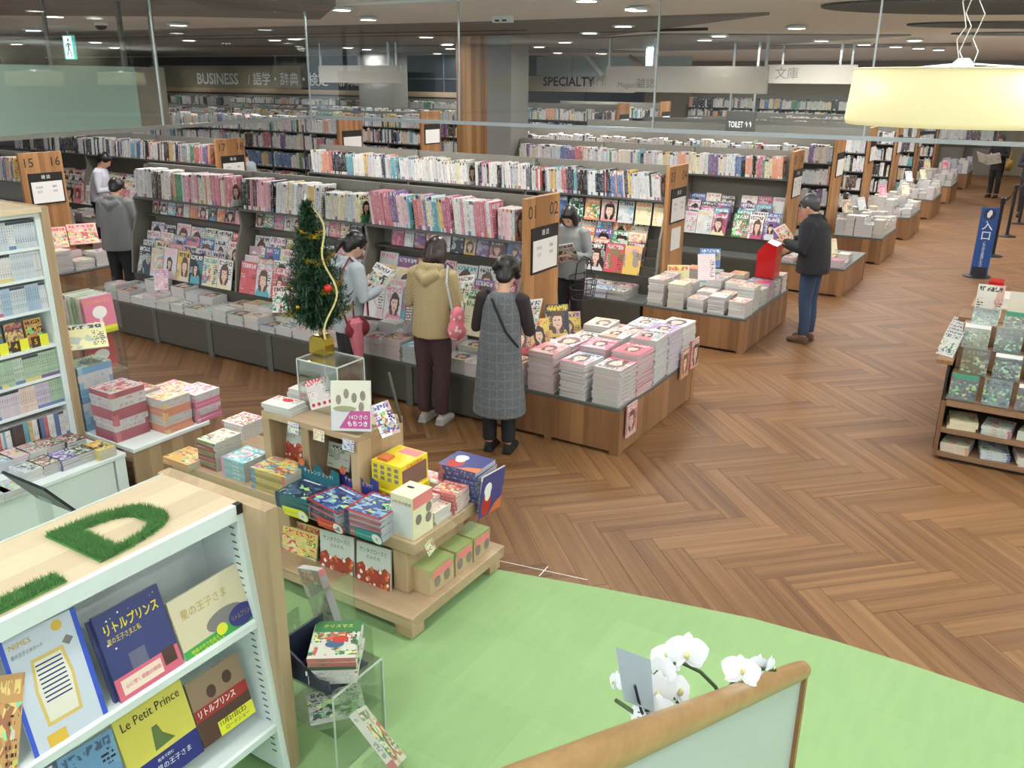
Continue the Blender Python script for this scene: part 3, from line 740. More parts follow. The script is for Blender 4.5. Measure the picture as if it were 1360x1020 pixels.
def shelf_books(x0, x1, yf, z, hr, tr, pal, dep=(0.15, 0.2), lean=0.0, indiv=None, gaps=0.0, face='Y', zmax=None, cat='book', name='book', group=None, face_prob=0.0):
    """spine-out books standing on a shelf; face 'Y' looks to -Y, 'X' looks to +X (then x0, x1 run along Y)"""
    x = x0; k = 0
    c = pick(*pal); hh = random.uniform(*hr)
    while x < x1-tr[1]:
        if random.random() < 0.32: c = pick(*pal); hh = random.uniform(*hr)
        t = random.uniform(*tr); h = min(hh*random.uniform(0.985, 1.0), hr[1]); w_ = random.uniform(*dep)
        if random.random() < gaps: x += random.uniform(0.02, 0.07); continue
        yy = yf+random.uniform(0.0, 0.012); c2 = pick(BRIGHT, DARKS) if sum(c) > 1.2 else pick(WHITES, PALES); c3 = pick(BRIGHT, WHITES)
        cc = shade(c, random.uniform(0.88, 1.08))
        if face == 'Y': M = frame((x, yy+w_/2, z+h/2), (0, 1, 0), (0, 0, 1), (1, 0, 0))
        else: M = frame((yf-0.0-random.uniform(0, 0.006)-w_/2, x, z+h/2), (-1, 0, 0), (0, 0, 1), (0, 1, 0))
        step = t+0.0006
        if lean:
            M = Matrix.Translation((0, 0, max(0, t*sin(lean))+0.001)) @ M @ Matrix.Translation((0, -h/2, 0)) @ Matrix.Rotation(lean, 4, 'X') @ Matrix.Translation((0, h/2, 0))
            step = t/cos(lean)+0.0006
        k += 1
        book(M, w_, h, t, cc, c2, c3, 0.3, name=name, cat=cat, group=group, label=(indiv % ordw(k)) if indiv else None, stuff=None if indiv else BOOKS)
        x += step
    return k
GEN = (WHITES, WHITES, WHITES, PALES, PALES, BRIGHT, DARKS)
# rows D to H along the aisle and the block behind the column
for yc, d, zt, XL in ((15.72, 'first', 1.93, -9.5), (18.5, 'second', 1.98, -9.5), (21.6, 'third', 1.95, -9.5), (24.8, 'fourth', 1.9, -9.5), (28.5, 'last', 1.9, -9.5)):
    bookcase_row('tall grey bookcase with wooden end panel, %s row behind the racks on the right aisle' % d, XL, -3.27, yc, zt)
    for i, z in enumerate((0.12, 0.47, 0.82, 1.17, 1.52)):
        x0 = XL+0.03 if z > 1.4 else (-7.0 if z > 1.1 else -5.2)
        shelf_books(x0, -3.33, yc-0.29, z, (0.22, 0.31), (0.014, 0.034), GEN, gaps=0.02)
for yc, d, zt in ((12.5, 'third', 2.13), (14.95, 'fourth', 2.16), (17.3, 'fifth', 2.16)):
    bookcase_row('tall bookcase in the left block, %s row from the front' % d, -20, -11.3, yc, zt, shelves=(0.47, 0.82, 1.17, 1.52, 1.84) if zt > 2.1 else (0.47, 0.82, 1.17, 1.52), nums=None)
    for z in (0.82, 1.17, 1.52, 1.84): shelf_books(-20, -11.36, yc-0.29, z, (0.21, 0.29), (0.014, 0.036), GEN+(BRIGHT,), gaps=0.02)
for yc, xe, d in ((20.0, -9.3, 'nearer'), (22.6, -9.3, 'farther')):
    bookcase_row('bookcase with wooden end panel beyond the column, %s one' % d, -12.5, xe, yc, 2.27, shelves=(0.82, 1.17, 1.52, 1.86))
    for z in (1.17, 1.52, 1.86): shelf_books(-12.5, xe-0.06, yc-0.29, z, (0.19, 0.28), (0.014, 0.036), GEN)
bookcase_row('wall bookcase under the lettered sign along the dark back wall', -40, -14.6, WY-0.32, 2.28, shelves=(1.2, 1.55, 1.9), panel=False)
for z in (1.2, 1.55, 1.9): shelf_books(-38, -14.7, WY-0.6, z, (0.24, 0.31), (0.02, 0.05), GEN)
bookcase_row('wall bookcase at the far end of the hall', -12.4, -2.0, 32.6, 2.4, shelves=(1.1, 1.5, 1.9), panel=True)
for z in (1.1, 1.5, 1.9): shelf_books(-12.4, -2.1, 32.32, z, (0.26, 0.36), (0.02, 0.05), GEN)
# big file boxes and sets lying on top of the aisle bookcases
# ------------------------------------------------------------------ row A books: upper shelf
GA = 'books standing on the upper shelf of the 01 rack'
runs = [(-9.06, -8.4, (WHITES, DARKS, WHITES), 0.10), (-8.38, -7.45, (BRIGHT, PALES, PINKS), 0.05), (-7.29, -6.8, (DARKS, PINKS, WHITES), 0.08), (-6.78, -6.16, (WHITES, WHITES, BRIGHT), 0.14),
        (-6.1, -5.64, (WHITES, PALES), 0.03), (-5.50, -5.0, (PINKS, PINKS, BRIGHT), -0.14), (-4.98, -4.55, (PINKS, PALES, BRIGHT), -0.12), (-4.53, -4.09, (PINKS, WHITES), -0.1), (-4.07, -3.88, (WHITES, PINKS), -0.03)]
rd = ['leftmost', 'second', 'third', 'fourth', 'fifth', 'sixth', 'seventh', 'eighth', 'last']
for (a, b, pal, ln), d in zip(runs, rd):
    hr = (0.24, 0.27) if d in ('fifth', 'last') else (0.29, 0.325)
    shelf_books(a, b, YA-0.262, 1.491, hr, (0.012, 0.030), pal, (0.2, 0.225), lean=ln, group=GA,
                indiv='thin book, %s in the ' + d + ' run along the 01 rack upper shelf')
# rows B, C and left racks: upper shelves
for a, b, pal, ln in ((-9.4, -7.8, (WHITES, DARKS, BRIGHT, WHITES), -0.06), (-7.75, -6.6, (WHITES, WHITES, PALES), -0.08), (-6.5, -5.5, (WHITES, BRIGHT, DARKS), -0.05), (-5.45, -4.6, (WHITES, BRIGHT, DARKS), -0.07), (-4.6, -3.9, (WHITES, DARKS, BRIGHT, WHITES), -0.12)):
    shelf_books(a, b, YB-0.262, 1.491, (0.27, 0.32), (0.009, 0.022), pal, (0.2, 0.22), lean=ln)
for a, b, pal in ((-7.8, -5.6, (WHITES, BRIGHT, PALES)), (-5.55, -4.0, (WHITES, BRIGHT, PALES, PALES)), (-3.95, -3.4, (DARKS, PALES, BRIGHT))):
    shelf_books(a, b, YCc-0.262, 1.491, (0.26, 0.31), (0.012, 0.028), pal, (0.2, 0.22), lean=-0.05)
for yc in (YA, 9.68):
    for a, b, pal in ((-17, -14, (WHITES, DARKS)), (-13.9, -12.2, (WHITES, DARKS, BRIGHT)), (-12.1, -11.5, (WHITES, BRIGHT))):
        shelf_books(a, b, yc-0.262, 1.491, (0.26, 0.31), (0.012, 0.028), pal, (0.2, 0.22), lean=0.12)
# ------------------------------------------------------------------ face-out magazines on the racks
COLN = {}
def cname(c):
    r, g_, b = c; mx, mn = max(c), min(c)
    if mx < 0.12: return 'dark'
    if mx-mn < 0.12: return 'white' if mn > 0.5 else 'grey'
    if r == mx: return ('pink' if b > g_ else ('yellow' if g_ > 0.45*r else ('orange' if g_ > 0.18*r else 'red')))
    if g_ == mx: return 'green'
    return 'blue'
def mag_cols(pal):
    c1 = pick(*pal); dark = sum(c1) < 1.2
    c2 = pick(WHITES) if dark else pick(BRIGHT, DARKS, PINKS); c3 = pick(PINKS, BRIGHT, WHITES, PALES)
    return c1, c2, c3
TIERN = ['front', 'second', 'third', 'back']
def rack_mags(x0, x1, Yc, half, where, pal, tiers=4, stuff=None, group=None, w0=0.205, skip=()):
    for k in range(tiers):
        x = x0+random.uniform(0, 0.03); i = 0
        while x < x1-w0:
            w_ = random.uniform(w0, w0+0.035); h = random.uniform(0.27, 0.30)+(0.05 if k == 0 else 0); i += 1
            c = mag_cols(pal); st = random.choice((0.3, 0.3, 0.3, 0.0, 0.6))
            M = up_h(standM((x+w_/2, Yc-(half-0.455-0.075*k)-0.042, 0.622+0.1*k), -pi/2, radians(14)), h)
            book(M, w_, h, 0.008, *c, style=st, name='fashion_magazine', cat='magazine', group=group, stuff=stuff,
                 label='%s face-out magazine, %s in the %s tier of %s' % (cname(c[0]), ordw(i), TIERN[k], where))
            x += w_+random.uniform(0.003, 0.012)
MPAL = (WHITES, WHITES, WHITES, WHITES, PALES, PINKS, BRIGHT, DARKS)
GM = 'face-out magazines on the 01 rack'
rack_mags(-9.02, -7.4, YA, 0.81, "the near rack's left bay", MPAL, group=GM)
rack_mags(-7.3, -5.64, YA, 0.81, "the near rack's middle bay", MPAL, group=GM)
rack_mags(-5.54, -3.86, YA, 0.81, "the near rack's right bay", (WHITES, PINKS, WHITES, WHITES, PALES, BRIGHT), group=GM)
rack_mags(-5.7, -3.9, YB, 0.84, 'the second rack', (WHITES, BRIGHT, BRIGHT, DARKS, PALES), group='face-out magazines on the 03 rack')
rack_mags(-5.3, -4.1, YCc, 0.75, "the third rack's left bay", (WHITES, DARKS, BRIGHT, WHITES), 4, group='face-out magazines on the 05 rack')
rack_mags(-4.05, -3.34, YCc, 0.75, "the third rack's right bay", (WHITES, BRIGHT, WHITES), 4, group='face-out magazines on the 05 rack')
rack_mags(-9.4, -7.9, YB, 0.84, '', MPAL, stuff='display_magazines')
for yc in (YA, 9.68): rack_mags(-17.0, -11.4, yc, 0.81, '', MPAL, stuff='display_magazines')
# row of small booklets against the back boards, and magazines hung on the 03 back board
for (xa, xb, yc, w0, where) in ((-9.0, -7.55, YA, 0.12, "left bay of the 01 rack"), (-7.28, -5.8, YA, 0.12, "middle bay of the 01 rack"), (-5.4, -3.95, YA, 0.13, "right bay of the 01 rack")):
    x = xa; i = 0
    while x < xb:
        c = mag_cols((WHITES, PALES, PINKS, BRIGHT, DARKS)); w_ = random.uniform(w0-.02, w0+.05); i += 1
        book(up_h(standM((x+w_/2, yc-0.10, 1.285), -pi/2, radians(12)), 0.15), w_, 0.15, 0.006, *c, style=random.choice((0.0, 0.6, 0.3)), name='booklet', cat='booklet',
             group='booklets under the upper shelf of the 01 rack', label='small %s booklet, %s from left under the upper shelf, %s' % (cname(c[0]), ordw(i), where))
        x += w_+0.01
# ledge carrying the booklets
for xa, xb in ((-9.08, -7.36), (-7.32, -5.62), (-5.58, -3.85)):
    o = boxo('booklet_ledge', MAT['grey_laminate'], None, xa+0.02, YA-0.16, 1.268, xb-0.02, YA-0.014, 1.284); tag(o, 'narrow grey ledge under the upper shelf of the 01 rack, %s' % ({-9.08: 'left bay', -7.32: 'middle bay', -5.58: 'right bay'}[xa]), 'ledge')
x = -5.6; i = 0
while x < -4.0:
    c = mag_cols((WHITES, BRIGHT, PALES, DARKS)); i += 1
    book(up_h(standM((x+0.11, YB-0.22, 1.19), -pi/2, radians(8)), 0.26), 0.2, 0.26, 0.008, *c, style=random.choice((0.0, 0.6, 0.3)), name='magazine', cat='magazine', group='magazines in the upper pocket of the 03 rack',
         label='%s magazine, %s from left right below the 03 upper shelf' % (cname(c[0]), ordw(i)))
    x += 0.225
# ------------------------------------------------------------------ piles on the tables
def pile_cols(pal):
    c = mag_cols(pal); return c
GP = 'magazine copies piled on the 01 end table'
xs = [-3.60, -3.31, -3.01, -2.715]; ys = [5.915, 6.235, 6.555, 6.875, 7.195]
hs = {(0, 0): .20, (1, 0): .31, (2, 0): .285, (3, 0): .295, (0, 1): .16, (1, 1): .30, (2, 1): .33, (3, 1): .33, (0, 2): .22, (1, 2): .26, (2, 2): .34, (3, 2): .36, (0, 3): .12, (1, 3): .32, (2, 3): .30, (3, 3): .36, (0, 4): .1, (1, 4): .2, (2, 4): .3, (3, 4): .34}
special = {(1, 0): (lin(226, 120, 140), lin(240, 240, 240), lin(236, 200, 190)), (2, 0): (lin(228, 236, 240), lin(60, 120, 170), lin(210, 90, 120)), (3, 0): (lin(206, 200, 196), lin(40, 36, 40), lin(214, 90, 130)),
           (2, 1): (lin(216, 60, 120), lin(244, 240, 240), lin(236, 170, 190)), (3, 1): (lin(222, 70, 110), lin(240, 240, 240), lin(206, 60, 70)), (1, 1): (lin(238, 190, 206), lin(206, 60, 90), lin(240, 236, 236)),
           (2, 2): (lin(232, 226, 220), lin(210, 80, 90), lin(226, 160, 90)), (3, 2): (lin(206, 212, 214), lin(60, 66, 90), lin(220, 110, 120)), (3, 3): (lin(190, 160, 206), lin(90, 60, 150), lin(240, 240, 244))}
TOPS = {}
colw = ['panel-side', 'second', 'third', 'aisle-side']; roww = ['front', 'second', 'middle', 'fourth', 'rear']
for (i, j), hgt_ in hs.items():
    cols = special.get((i, j)) or mag_cols((WHITES, PINKS, WHITES, PALES))
    dark = (i + 2*j) % 5 == 3
    t = 0.016 if dark else random.choice((0.013, 0.019, 0.024))
    if j >= 3 or i == 0: t = max(t, 0.02)
    n = max(3, round(hgt_/t))
    w_, h_ = 0.235, 0.292
    TOPS[(i, j)] = pile(xs[i], ys[j], 0.4005, n, w_, h_, t-0.0004, cols, 0.3, random.uniform(-0.05, 0.05),
                        'the %s pile, %s row, 01 end table' % (colw[i], roww[j]), group=GP, jit=0.007, alt=0 if not dark else 1)
# magazines shown upright on the 01 table, leaning on clear stands
def easel_mag(p, facing, w_, h_, cols, label, title=None, tmat='ink_white', tilt=22, style=0.3, name='magazine', cat='magazine', th=0.01, ttl=0.05):
    p = Vector(p)+Vector((0, 0, .004)); M = up_h(standM(p+Vector((0, 0, .003)), facing, radians(tilt)), h_)
    o = book(M, w_, h_, th, *cols, style=style, name=name, label=label, cat=cat)
    if title: text(title, ttl, tmat, M @ Matrix.Translation((0, h_*0.40, th)), o, 'title', bold=0.01, fit=w_*0.9)
    s = thing('display_stand', 'acrylic stand behind ' + label, 'stand', p)
    f = Vector((cos(facing), sin(facing), 0)); M2 = standM(Vector(p)-f*0.004, facing, radians(tilt))
    MB().box(-w_*0.4, 0.0, -0.006, w_*0.4, h_*0.8, -0.002, M=M2).build('back_plate', MAT['acrylic'], s)
    MB().box(-w_*0.4, -0.003, -0.006, w_*0.4, 0.0, 0.02, M=M2).build('lip', MAT['acrylic'], s)
    M3 = standM(Vector(p)-f*(0.01+h_*0.55), facing, radians(-14))
    MB().box(-0.03, 0.0, -0.002, 0.03, h_*0.62, 0.002, M=M3).build('prop_leg', MAT['acrylic'], s)
    return o
Y_, W_, R_ = lin(228, 196, 60), lin(240, 240, 238), lin(206, 50, 60)
def easel_on(i, j, dx, dy, *a, **k): return easel_mag((xs[i]+dx, ys[j]+dy, TOPS[(i, j)]+0.002), *a, **k)
easel_on(0, 1, 0.02, -0.02, radians(-42), 0.21, 0.29, (Y_, R_, R_), 'upright yellow and red magazine with girls beside panel 01', 'ME', 'ink_red')
easel_on(0, 2, 0.03, -0.03, radians(-48), 0.21, 0.29, (lin(48, 60, 84), Y_, Y_), 'upright navy and yellow fashion magazine on the 01 end table', 'STORY', 'ink_yellow')
easel_on(0, 3, 0.02, -0.08, radians(-48), 0.20, 0.27, (Y_, lin(120, 60, 140), lin(150, 80, 160)), 'upright yellow and purple magazine right of the navy one')
easel_on(0, 0, 0.0, 0.03, radians(-42), 0.20, 0.27, (lin(214, 150, 130), W_, R_), 'upright magazine with a face half hidden by the plaid dress')
# single copies hung in clear bags on the aisle side of the tables
for k, (X, Y, Z, c, lab) in enumerate(((-2.572, 5.94, 0.27, (lin(220, 130, 140), W_, lin(230, 200, 190)), 'wrapped magazine hung at the near corner of the 01 table'),
                                      (-2.572, 7.05, 0.44, (lin(190, 110, 70), W_, lin(206, 150, 90)), 'brown wrapped magazine hung at the far corner of the 01 table'),
                                      (-2.572, 7.28, 0.47, (lin(214, 70, 90), W_, lin(230, 190, 180)), 'pink wrapped magazine hung farthest back on the 01 table'))):
    book(up_h(standM((X, Y, Z-0.14), 0.0, 0.0), 0.27), 0.19, 0.27, 0.012, *c, style=0.3, label=lab, cat='magazine')
# front table of row A
xk = -8.97; i = 0
while xk < -3.95:
    i += 1
    for j, yy in enumerate((5.872, 6.082)):
        n = random.randint(4, 8)+(3 if j else 0); t = random.choice((0.012, 0.015, 0.02))
        if xk > -5.6: n += 4 if j == 0 else 5
        if i in (3, 4) and j == 1: n = 11
        cols = mag_cols((WHITES, WHITES, PALES, PALES) if xk < -5.8 else (WHITES, PINKS, WHITES, BRIGHT))
        pile(xk+random.uniform(-.01, .01), yy, 0.4005, n, 0.215, 0.20, t, cols, random.choice((0.3, 0.6, 0.0)), random.uniform(-0.06, 0.06),
             'the %s pile in the %s row along the 01 rack' % (ordw(i), ('front', 'rear')[j]), group='magazine piles along the front of the 01 rack', name='monthly_magazine', jit=0.004, stuff='stacked_books', top_only=True)
    xk += 0.228
# two upright cards / samples on the row A table
easel_mag((-8.35, 5.99, 0.53), radians(-50), 0.15, 0.24, (lin(238, 190, 206), lin(150, 120, 190), W_), 'pink upright card standing among the low piles at the left', style=0.0, cat='card', name='display_card')
easel_mag((-6.45, 5.98, 0.55), radians(-60), 0.2, 0.27, (W_, lin(60, 70, 90), lin(220, 110, 90)), 'white sample magazine leaning on the piles left of the tree', style=0.6)
easel_mag((-4.72, 5.95, 0.62), radians(-70), 0.24, 0.33, (lin(120, 100, 96), W_, lin(90, 80, 84)), 'large upright magazine with a woman between the two shoppers', 'JJ', 'ink', ttl=0.07)
# row B end table: book piles, mostly white
ib = 0
for iy in range(6):
    for ix in range(5):
        x, y = -3.67+ix*0.235, 9.09+iy*0.275
        if ix == 0 and iy in (2, 3): continue
        h_ = random.uniform(0.14, 0.30) if iy < 4 else random.uniform(0.1, 0.25)
        if iy == 0: h_ = (0.30, 0.26, 0.15, 0.19, 0.17)[ix]
        t = random.choice((0.015, 0.02, 0.026)); n = max(3, int(h_/t))
        pal = (WHITES, WHITES, WHITES, PALES) if iy < 3 else (WHITES, PALES, BRIGHT)
        c1 = pick(*pal); cols = (c1, pick(BRIGHT, PINKS), pick(L3((206, 50, 60), (228, 186, 80), (236, 236, 234))))
        pile(x, y, 0.4005, n, 0.185, 0.235, t, cols, random.choice((0.0, 0.6, 0.6)), random.uniform(-.04, .04), 'the %s pile in row %s, table beside the man in black' % (ordw(ix+1), ordw(iy+1)),
             name='book', cat='book', group='book piles on the table beside the man in black', stuff='stacked_books', top_only=True)
for xx, yy, zz, w_, h_, c, lab, f in ((-3.66, 9.62, 0.402, 0.26, 0.34, (lin(240, 226, 130), lin(220, 90, 60), lin(236, 236, 210)), 'tall yellow upright book on the table beside panel 03', -60),
                               (-3.40, 9.93, 0.70, 0.24, 0.22, (lin(60, 130, 200), W_, lin(236, 206, 70)), 'blue upright book right of the yellow one by panel 03', -65),
                               (-3.18, 9.22, 0.70, 0.2, 0.29, (lin(244, 224, 230), W_, lin(244, 236, 240)), 'pale pink upright card among white book piles', -50)):
    easel_mag((xx, yy, zz), radians(f), w_, h_, c, lab, style=0.0, tilt=14, name='book', cat='book')
o = thing('display_box', 'red display box standing in front of the man in black', 'box', (-2.78, 10.25, 0.6))
MB().box(-2.9, 10.12, 0.62, -2.68, 10.36, 0.92).build('body', MAT['red_shiny'], o); MB().prism([(-2.9, 0.92), (-2.68, 0.92), (-2.68, 1.0), (-2.8, 1.04)], 10.12, 10.36, 'y').build('header', MAT['red_shiny'], o)
# aisle tables: low piles of white books
def table_piles(X0, X1, Y0, Y1, z, where, nx, ny, pal, hr=(0.05, 0.16), w_=0.15, h_=0.21, grp=None):
    for iy in range(ny):
        for ix in range(nx):
            x = X0+(X1-X0)*(ix+0.5)/nx; y = Y0+(Y1-Y0)*(iy+0.5)/ny
            t = random.choice((0.018, 0.024)); n = max(2, int(random.uniform(*hr)/t))
            c1 = pick(*pal); cols = (c1, pick(BRIGHT, DARKS), pick(BRIGHT, PALES))
            pile(x, y, z, n, min(w_, (X1-X0)/nx-0.01), min(h_, (Y1-Y0)/ny-0.01), t, cols, random.choice((0.0, 0.6, 0.3)), random.uniform(-.06, .06), 'pile %d-%d' % (ix, iy),
                 stuff='stacked_books', top_only=False, name='book', cat='book')
table_piles(-3.2, -2.33, 12.31, 13.0, 0.4005, 'C', 4, 3, (WHITES, PALES, PINKS), (0.03, 0.12))
for y0, y1, z in ((15.04, 16.4, 0.4205), (17.80, 19.2, 0.4205), (20.95, 22.3, 0.4205), (24.05, 25.5, 0.4205)):
    table_piles(-3.08, -2.33, y0+0.03, y1-0.03, z, '', 5, 6, (WHITES, WHITES, WHITES, PALES, PALES), (0.12, 0.34))
# tops of the nearest aisle table piles stay objects: upright single copies
for k, (x, y, z, f) in enumerate(((-2.7, 13.3, 0.402, -50), (-3.0, 15.5, 0.72, -60), (-2.85, 16.0, 0.72, -40), (-2.9, 18.2, 0.72, -50), (-2.6, 18.9, 0.72, -50), (-2.9, 21.3, 0.74, -50), (-2.7, 22.0, 0.74, -40), (-2.95, 24.5, 0.74, -50), (-2.6, 25.0, 0.74, -50))):
    c = mag_cols((WHITES, PALES, PINKS))
    easel_mag((x, y, z), radians(f), 0.16, 0.23, c, '%s upright book, %s along the aisle tables' % (cname(c[0]), ordw(k+1)), style=0.0, tilt=25, name='book', cat='book')
# left table below 15/16
for iy in range(5):
    for ix in range(2):
        n = random.randint(5, 12)
        cols = mag_cols((WHITES, PALES, PINKS)); cols = (cols[0], pick(BRIGHT), pick(PINKS))
        pile(-11.10+ix*0.27, YA-0.58+iy*0.30, 0.4005, n, 0.24, 0.27, 0.022, cols, 0.6, 0, 'the %s pile, %s column, on the table below panel 15' % (ordw(iy+1), ('inner', 'outer')[ix]), group='piles below panel 15', name='monthly_magazine', stuff='stacked_books', top_only=True)
for k, (y, w_) in enumerate(((6.2, 0.22), (6.45, 0.22), (6.8, 0.36))):
    easel_mag((-10.98, y, 0.66), radians(-25), w_, 0.3, (lin(236, 170, 160), R_, lin(240, 210, 150)), 'upright red magazine, %s from left below panel 15' % ordw(k+1), style=0.6, tilt=35)

# row B front table right of panel 02, and the left racks' tables
i = 0; xk = -5.3
while xk < -3.95:
    i += 1
    for j, yy in enumerate((9.06, 9.27)):
        cols = mag_cols((WHITES, BRIGHT, DARKS, L3((60, 110, 190), (60, 150, 160))))
        pile(xk, yy, 0.4005, random.randint(4, 9), 0.215, 0.20, 0.016, cols, random.choice((0.3, 0.6)), random.uniform(-0.06, 0.06), 'the %s pile, %s row, table behind panel 02' % (ordw(i), ('front', 'rear')[j]), group='piles on the table behind panel 02', name='monthly_magazine', stuff='stacked_books', top_only=True)
    xk += 0.228
for yc in (YA, 9.68):
    xk = -17.0
    while xk < -11.5:
        for yy in (yc-0.69, yc-0.49): pile(xk, yy, 0.4005, random.randint(4, 10), 0.215, 0.2, 0.016, mag_cols((WHITES, PALES, BRIGHT)), 0.6, 0.0, '', stuff='stacked_books')
        xk += 0.235
table_piles(-3.08, -2.33, 27.8, 29.1, 0.4205, '', 5, 6, (WHITES, L3((50, 90, 190), (70, 120, 210))), (0.2, 0.4))
# ------------------------------------------------------------------ children's corner: tiered wooden table
def px_book(q, p0, n, t, cols, style=0.0, label=None, name='picture_book', cat='book', group=None, push=0.0, parent=None):
    """book whose front cover fills the four pixels TL TR BR BL on the plane p0, n (n towards the viewer)"""
    n = Vector(n).normalized(); P = [onplane(a, b, Vector(p0), n) for a, b in q]
    x = ((P[1]-P[0])+(P[2]-P[3])).normalized(); y = n.cross(x).normalized()
    c = (P[0]+P[1]+P[2]+P[3])/4; w_ = ((P[1]-P[0]).length+(P[2]-P[3]).length)/2; h_ = (abs((P[0]-P[3]).dot(y))+abs((P[1]-P[2]).dot(y)))/2
    M = frame(c - n*t, x, y, n)
    o = book(M, w_, h_, t, *cols, style=style, name=name, label=label, cat=cat, group=group, parent=parent)
    return o, M @ Matrix.Translation((0, 0, t)), w_, h_
def patch(parent, M, pts, mat, name='printed_shape', lift=0.0004):
    """flat print: polygon in cover coordinates (metres from the centre)"""
    me = bpy.data.meshes.new(name); me.from_pydata([(a, b, lift) for a, b in pts], [], [tuple(range(len(pts)))])
    me.materials.append(MAT[mat] if isinstance(mat, str) else mat)
    o = bpy.data.objects.new(name, me); COL.objects.link(o); o.matrix_world = M; return adopt(o, parent)
def disc(cx, cy, rx, ry=None, n=18, a0=0, a1=2*pi): return [(cx+rx*cos(a0+(a1-a0)*k/n), cy+(ry or rx)*sin(a0+(a1-a0)*k/n)) for k in range(n)]
def rect(x0, y0, x1, y1): return [(x0, y0), (x1, y0), (x1, y1), (x0, y1)]
def ink(name, *rgb):
    if name not in MAT: plain(name, lin(*rgb), 0.5, noise=0.02)
    return name
kt = thing('tiered_display_table', 'tiered light wood display table with picture books on the green carpet', 'display table', (-3.5, 3.44, 0))
KX0, KX1 = -4.6, -2.455
for x in (KX1-0.13, KX0+0.02):
    for y in (3.01, 3.76): MB().box(x, y, 0.006, x+0.11, y+0.11, 0.08).build('foot', MAT['oak_z'], kt, bevel=0.003)
MB().box(KX0, 2.99, 0.08, KX1, 3.89, 0.15).build('lower_tier', MAT['oak_x'], kt, bevel=0.004)
for x in (-2.72, -4.4, -3.6): MB().box(x, 3.17, 0.15, x+0.1, 3.70, 0.42).build('upright', MAT['oak_z'], kt, bevel=0.003)
MB().box(-4.3, 3.45, 0.15, -2.75, 3.48, 0.42).build('back_board', MAT['oak_x'], kt)
MB().box(-4.5, 3.14, 0.42, -2.545, 3.74, 0.49).build('upper_tier', MAT['oak_x'], kt, bevel=0.004)
cb = thing('cubby_box', 'open-fronted wooden cubby box standing on the tiered table', 'box', (-3.44, 3.51, 0.49))
BX0, BX1, BY0, BY1, BZ0, BZ1 = -3.82, -3.06, 3.31, 3.71, 0.491, 0.92
MB().box(BX0, BY0, BZ1-0.04, BX1, BY1, BZ1).build('top_board', MAT['oak_x'], cb, bevel=0.003)
for x in (BX0, -3.50, BX1-0.06): MB().box(x, BY0, BZ0, x+0.06, BY1, BZ1-0.04).build('divider', MAT['oak_z'], cb, bevel=0.003)
MB().box(BX0+0.06, BY1-0.02, BZ0, BX1-0.06, BY1, BZ1-0.04).build('back_board', MAT['oak_z'], cb)
def C3(a, b, c): return (lin(*a), lin(*b), lin(*c))
RED, YEL, TEAL, NAVY, WHT = (204, 44, 52), (236, 206, 60), (36, 130, 148), (34, 50, 120), (240, 240, 236)
KZ = 0.4905
def kp(px, py, n, t, w_, h_, cols, where, style=0.6, rz=0.0, z0=KZ, dx=0, dy=0, grp='picture books piled on the tiered table', nm='picture_book', spc=None):
    zt = z0+n*(t+0.0004); c = atz(px, py, zt)
    return (c.x+dx, c.y+dy, pile(c.x+dx, c.y+dy, z0, n, w_, h_, t, cols, style, rz, where, name=nm, cat='book', group=grp, jit=0.003, sp=True, spc=spc))
kp(250, 605, 2, 0.02, 0.24, 0.20, C3((238, 180, 40), RED, (240, 210, 90)), 'the low orange-yellow pile at the left table end', spc=L3((206, 140, 30)))
kp(290, 580, 8, 0.022, 0.16, 0.21, C3((226, 226, 190), (130, 40, 60), (150, 190, 80)), 'the tall red and green book pile', spc=L3((130, 34, 50), (120, 150, 60), (150, 40, 56)))
kp(326, 604, 5, 0.024, 0.20, 0.21, C3((90, 190, 206), WHT, (226, 120, 170)), 'the pale cyan keyboard book pile', spc=L3((120, 186, 196), (150, 200, 206)))
x4, y4, z4 = kp(366, 622, 5, 0.027, 0.28, 0.195, C3((234, 210, 60), (206, 60, 50), (90, 140, 190)), 'the yellow picture book pile with number 30', dy=0.03, spc=L3((196, 176, 50), (160, 150, 60)))
x5, y5, z5 = kp(401, 654, 4, 0.022, 0.26, 0.24, C3((26, 40, 66), (70, 100, 140), (40, 60, 96)), 'the teal-edged night scene book pile', dy=0.04, spc=L3((20, 110, 116)))
x6, y6, z6 = kp(451, 663, 5, 0.02, 0.28, 0.25, C3((34, 70, 150), (120, 160, 210), (40, 50, 90)), 'the red-edged blue book pile, middle one', dy=0.0, rz=-0.16, spc=L3((60, 60, 90), (170, 40, 56)))
x7, y7, z7 = kp(500, 672, 8, 0.0165, 0.24, 0.25, C3((40, 80, 160), (130, 170, 216), (40, 56, 100)), 'the red-edged blue book pile beside the white box', dy=0.0, rz=0.06, spc=L3((176, 44, 60), (190, 150, 156)))
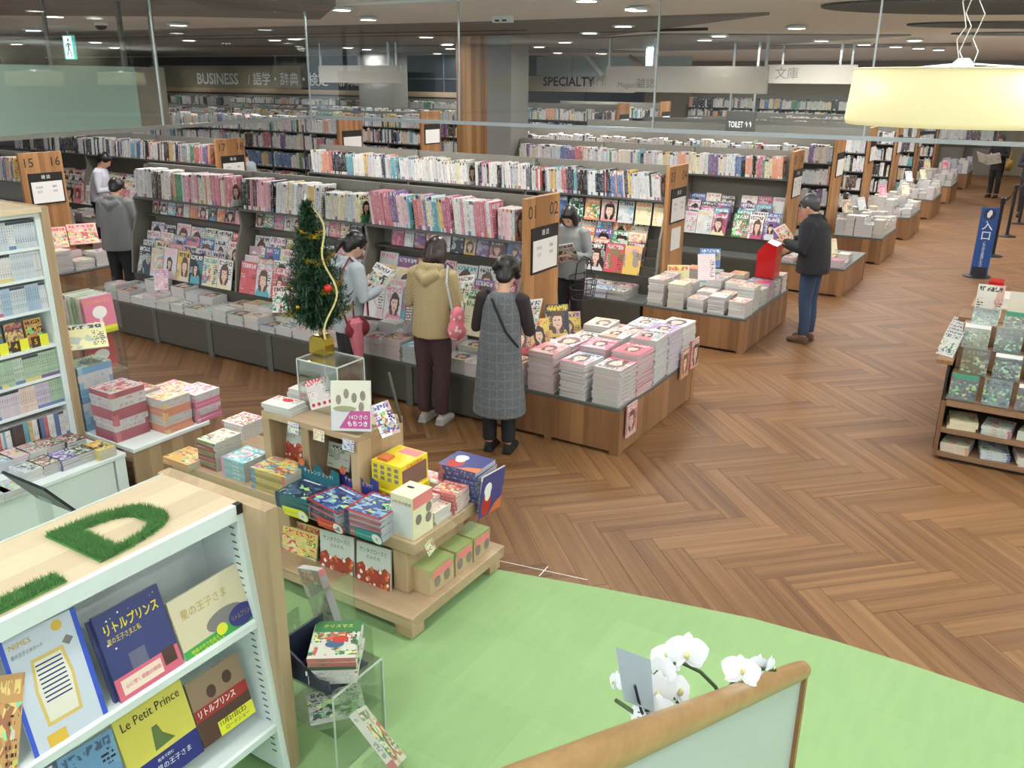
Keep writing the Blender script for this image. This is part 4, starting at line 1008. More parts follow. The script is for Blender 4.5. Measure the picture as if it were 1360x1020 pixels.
for (xx, yy, zz_, ww, hh, rr, mm, key) in ((x5, y5, z5, .26, .24, 0.0, 'card_teal', 'teal-edged'), (x6, y6, z6, .28, .25, -.16, 'crowd_red', 'red-edged blue book pile, middle'), (x7, y7, z7, .24, .25, .06, 'crowd_red', 'red-edged blue book pile beside')):
    ink('card_teal', 24, 96, 110); ink('crowd_red', 176, 48, 34)
    ob = [q for q in COL.objects if q.get('label', '').startswith('topmost book of the ') and key in q.get('label', '')][0]; Mt = flatM(xx, yy, zz_, rr); e2 = .012
    for rc_ in (rect(-ww/2, -hh/2, ww/2, -hh/2+e2), rect(-ww/2, hh/2-e2, ww/2, hh/2), rect(-ww/2, -hh/2, -ww/2+e2, hh/2), rect(ww/2-e2, -hh/2, ww/2, hh/2)): patch(ob, Mt, rc_, mm, 'cover_border', 0.0008)
    patch(ob, Mt, rect(-ww*.4, hh*.32, ww*.1, hh*.36), 'ink_white', 'cover_line', 0.0008)
text('30', 0.05, 'ink_red', flatM(x4+0.09, y4-0.05, z4), None, 'number').name = 'tmp30'
o30 = bpy.data.objects['tmp30']; 
def last_book(): return [o for o in COL.objects if o.name.startswith('picture_book')][-1]
kp(342, 573, 5, 0.02, 0.2, 0.2, C3(WHT, RED, (196, 90, 60)), 'the busy red and white pile behind the cyan one', style=0.6, dx=-0.25, dy=0.1)
bs = thing('boxed_set', 'tall white boxed book set with pink side at the table corner', 'box', (-2.63, 3.25, KZ))
MB().box(-2.715, 3.165, KZ, -2.565, 3.335, KZ+0.25).build('slipcase', MAT[ink('box_cream', 226, 222, 190)], bs, bevel=0.002)
patch(bs, frame((-2.64, 3.165, KZ+0.12), *FY), rect(-0.065, -0.10, 0.065, 0.075), ink('box_white', 214, 220, 222), 'back_label')
text('14ひきの絵本', 0.022, 'ink', frame((-2.64, 3.165, KZ+0.205), *FY), bs, ext=0.001)
FXp = ((0, 1, 0), (0, 0, 1), (1, 0, 0))
patch(bs, frame((-2.565, 3.25, KZ+0.21), *FXp), rect(-0.085, -0.03, 0.085, 0.04), ink('box_pink', 222, 130, 130), 'pink_band')
for dy, dz in ((-0.04, 0.11), (0.045, 0.09), (0.05, 0.15)): patch(bs, frame((-2.565, 3.25+dy, KZ+dz), *FXp), disc(0, 0, 0.026, 0.03), ink('box_grey', 130, 120, 110), 'printed_spot')
patch(bs, flatM(-2.64, 3.25, KZ+0.25), disc(-0.02, 0.02, 0.025, 0.012), 'ink', 'printed_spot')
# lower tier: three boxed sets at the right, picture books at the front
for k, y in enumerate((3.21, 3.45, 3.63)):
    d = 0.22 if k == 0 else 0.165
    b = thing('boxed_set', 'cream and green boxed book set on the lower tier, %s from the front' % ordw(k+1), 'box', (-2.56, y+d/2, 0.15), 'boxed sets on the lower tier')
    MB().box(-2.64, y, 0.151, -2.50, y+d, 0.305).build('slipcase', MAT[ink('box_tan', 188, 164, 130)], b, bevel=0.002)
    MB().box(-2.642, y+0.001, 0.265, -2.498, y+d-0.001, 0.307).build('green_lid', MAT[ink('box_green', 150, 166, 106)], b)
    patch(b, frame((-2.4975, y+d/2, 0.275), *FXp), rect(-d*0.4, -0.03, d*0.4, 0.02), 'box_pink', 'pink_band')
    for dy in (-0.045, 0.045): patch(b, frame((-2.4975, y+d/2+dy, 0.215), *FXp), disc(0, 0, 0.026, 0.034), 'box_grey', 'printed_spot')
SANTA = C3((206, 216, 212), (150, 50, 36), (190, 70, 40))
def santa_cover(o, M, w_, h_):
    """pale sky with the title, a busy red crowd below"""
    text('サンタクロースと', 0.03, 'ink', M @ Matrix.Translation((0, h_*0.36, 0.0005)), o, 'title', fit=w_*0.8)
    text('小人たち', 0.026, 'ink', M @ Matrix.Translation((0, h_*0.24, 0.0005)), o, 'title', fit=w_*0.5)
    rnd = random.Random(5)
    patch(o, M, [(-w_*.5, -h_*.40), (w_*.5, -h_*.44), (w_*.5, h_*.02), (w_*.34, h_*.10), (w_*.18, h_*.0), (0, h_*.03), (-w_*.2, h_*.0), (-w_*.32, h_*.12), (-w_*.5, h_*.04)], ink('crowd_rust', 150, 62, 40), 'printed_panel', 0.0003)
    for k in range(46):
        a, b = rnd.uniform(-.45, .45)*w_, rnd.uniform(-.43, .02)*h_; r_ = rnd.uniform(.025, .055)*w_
        patch(o, M, disc(a, b, r_, r_*1.1, 9), (ink('crowd_red', 176, 48, 34), ink('crowd_orange', 206, 110, 60), 'ink_white', ink('crowd_brown', 120, 60, 40))[k % 4], 'printed_spot', 0.0004+k*0.00001)
for q, lab in ((((425.7, 703.6), (474, 715), (466.5, 781), (425.5, 767)), 'Santa picture book standing on the lower tier, left of two'), (((475, 719), (523, 731), (514, 797), (472, 781)), 'Santa picture book standing on the lower tier, right of two')):
    o, M, w_, h_ = px_book(q, (-3.1, 3.13, 0.15), (0, -cos(radians(8)), sin(radians(8))), 0.012, SANTA, 0.95, lab); santa_cover(o, M, w_, h_)
for k, (a, b) in enumerate(((379, 698), (392, 692))):
    o, M, w_, h_ = px_book(((a, b), (a+46, b+14), (a+38, b+52), (a-8, b+36)), (-3.4, 3.14+0.05*k, 0.15), (0, -cos(radians(12)), sin(radians(12))), 0.01, C3((226, 200, 70), RED, (236, 222, 150)), 0.6, 'yellow picture book leaning on the lower tier, %s one' % ('front', 'rear')[k])
# cubbies
o, M, w_, h_ = px_book(((370, 562), (404, 571), (401, 618), (362, 606)), (-3.6, 3.40, 0.5), (0, -cos(radians(10)), sin(radians(10))), 0.012, SANTA, 0.95, 'Santa picture book standing in the left cubby'); santa_cover(o, M, w_, h_)
o, M, w_, h_ = px_book(((437, 586), (466, 594), (463, 628), (434, 618)), (-3.2, 3.42, 0.5), (0, -cos(radians(10)), sin(radians(10))), 0.012, C3((200, 204, 186), (60, 70, 60), (120, 140, 120)), 0.0, 'pale green picture book standing in the right cubby')
text('もりの', 0.03, 'ink', M @ Matrix.Translation((0.0, h_*0.2, 0.0005)), o, 'title', fit=w_*0.7)
# header cards of the mission books and the round-ended price tags
def header(px0, py0, px1, py1, mat, word, lab, Y, n=6):
    a = aty(px0, py0, Y); b = aty(px1, py1, Y); wd = (b.x-a.x); hh = 0.22; t = thing('header_card', lab, 'card', (a.x+wd/2, Y, KZ))
    pts = [(a.x, KZ)]+[(b.x, KZ)]+[(a.x+wd*(1-k/12), KZ+hh*(0.78+0.16*sin(k*1.3)+0.06*cos(k*2.9))) for k in range(13)]
    MB().prism(pts, Y-0.004, Y, 'y').build('card', MAT[mat], t)
    text(word, 0.032, 'ink_white', frame((a.x+wd/2, Y-0.0045, KZ+0.145), *FY), t, fit=wd*0.7)
    patch(t, frame((a.x+wd*0.1, Y-0.0045, KZ+0.19), *FY), disc(0, 0, 0.024), 'crowd_orange', 'printed_spot', 0.0006)
header(398, 640, 452, 650, ink('card_teal', 24, 96, 110), 'チャレンジ ミッケ!', 'teal header card with white lettering behind the night scene books', 3.285)
header(452, 648, 504, 665, ink('card_blue', 40, 46, 120), 'チャレンジ ミッケ!', 'blue header card with white lettering behind the middle blue books', 3.325)
def tagcard(px, py, mat, lab, tm='ink_white', rz=0.0):
    c = aty(px, py, 3.035); t = thing('price_tag', lab, 'price tag', c)
    pts = rect(-0.09, -0.026, 0.06, 0.026)
    pts = [(-0.09, -0.03), (0.06, -0.03)]+disc(0.06, 0, 0.04, 0.04, 12, -pi/2, pi/2)+[(0.06, 0.04), (-0.09, 0.03)]
    M = frame(c, (1, 0, 0.0), (0, -0.25, 0.97), (0, -0.97, -0.25))
    MB().add([M @ Vector((a, b, z)) for z in (0, 0.002) for a, b in pts], [tuple(range(len(pts)))[::-1], tuple(range(len(pts), 2*len(pts)))]+[(i, (i+1) % len(pts), len(pts)+(i+1) % len(pts), len(pts)+i) for i in range(len(pts))]).build('card', MAT[mat], t)
    patch(t, M @ Matrix.Translation((0, 0, 0.0022)), disc(0.06, 0, 0.034), 'ink_white', 'white_disc')
    text('チャレンジ ミッケ!', 0.022, tm, M @ Matrix.Translation((-0.03, 0, 0.0022)), t, fit=0.1)
    text('4', 0.03, 'ink', M @ Matrix.Translation((0.06, 0, 0.003)), t)
tagcard(392, 682, ink('tag_yellow', 226, 226, 60), 'yellow price tag hanging at the table front, left of three', 'ink_grey')
tagcard(438, 698, ink('tag_red', 206, 70, 50), 'red price tag hanging at the table front, middle of three')
tagcard(489, 712, ink('tag_teal', 30, 140, 140), 'teal price tag hanging at the table front, right of three')
# small price cards
def pcard(c, w_, h_, lab, facing=-pi/2, tilt=0.3, cols=None, roll=0.0):
    book(up_h(standM(c, facing, tilt, roll), h_), w_, h_, 0.002, *(cols or C3((236, 240, 244), (90, 130, 190), (240, 200, 190))), style=0.6, name='price_card', label=lab, cat='price card')
for px, py, Y, lab, cols in ((389, 569, 3.295, 'small white price card above the left cubby', None), (423, 579, 3.295, 'small cream price card right of the first', C3((246, 240, 226), (230, 150, 80), (246, 226, 206))),
                             (462, 592, 3.295, 'small violet price card under the pink-banded book', C3((226, 226, 240), (90, 80, 160), (190, 180, 226)))):
    p = aty(px, py, Y); pcard((p.x, p.y, p.z-0.03), 0.085, 0.065, lab, tilt=0.12, cols=cols)
p = atx(574, 725, -2.535); pcard((p.x, p.y, p.z-0.04), 0.07, 0.08, 'pale green price card hanging at the table corner', 0.0, 0.15, C3((216, 230, 180), (200, 90, 60), (240, 240, 230)), 0.3)
# behind the boxes: yellow boxed sets, red piles, the Santa pile and its hanging copy
ye = thing('boxed_set', 'bright yellow boxed comic set, upper one of two', 'box', (-2.93, 3.5, 0.6))
yb = thing('boxed_set', 'yellow boxed set with red front under the other one', 'box', (-2.95, 3.46, KZ))
plain('box_yellow', lin(232, 210, 50), 0.35, noise=0.03)
MB().box(-3.045, 3.36, KZ, -2.80, 3.62, KZ+0.12).build('slipcase', MAT['box_yellow'], yb, bevel=0.002)
patch(yb, frame((-2.9, 3.36, KZ+0.04), *FY), rect(-0.12, -0.04, 0.08, 0.03), 'crowd_red', 'red_band'); patch(yb, frame((-2.9, 3.36, KZ+0.085), *FY), disc(0, 0, 0.026), ink('spot_green', 70, 150, 110), 'printed_spot')
MB().box(-3.03, 3.38, KZ+0.121, -2.82, 3.63, KZ+0.28).build('slipcase', MAT['box_yellow'], ye, bevel=0.002)
for r_ in range(3):
    for c_ in range(4): patch(ye, frame((-3.0+c_*0.05, 3.38, KZ+0.25-r_*0.033), *FY), rect(-0.014, -0.011, 0.014, 0.011), 'ink_grey', 'printed_spot')
patch(ye, frame((-2.82, 3.505, KZ+0.20), *FXp), rect(-0.11, -0.07, 0.11, 0.05), ink('box_photo', 120, 90, 80), 'printed_picture')
text('日本の歴史', 0.03, 'ink_red', frame((-2.82, 3.505, KZ+0.255), *FXp), ye, ext=0.001)
patch(ye, flatM(-2.9, 3.54, KZ+0.28), rect(-0.07, 0.0, 0.07, 0.08), 'box_pink', 'printed_picture'); 
rb = boxo('small_box', MAT['crowd_orange'], None, -3.0, 3.40, KZ+0.281, -2.93, 3.47, KZ+0.296); tag(rb, 'small orange box lying on the yellow boxed set', 'box')
def kq(x, y): return (200+x*.37267, 480+y*.37267)
pile(-2.72, 3.44, KZ, 5, 0.13, 0.16, 0.02, C3((206, 60, 60), WHT, (236, 180, 60)), 0.6, 0.0, 'the small red pile between box sets', name='picture_book', cat='book', sp=True)
pile(-2.63, 3.44, KZ, 4, 0.11, 0.15, 0.018, C3((226, 220, 200), (160, 60, 60), (200, 150, 140)), 0.0, 0.0, 'the small cream pile at the aisle side', name='picture_book', cat='book', sp=True)
pile(-2.64, 3.60, KZ, 5, 0.16, 0.15, 0.022, C3((206, 36, 44), (240, 200, 180), (226, 120, 60)), 0.6, 0.1, 'the glossy red pile before the blue Santa pile', name='picture_book', cat='book', sp=True)
pile(-2.87, 3.70, KZ, 3, 0.22, 0.13, 0.03, C3((226, 120, 130), WHT, (236, 190, 190)), 0.6, 0.0, 'the pink pile behind the yellow boxes', name='picture_book', cat='book')
sp = (-2.66, 3.80); SC = C3((40, 50, 130), (226, 226, 226), (190, 50, 50))
zs = pile(sp[0], sp[1], KZ, 7, 0.26, 0.22, 0.027, SC, 0.95, 0.05, 'the blue Santa pile at the far right corner', name='picture_book', cat='book', sp=True)
def santa_print(o, M, w_, h_):
    patch(o, M, disc(-0.20*w_, 0.14*h_, .16*w_, .16*h_), 'ink_white', 'printed_shape', 0.0004); patch(o, M, disc(-0.20*w_, -0.2*h_, .2*w_, .28*h_), 'crowd_red', 'printed_shape', 0.0005)
    patch(o, M, disc(-0.18*w_, 0.0*h_, .12*w_, .14*h_), 'ink_white', 'printed_shape', 0.0006); patch(o, M, [(-.05*w_, -.5*h_), (.5*w_, -.5*h_), (.5*w_, -.2*h_), (.2*w_, -.3*h_)], 'crowd_orange', 'printed_shape', 0.0005)
o = [q for q in COL.objects if q.get('label', '').startswith('topmost book of the blue Santa')][0]; santa_print(o, flatM(sp[0], sp[1], zs, 0.05), 0.26, 0.22)
M = up_h(standM((-2.515, 3.79, 0.40), 0.0, radians(-6), radians(-4)), 0.27)
o = book(M, 0.24, 0.27, 0.012, *SC, style=0.95, name='picture_book', label='blue Santa picture book hanging at the table end', cat='book'); santa_print(o, M @ Matrix.Translation((0, 0, 0.012)), 0.24, 0.27)
# ---- on the cubby box: white books, acrylic case with the tree, displayed books
for k, (x, y, n, pw) in enumerate(((-3.70, 3.392, 2, 0.215), (-3.742, 3.60, 3, 0.145))):
    zt = pile(x, y, BZ1+0.0005, n, pw, 0.15, 0.026, C3((238, 238, 236), (200, 50, 60), (238, 238, 236)), 0.0, 0.05, 'the %s white pile with red print' % ('front', 'rear')[k], name='picture_book', cat='book')
    o = [q for q in COL.objects if q.get('label', '').startswith('topmost book of the %s white pile' % ('front', 'rear')[k])][0]
    patch(o, flatM(x, y, zt, 0.05), disc(0.0, 0.03, 0.04, 0.025, 11), 'ink_red', 'printed_shape', 0.0006)
o, M, w_, h_ = px_book(((415, 505), (444, 496), (435, 540), (403, 547)), (-3.5, 3.40, 0.93), (0.35, -0.85, 0.3), 0.012, C3((226, 218, 222), (196, 60, 70), (210, 190, 196)), 0.0, 'upright white book with red striped edge on the cubby box')
for k in range(7): patch(o, M, rect(-w_*.5+k*w_/7, h_*.42, -w_*.5+(k+.55)*w_/7, h_*.5), 'ink_red', 'stripe')
for k in range(4): patch(o, M, disc(-w_*.36+k*w_*.24, -h_*.36, .011), 'crowd_red', 'printed_spot')
ac = thing('acrylic_case', 'clear acrylic case carrying the little Christmas tree', 'case', (-3.53, 3.60, BZ1))
AX0, AX1, AY0, AY1, AZ1 = -3.66, -3.34, 3.475, 3.705, 1.225
for nm, c in (('pane', (AX0, AY0, BZ1, AX1, AY0+.005, AZ1)), ('pane', (AX0, AY1-.005, BZ1, AX1, AY1, AZ1)), ('pane', (AX0, AY0, BZ1, AX0+.005, AY1, AZ1)), ('pane', (AX1-.005, AY0, BZ1, AX1, AY1, AZ1)), ('top_pane', (AX0, AY0, AZ1, AX1, AY1, AZ1+.006))):
    MB().box(*c).build(nm, MAT['acrylic'], ac)
ed = MB(); r_ = 0.003
for x in (AX0, AX1):
    for y in (AY0, AY1): ed.box(x-r_, y-r_, BZ1, x+r_, y+r_, AZ1)
for y in (AY0, AY1): ed.box(AX0, y-r_, AZ1, AX1, y+r_, AZ1+.007)
for x in (AX0, AX1): ed.box(x-r_, AY0, AZ1, x+r_, AY1, AZ1+.007)
ed.build('polished_edge', MAT['acrylic_edge'], ac)
# the mouse family book: cover motif kept generic
o, M, w_, h_ = px_book(((440, 505), (492, 506), (491, 573), (439, 572)), (-3.12, 3.325, 0.925), (0.15, -0.95, 0.26), 0.014, C3((226, 224, 206), (120, 110, 90), (226, 224, 206)), 0.95, 'cream picture book with a pink band displayed on the cubby box')
patch(o, M, rect(-w_*.5, -h_*.5, w_*.5, -h_*.10), ink('band_grey', 206, 206, 214), 'paper_band'); patch(o, M, [(-w_*.3, -h_*.45), (w_*.5, -h_*.45), (w_*.5, -h_*.10), (0, -h_*.10)], ink('band_pink', 176, 70, 136), 'paper_band', 0.0006)
text('14ひきの', 0.032, 'ink_white', M @ Matrix.Translation((w_*.2, -h_*.23, 0.001)), o, 'title', fit=w_*.5); text('もちつき', 0.034, 'ink_white', M @ Matrix.Translation((w_*.18, -h_*.36, 0.001)), o, 'title', fit=w_*.56, bold=0.02)
for k, (a, b) in enumerate(((-.3, .12), (-.1, .24), (.1, .16), (.32, .2), (.28, -.02))): patch(o, M, disc(a*w_, b*h_, w_*.07, h_*.10), 'box_grey', 'printed_spot')
patch(o, M, disc(-.15*w_, -.06*h_, w_*.3, h_*.06), ink('box_moss', 150, 150, 120), 'printed_spot')
o, M, w_, h_ = px_book(((491, 539), (514, 532), (533, 572), (508, 583)), (-2.93, 3.42, 0.92), (0.55, -0.62, 0.55), 0.02, C3((236, 236, 240), (60, 70, 170), (200, 60, 70)), 0.6, 'thick paperback leaning against the cubby box edge')
text('自由研究', 0.02, 'ink', M @ Matrix.Translation((0, -h_*.2, 0.001)), o, 'title', fit=w_*.8)
st = thing('acrylic_easel', 'clear acrylic easel behind the cream picture book', 'stand', (-3.1, 3.4, BZ1))
MB().box(-3.2, 3.43, BZ1, -3.08, 3.435, BZ1+0.24).build('back_plate', MAT['acrylic'], st); MB().box(-3.2, 3.33, BZ1, -3.08, 3.5, BZ1+0.004).build('foot_plate', MAT['acrylic'], st)
# wooden easel slat behind it
sl = MB().tube([(-3.0, 3.62, BZ1+0.0), (-3.06, 3.60, BZ1+0.30)], 0.009, 6).build('wooden_slat', MAT['grey_laminate']); tag(sl, 'thin grey slat standing behind the cream picture book', 'slat')
# ---- Christmas tree in a gold bell-shaped pot
TB = atz(428, 468, AZ1+0.006); TB = Vector((-3.62, 3.62, AZ1+0.006)); TB.x = atz(428, 470, AZ1).x; TB.y = atz(428, 470, AZ1).y
TB.y = min(TB.y, 3.66)
tr = thing('christmas_tree', 'small green Christmas tree with gold tinsel in a gold pot', 'tree', TB)
g_ = MB(); g_.prism([(-0.068, 0), (0.068, 0), (0.064, 0.06), (0.055, 0.095), (0.03, 0.118), (-0.03, 0.118), (-0.055, 0.095), (-0.064, 0.06)], -0.045, 0.045, 'y')
g_.v = [tuple(Vector(p)+TB) for p in g_.v]; g_.build('pot', MAT['gold'], tr, bevel=0.006)
T0 = TB+Vector((0, 0, 0.10)); TH = 0.80
top = T0+Vector((-0.05, 0, TH))
MB().tube([T0, (T0+top)/2, top], [0.012, 0.008, 0.003], 8).build('trunk', MAT['walnut_v'], tr)
plain('needle', lin(36, 74, 46), 0.6, noise=0.25, nscale=150)
ndl = MB(); rnd = random.Random(3)
for lv in range(24):
    f = lv/23; base = T0.lerp(top, 0.10+0.87*f); R = 0.205*(1-f)**0.85+0.025
    if lv < 3: R *= (0.35, 0.6, 0.85)[lv]
    nb = int(11+11*(1-f))
    for b in range(nb):
        a = 2*pi*b/nb+rnd.uniform(-.3, .3); L = R*rnd.uniform(.75, 1.1); d = Vector((cos(a), sin(a), 0.28-0.25*(1-f))).normalized()
        tip = base+d*L
        for k in range(int(34*L/0.2)+12):
            s = k/(int(34*L/0.2)+11); p = base.lerp(tip, 0.15+0.85*s); nd = (d*0.6+Vector((rnd.uniform(-1, 1), rnd.uniform(-1, 1), rnd.uniform(-.9, 1)))).normalized()
            q = p+nd*rnd.uniform(.028, .045); sd = nd.cross(Vector((0, 0, 1))).normalized()*0.0042
            ndl.add([p-sd, p+sd, q+sd*.4, q-sd*.4], [(0, 1, 2, 3)])
nd_o = ndl.build('needles', MAT['needle'], tr); nd_o['kind'] = 'stuff'
tn = MB()
for lv, f in enumerate((0.2, 0.4, 0.6, 0.78)):
    base = T0.lerp(top, f); R = 0.205*(1-f)**0.85+0.02
    for k in range(120):
        a = 2*pi*k/120; p = base+Vector((cos(a)*R, sin(a)*R, 0.02*sin(3*a)))
        if sin(a*2+lv) < -0.2: continue
        for j in range(4):
            dd = Vector((rnd.uniform(-1, 1), rnd.uniform(-1, 1), rnd.uniform(-1, 1)))*0.02; tn.add([p, p+dd, p+dd*.9+Vector((0, 0, .004))], [(0, 1, 2)])
to = tn.build('tinsel', MAT['gold_tinsel'], tr); to['kind'] = 'stuff'
# bauble and long ribbon
vdir = (CAM-TB); vdir.z = 0; vdir.normalize()
side = Vector((vdir.y, -vdir.x, 0))
bb = T0+Vector((0, 0, 0.33))+vdir*0.14-side*0.055
MB().ball(bb, .024, .024, .024).build('bauble', MAT['red_shiny'], tr, smooth=True)
bb2 = T0+Vector((0, 0, 0.27))+vdir*0.12+side*0.12
MB().ball(bb2+Vector((0, 0, -.05)), .018, .018, .018).build('bauble', MAT['gold'], tr, smooth=True)
rb = MB(); pts = []
for k in range(26):
    s = k/25; p = top+Vector((0, 0, -0.02))+(T0+Vector((0, 0, 0.06))-top)*s; R = 0.03+0.17*s
    p = p+vdir*R - side*(0.03+0.07*sin(s*3.0)*0.9+0.03*sin(s*12)) ; pts.append(p)
for a, b in zip(pts, pts[1:]): rb.add([a-side*.006, a+side*.006, b+side*.006, b-side*.006], [(0, 1, 2, 3)])
rb.build('ribbon', MAT['ribbon_gold'], tr)
MB().lathe(top+Vector((0, 0, -.01)), [(.012, 0), (.016, .02), (.006, .06), (.001, .075)], 8).build('top_ornament', MAT['steel'], tr)
o30.name = 'number'; adopt(o30, [q for q in COL.objects if q.get('label', '').startswith('topmost book of the yellow picture book pile with')][0])
# ------------------------------------------------------------------ left: comics bookcase with a low table in front
CXF, CY1 = -5.36, 3.05
mc = thing('comics_bookcase', 'tall white bookcase of comics with a light wood end panel', 'bookcase', (-5.6, 2.1, 0))
MB().box(CXF-0.50, CY1, 0.0, CXF+0.02, CY1+0.05, 2.03).build('end_panel', MAT['oak_z'], mc, bevel=0.003)
MB().box(CXF-0.45, 1.2, 0.0, CXF-0.43, CY1, 2.0).build('back_panel', MAT['white_paint'], mc)
MB().box(CXF-0.45, CY1-0.035, 0.0, CXF, CY1, 2.0).build('side_panel', MAT['white_paint'], mc)
MB().box(CXF-0.45, 1.2, 1.975, CXF, CY1-0.036, 2.0).build('top_board', MAT['white_paint'], mc)
MB().box(CXF-0.50, 1.2, 2.001, CXF+0.03, CY1, 2.03).build('wood_cap', MAT['oak_y'], mc)
CZ = (0.525, 0.755, 0.95, 1.155, 1.395, 1.60, 1.79)
for z in CZ: MB().box(CXF-0.43, 1.2, z-0.018, CXF-0.004, CY1-0.036, z).build('shelf', MAT['white_paint'], mc)
BLUEW = L3((206, 222, 236), (226, 232, 240), (150, 190, 226)); GREENW = L3((196, 220, 196), (216, 226, 206), (170, 206, 170)); PAST = L3((226, 206, 226), (240, 206, 190), (206, 190, 220))
sets = [(CZ[6], (BLUEW,), 'top'), (CZ[5], (BLUEW, WHITES), 'second'), (CZ[4], (BLUEW,), 'third'), (CZ[2], (GREENW, GREENW), 'fifth'), (CZ[1], (GREENW, PAST), 'sixth'), (CZ[0], (WHITES, WHITES, BRIGHT, DARKS), 'lowest')]
def manga_row(y0, y1, z, pal, d):
    y = y1; k = 0; i = 0; c = random.choice(pal[0]); run = 0; c3 = pick(BRIGHT)
    while y > y0+0.02:
        if run <= 0: c = pick(*pal); run = random.randint(3, 9) if d != 'lowest' else random.randint(1, 2); c3 = pick(BRIGHT, L3((240, 210, 60), (60, 120, 190))); seed0 = random.random()
        run -= 1; k += 1; t = random.uniform(0.0135, 0.0165) if d != 'lowest' else random.uniform(0.011, 0.02)
        M = frame((CXF-0.012-0.056, y-t, z+0.0005+0.084), (-1, 0, 0), (0, 0, 1), (0, 1, 0))
        book(M, 0.112, 0.167, t-0.0006, shade(c, random.uniform(.93, 1.03)), lin(60, 70, 90), c3, 0.0, seed=(seed0*0.97+0.3) % 1.0, name='comic_volume', cat='comic',
             label='comic volume, %s from the right on the %s white bookcase shelf' % (ordw(k), d), group='comic volumes in the white bookcase')
        y -= t
for z, pal, d in sets: manga_row(2.28 if d != 'lowest' else 2.1, CY1-0.038, z, pal, d)
for k, (y, c) in enumerate(((2.93, C3((226, 140, 50), (40, 36, 30), (240, 200, 60))), (2.80, C3((120, 90, 96), (230, 60, 60), (240, 220, 120))), (2.67, C3((90, 130, 170), (40, 36, 30), (226, 190, 90))), (2.54, C3((60, 50, 60), (226, 190, 60), (190, 90, 60))), (2.41, C3((170, 60, 60), (240, 220, 60), (60, 60, 90))))):
    book(up_h(standM((CXF-0.10, y, CZ[3]+0.001), 0.0, radians(4)), 0.172), 0.112, 0.172, 0.03, *c, style=0.6, name='comic_volume', cat='comic', label='face-out comic on the fourth shelf, %s from the right in the white bookcase' % ordw(k+1), group='face-out comics in the white bookcase')
    tg = thing('number_card', 'brown and yellow number card %s from the right on the fourth shelf' % ordw(k+1), 'card', (CXF-0.03, y, CZ[3]))
    MB().box(CXF-0.03, y-0.055, CZ[3]+0.001, CXF-0.027, y+0.0, CZ[3]+0.07).build('brown_card', MAT[ink('card_brown', 70, 50, 36)], tg)
    MB().box(CXF-0.03, y+0.0, CZ[3]+0.001, CXF-0.027, y+0.055, CZ[3]+0.075).build('yellow_card', MAT['tag_yellow'], tg)
    text(str(5-k), 0.05, 'ink_yellow', frame((CXF-0.0265, y-0.028, CZ[3]+0.036), *FXp), tg)
wt = thing('low_table', 'low white table with flat comics in front of the comics bookcase', 'table', (-5.09, 2.0, 0))
MB().box(CXF+0.001, 0.9, 0.47, -4.83, CY1-0.001, 0.50).build('table_top', MAT['white_paint'], wt, bevel=0.004)
MB().box(-4.86, 0.9, 0.06, -4.845, CY1-0.09, 0.47).build('front_panel', MAT['white_paint'], wt)
MB().box(-4.875, CY1-0.08, 0.0, -4.835, CY1-0.01, 0.47).build('leg', MAT['white_paint'], wt); MB().box(-4.875, 2.05, 0.0, -4.835, 2.12, 0.47).build('leg', MAT['white_paint'], wt)
MB().box(-4.93, 0.9, 0.0, -4.90, CY1-0.02, 0.06).build('kick_board', MAT['kick'], wt)
wt2 = thing('low_table', 'low wooden table with thick picture book piles at the bookcase end', 'table', (-5.3, 3.4, 0))
MB().box(-5.95, CY1+0.052, 0.47, -4.83, 3.72, 0.50).build('table_top', MAT['white_paint'], wt2, bevel=0.004)
MB().box(-4.865, CY1+0.056, 0.05, -4.845, 3.66, 0.47).build('front_panel', MAT['oak_z'], wt2); MB().box(-5.9, 3.67, 0.05, -4.9, 3.69, 0.47).build('side_panel', MAT['oak_z'], wt2)
for x, y in ((-4.87, 3.66), (-5.93, 3.66), (-5.93, CY1+0.06)): MB().box(x, y, 0, x+0.04, y+0.04, 0.47).build('leg', MAT['walnut_v'], wt2)
fl_c = [C3((216, 222, 226), (90, 100, 120), (190, 200, 206)), C3((90, 76, 76), (240, 226, 220), (200, 150, 150)), C3((86, 60, 150), (226, 210, 240), (150, 120, 200)), C3((60, 64, 66), (226, 226, 220), (150, 160, 150)), C3((230, 206, 60), (200, 50, 40), (60, 60, 70)),
        C3((170, 200, 226), WHT, (120, 160, 210)), C3((236, 190, 206), (236, 206, 120), (180, 120, 200)), C3((226, 214, 216), (190, 120, 130), (150, 120, 130)), C3((70, 66, 70), (206, 70, 70), (226, 220, 216)), C3((50, 50, 56), (206, 60, 60), (236, 236, 236))]
fl_p = [(35, 620), (58, 612), (83, 605), (105, 597), (132, 592), (-4, 610), (18, 602), (40, 595), (64, 587), (93, 582)]
for k, ((px, py), c) in enumerate(zip(fl_p, fl_c)):
    n = 4; zt = 0.5005+n*0.0164; p = atz(px, py, zt)
    pile(p.x, p.y, 0.5005, n, 0.115, 0.175, 0.016, c, 0.6, pi/2, 'the %s comic pile, %s row on the white table' % (ordw(k % 5+1), ('front', 'rear')[k//5]), name='comic_volume', cat='comic', group='flat comic piles on the white table', jit=0.002)
for k, (px, py) in enumerate(((10, 645), (-12, 652))):
    p = atz(px, py, 0.55); pile(p.x, p.y, 0.5005, 3, 0.13, 0.18, 0.016, C3((190, 206, 226), (226, 190, 80), (120, 170, 200)), 0.6, pi/2, 'the bright comic pile at the left picture edge, %s' % ('right', 'left')[k], name='comic_volume', cat='comic', jit=0.002)
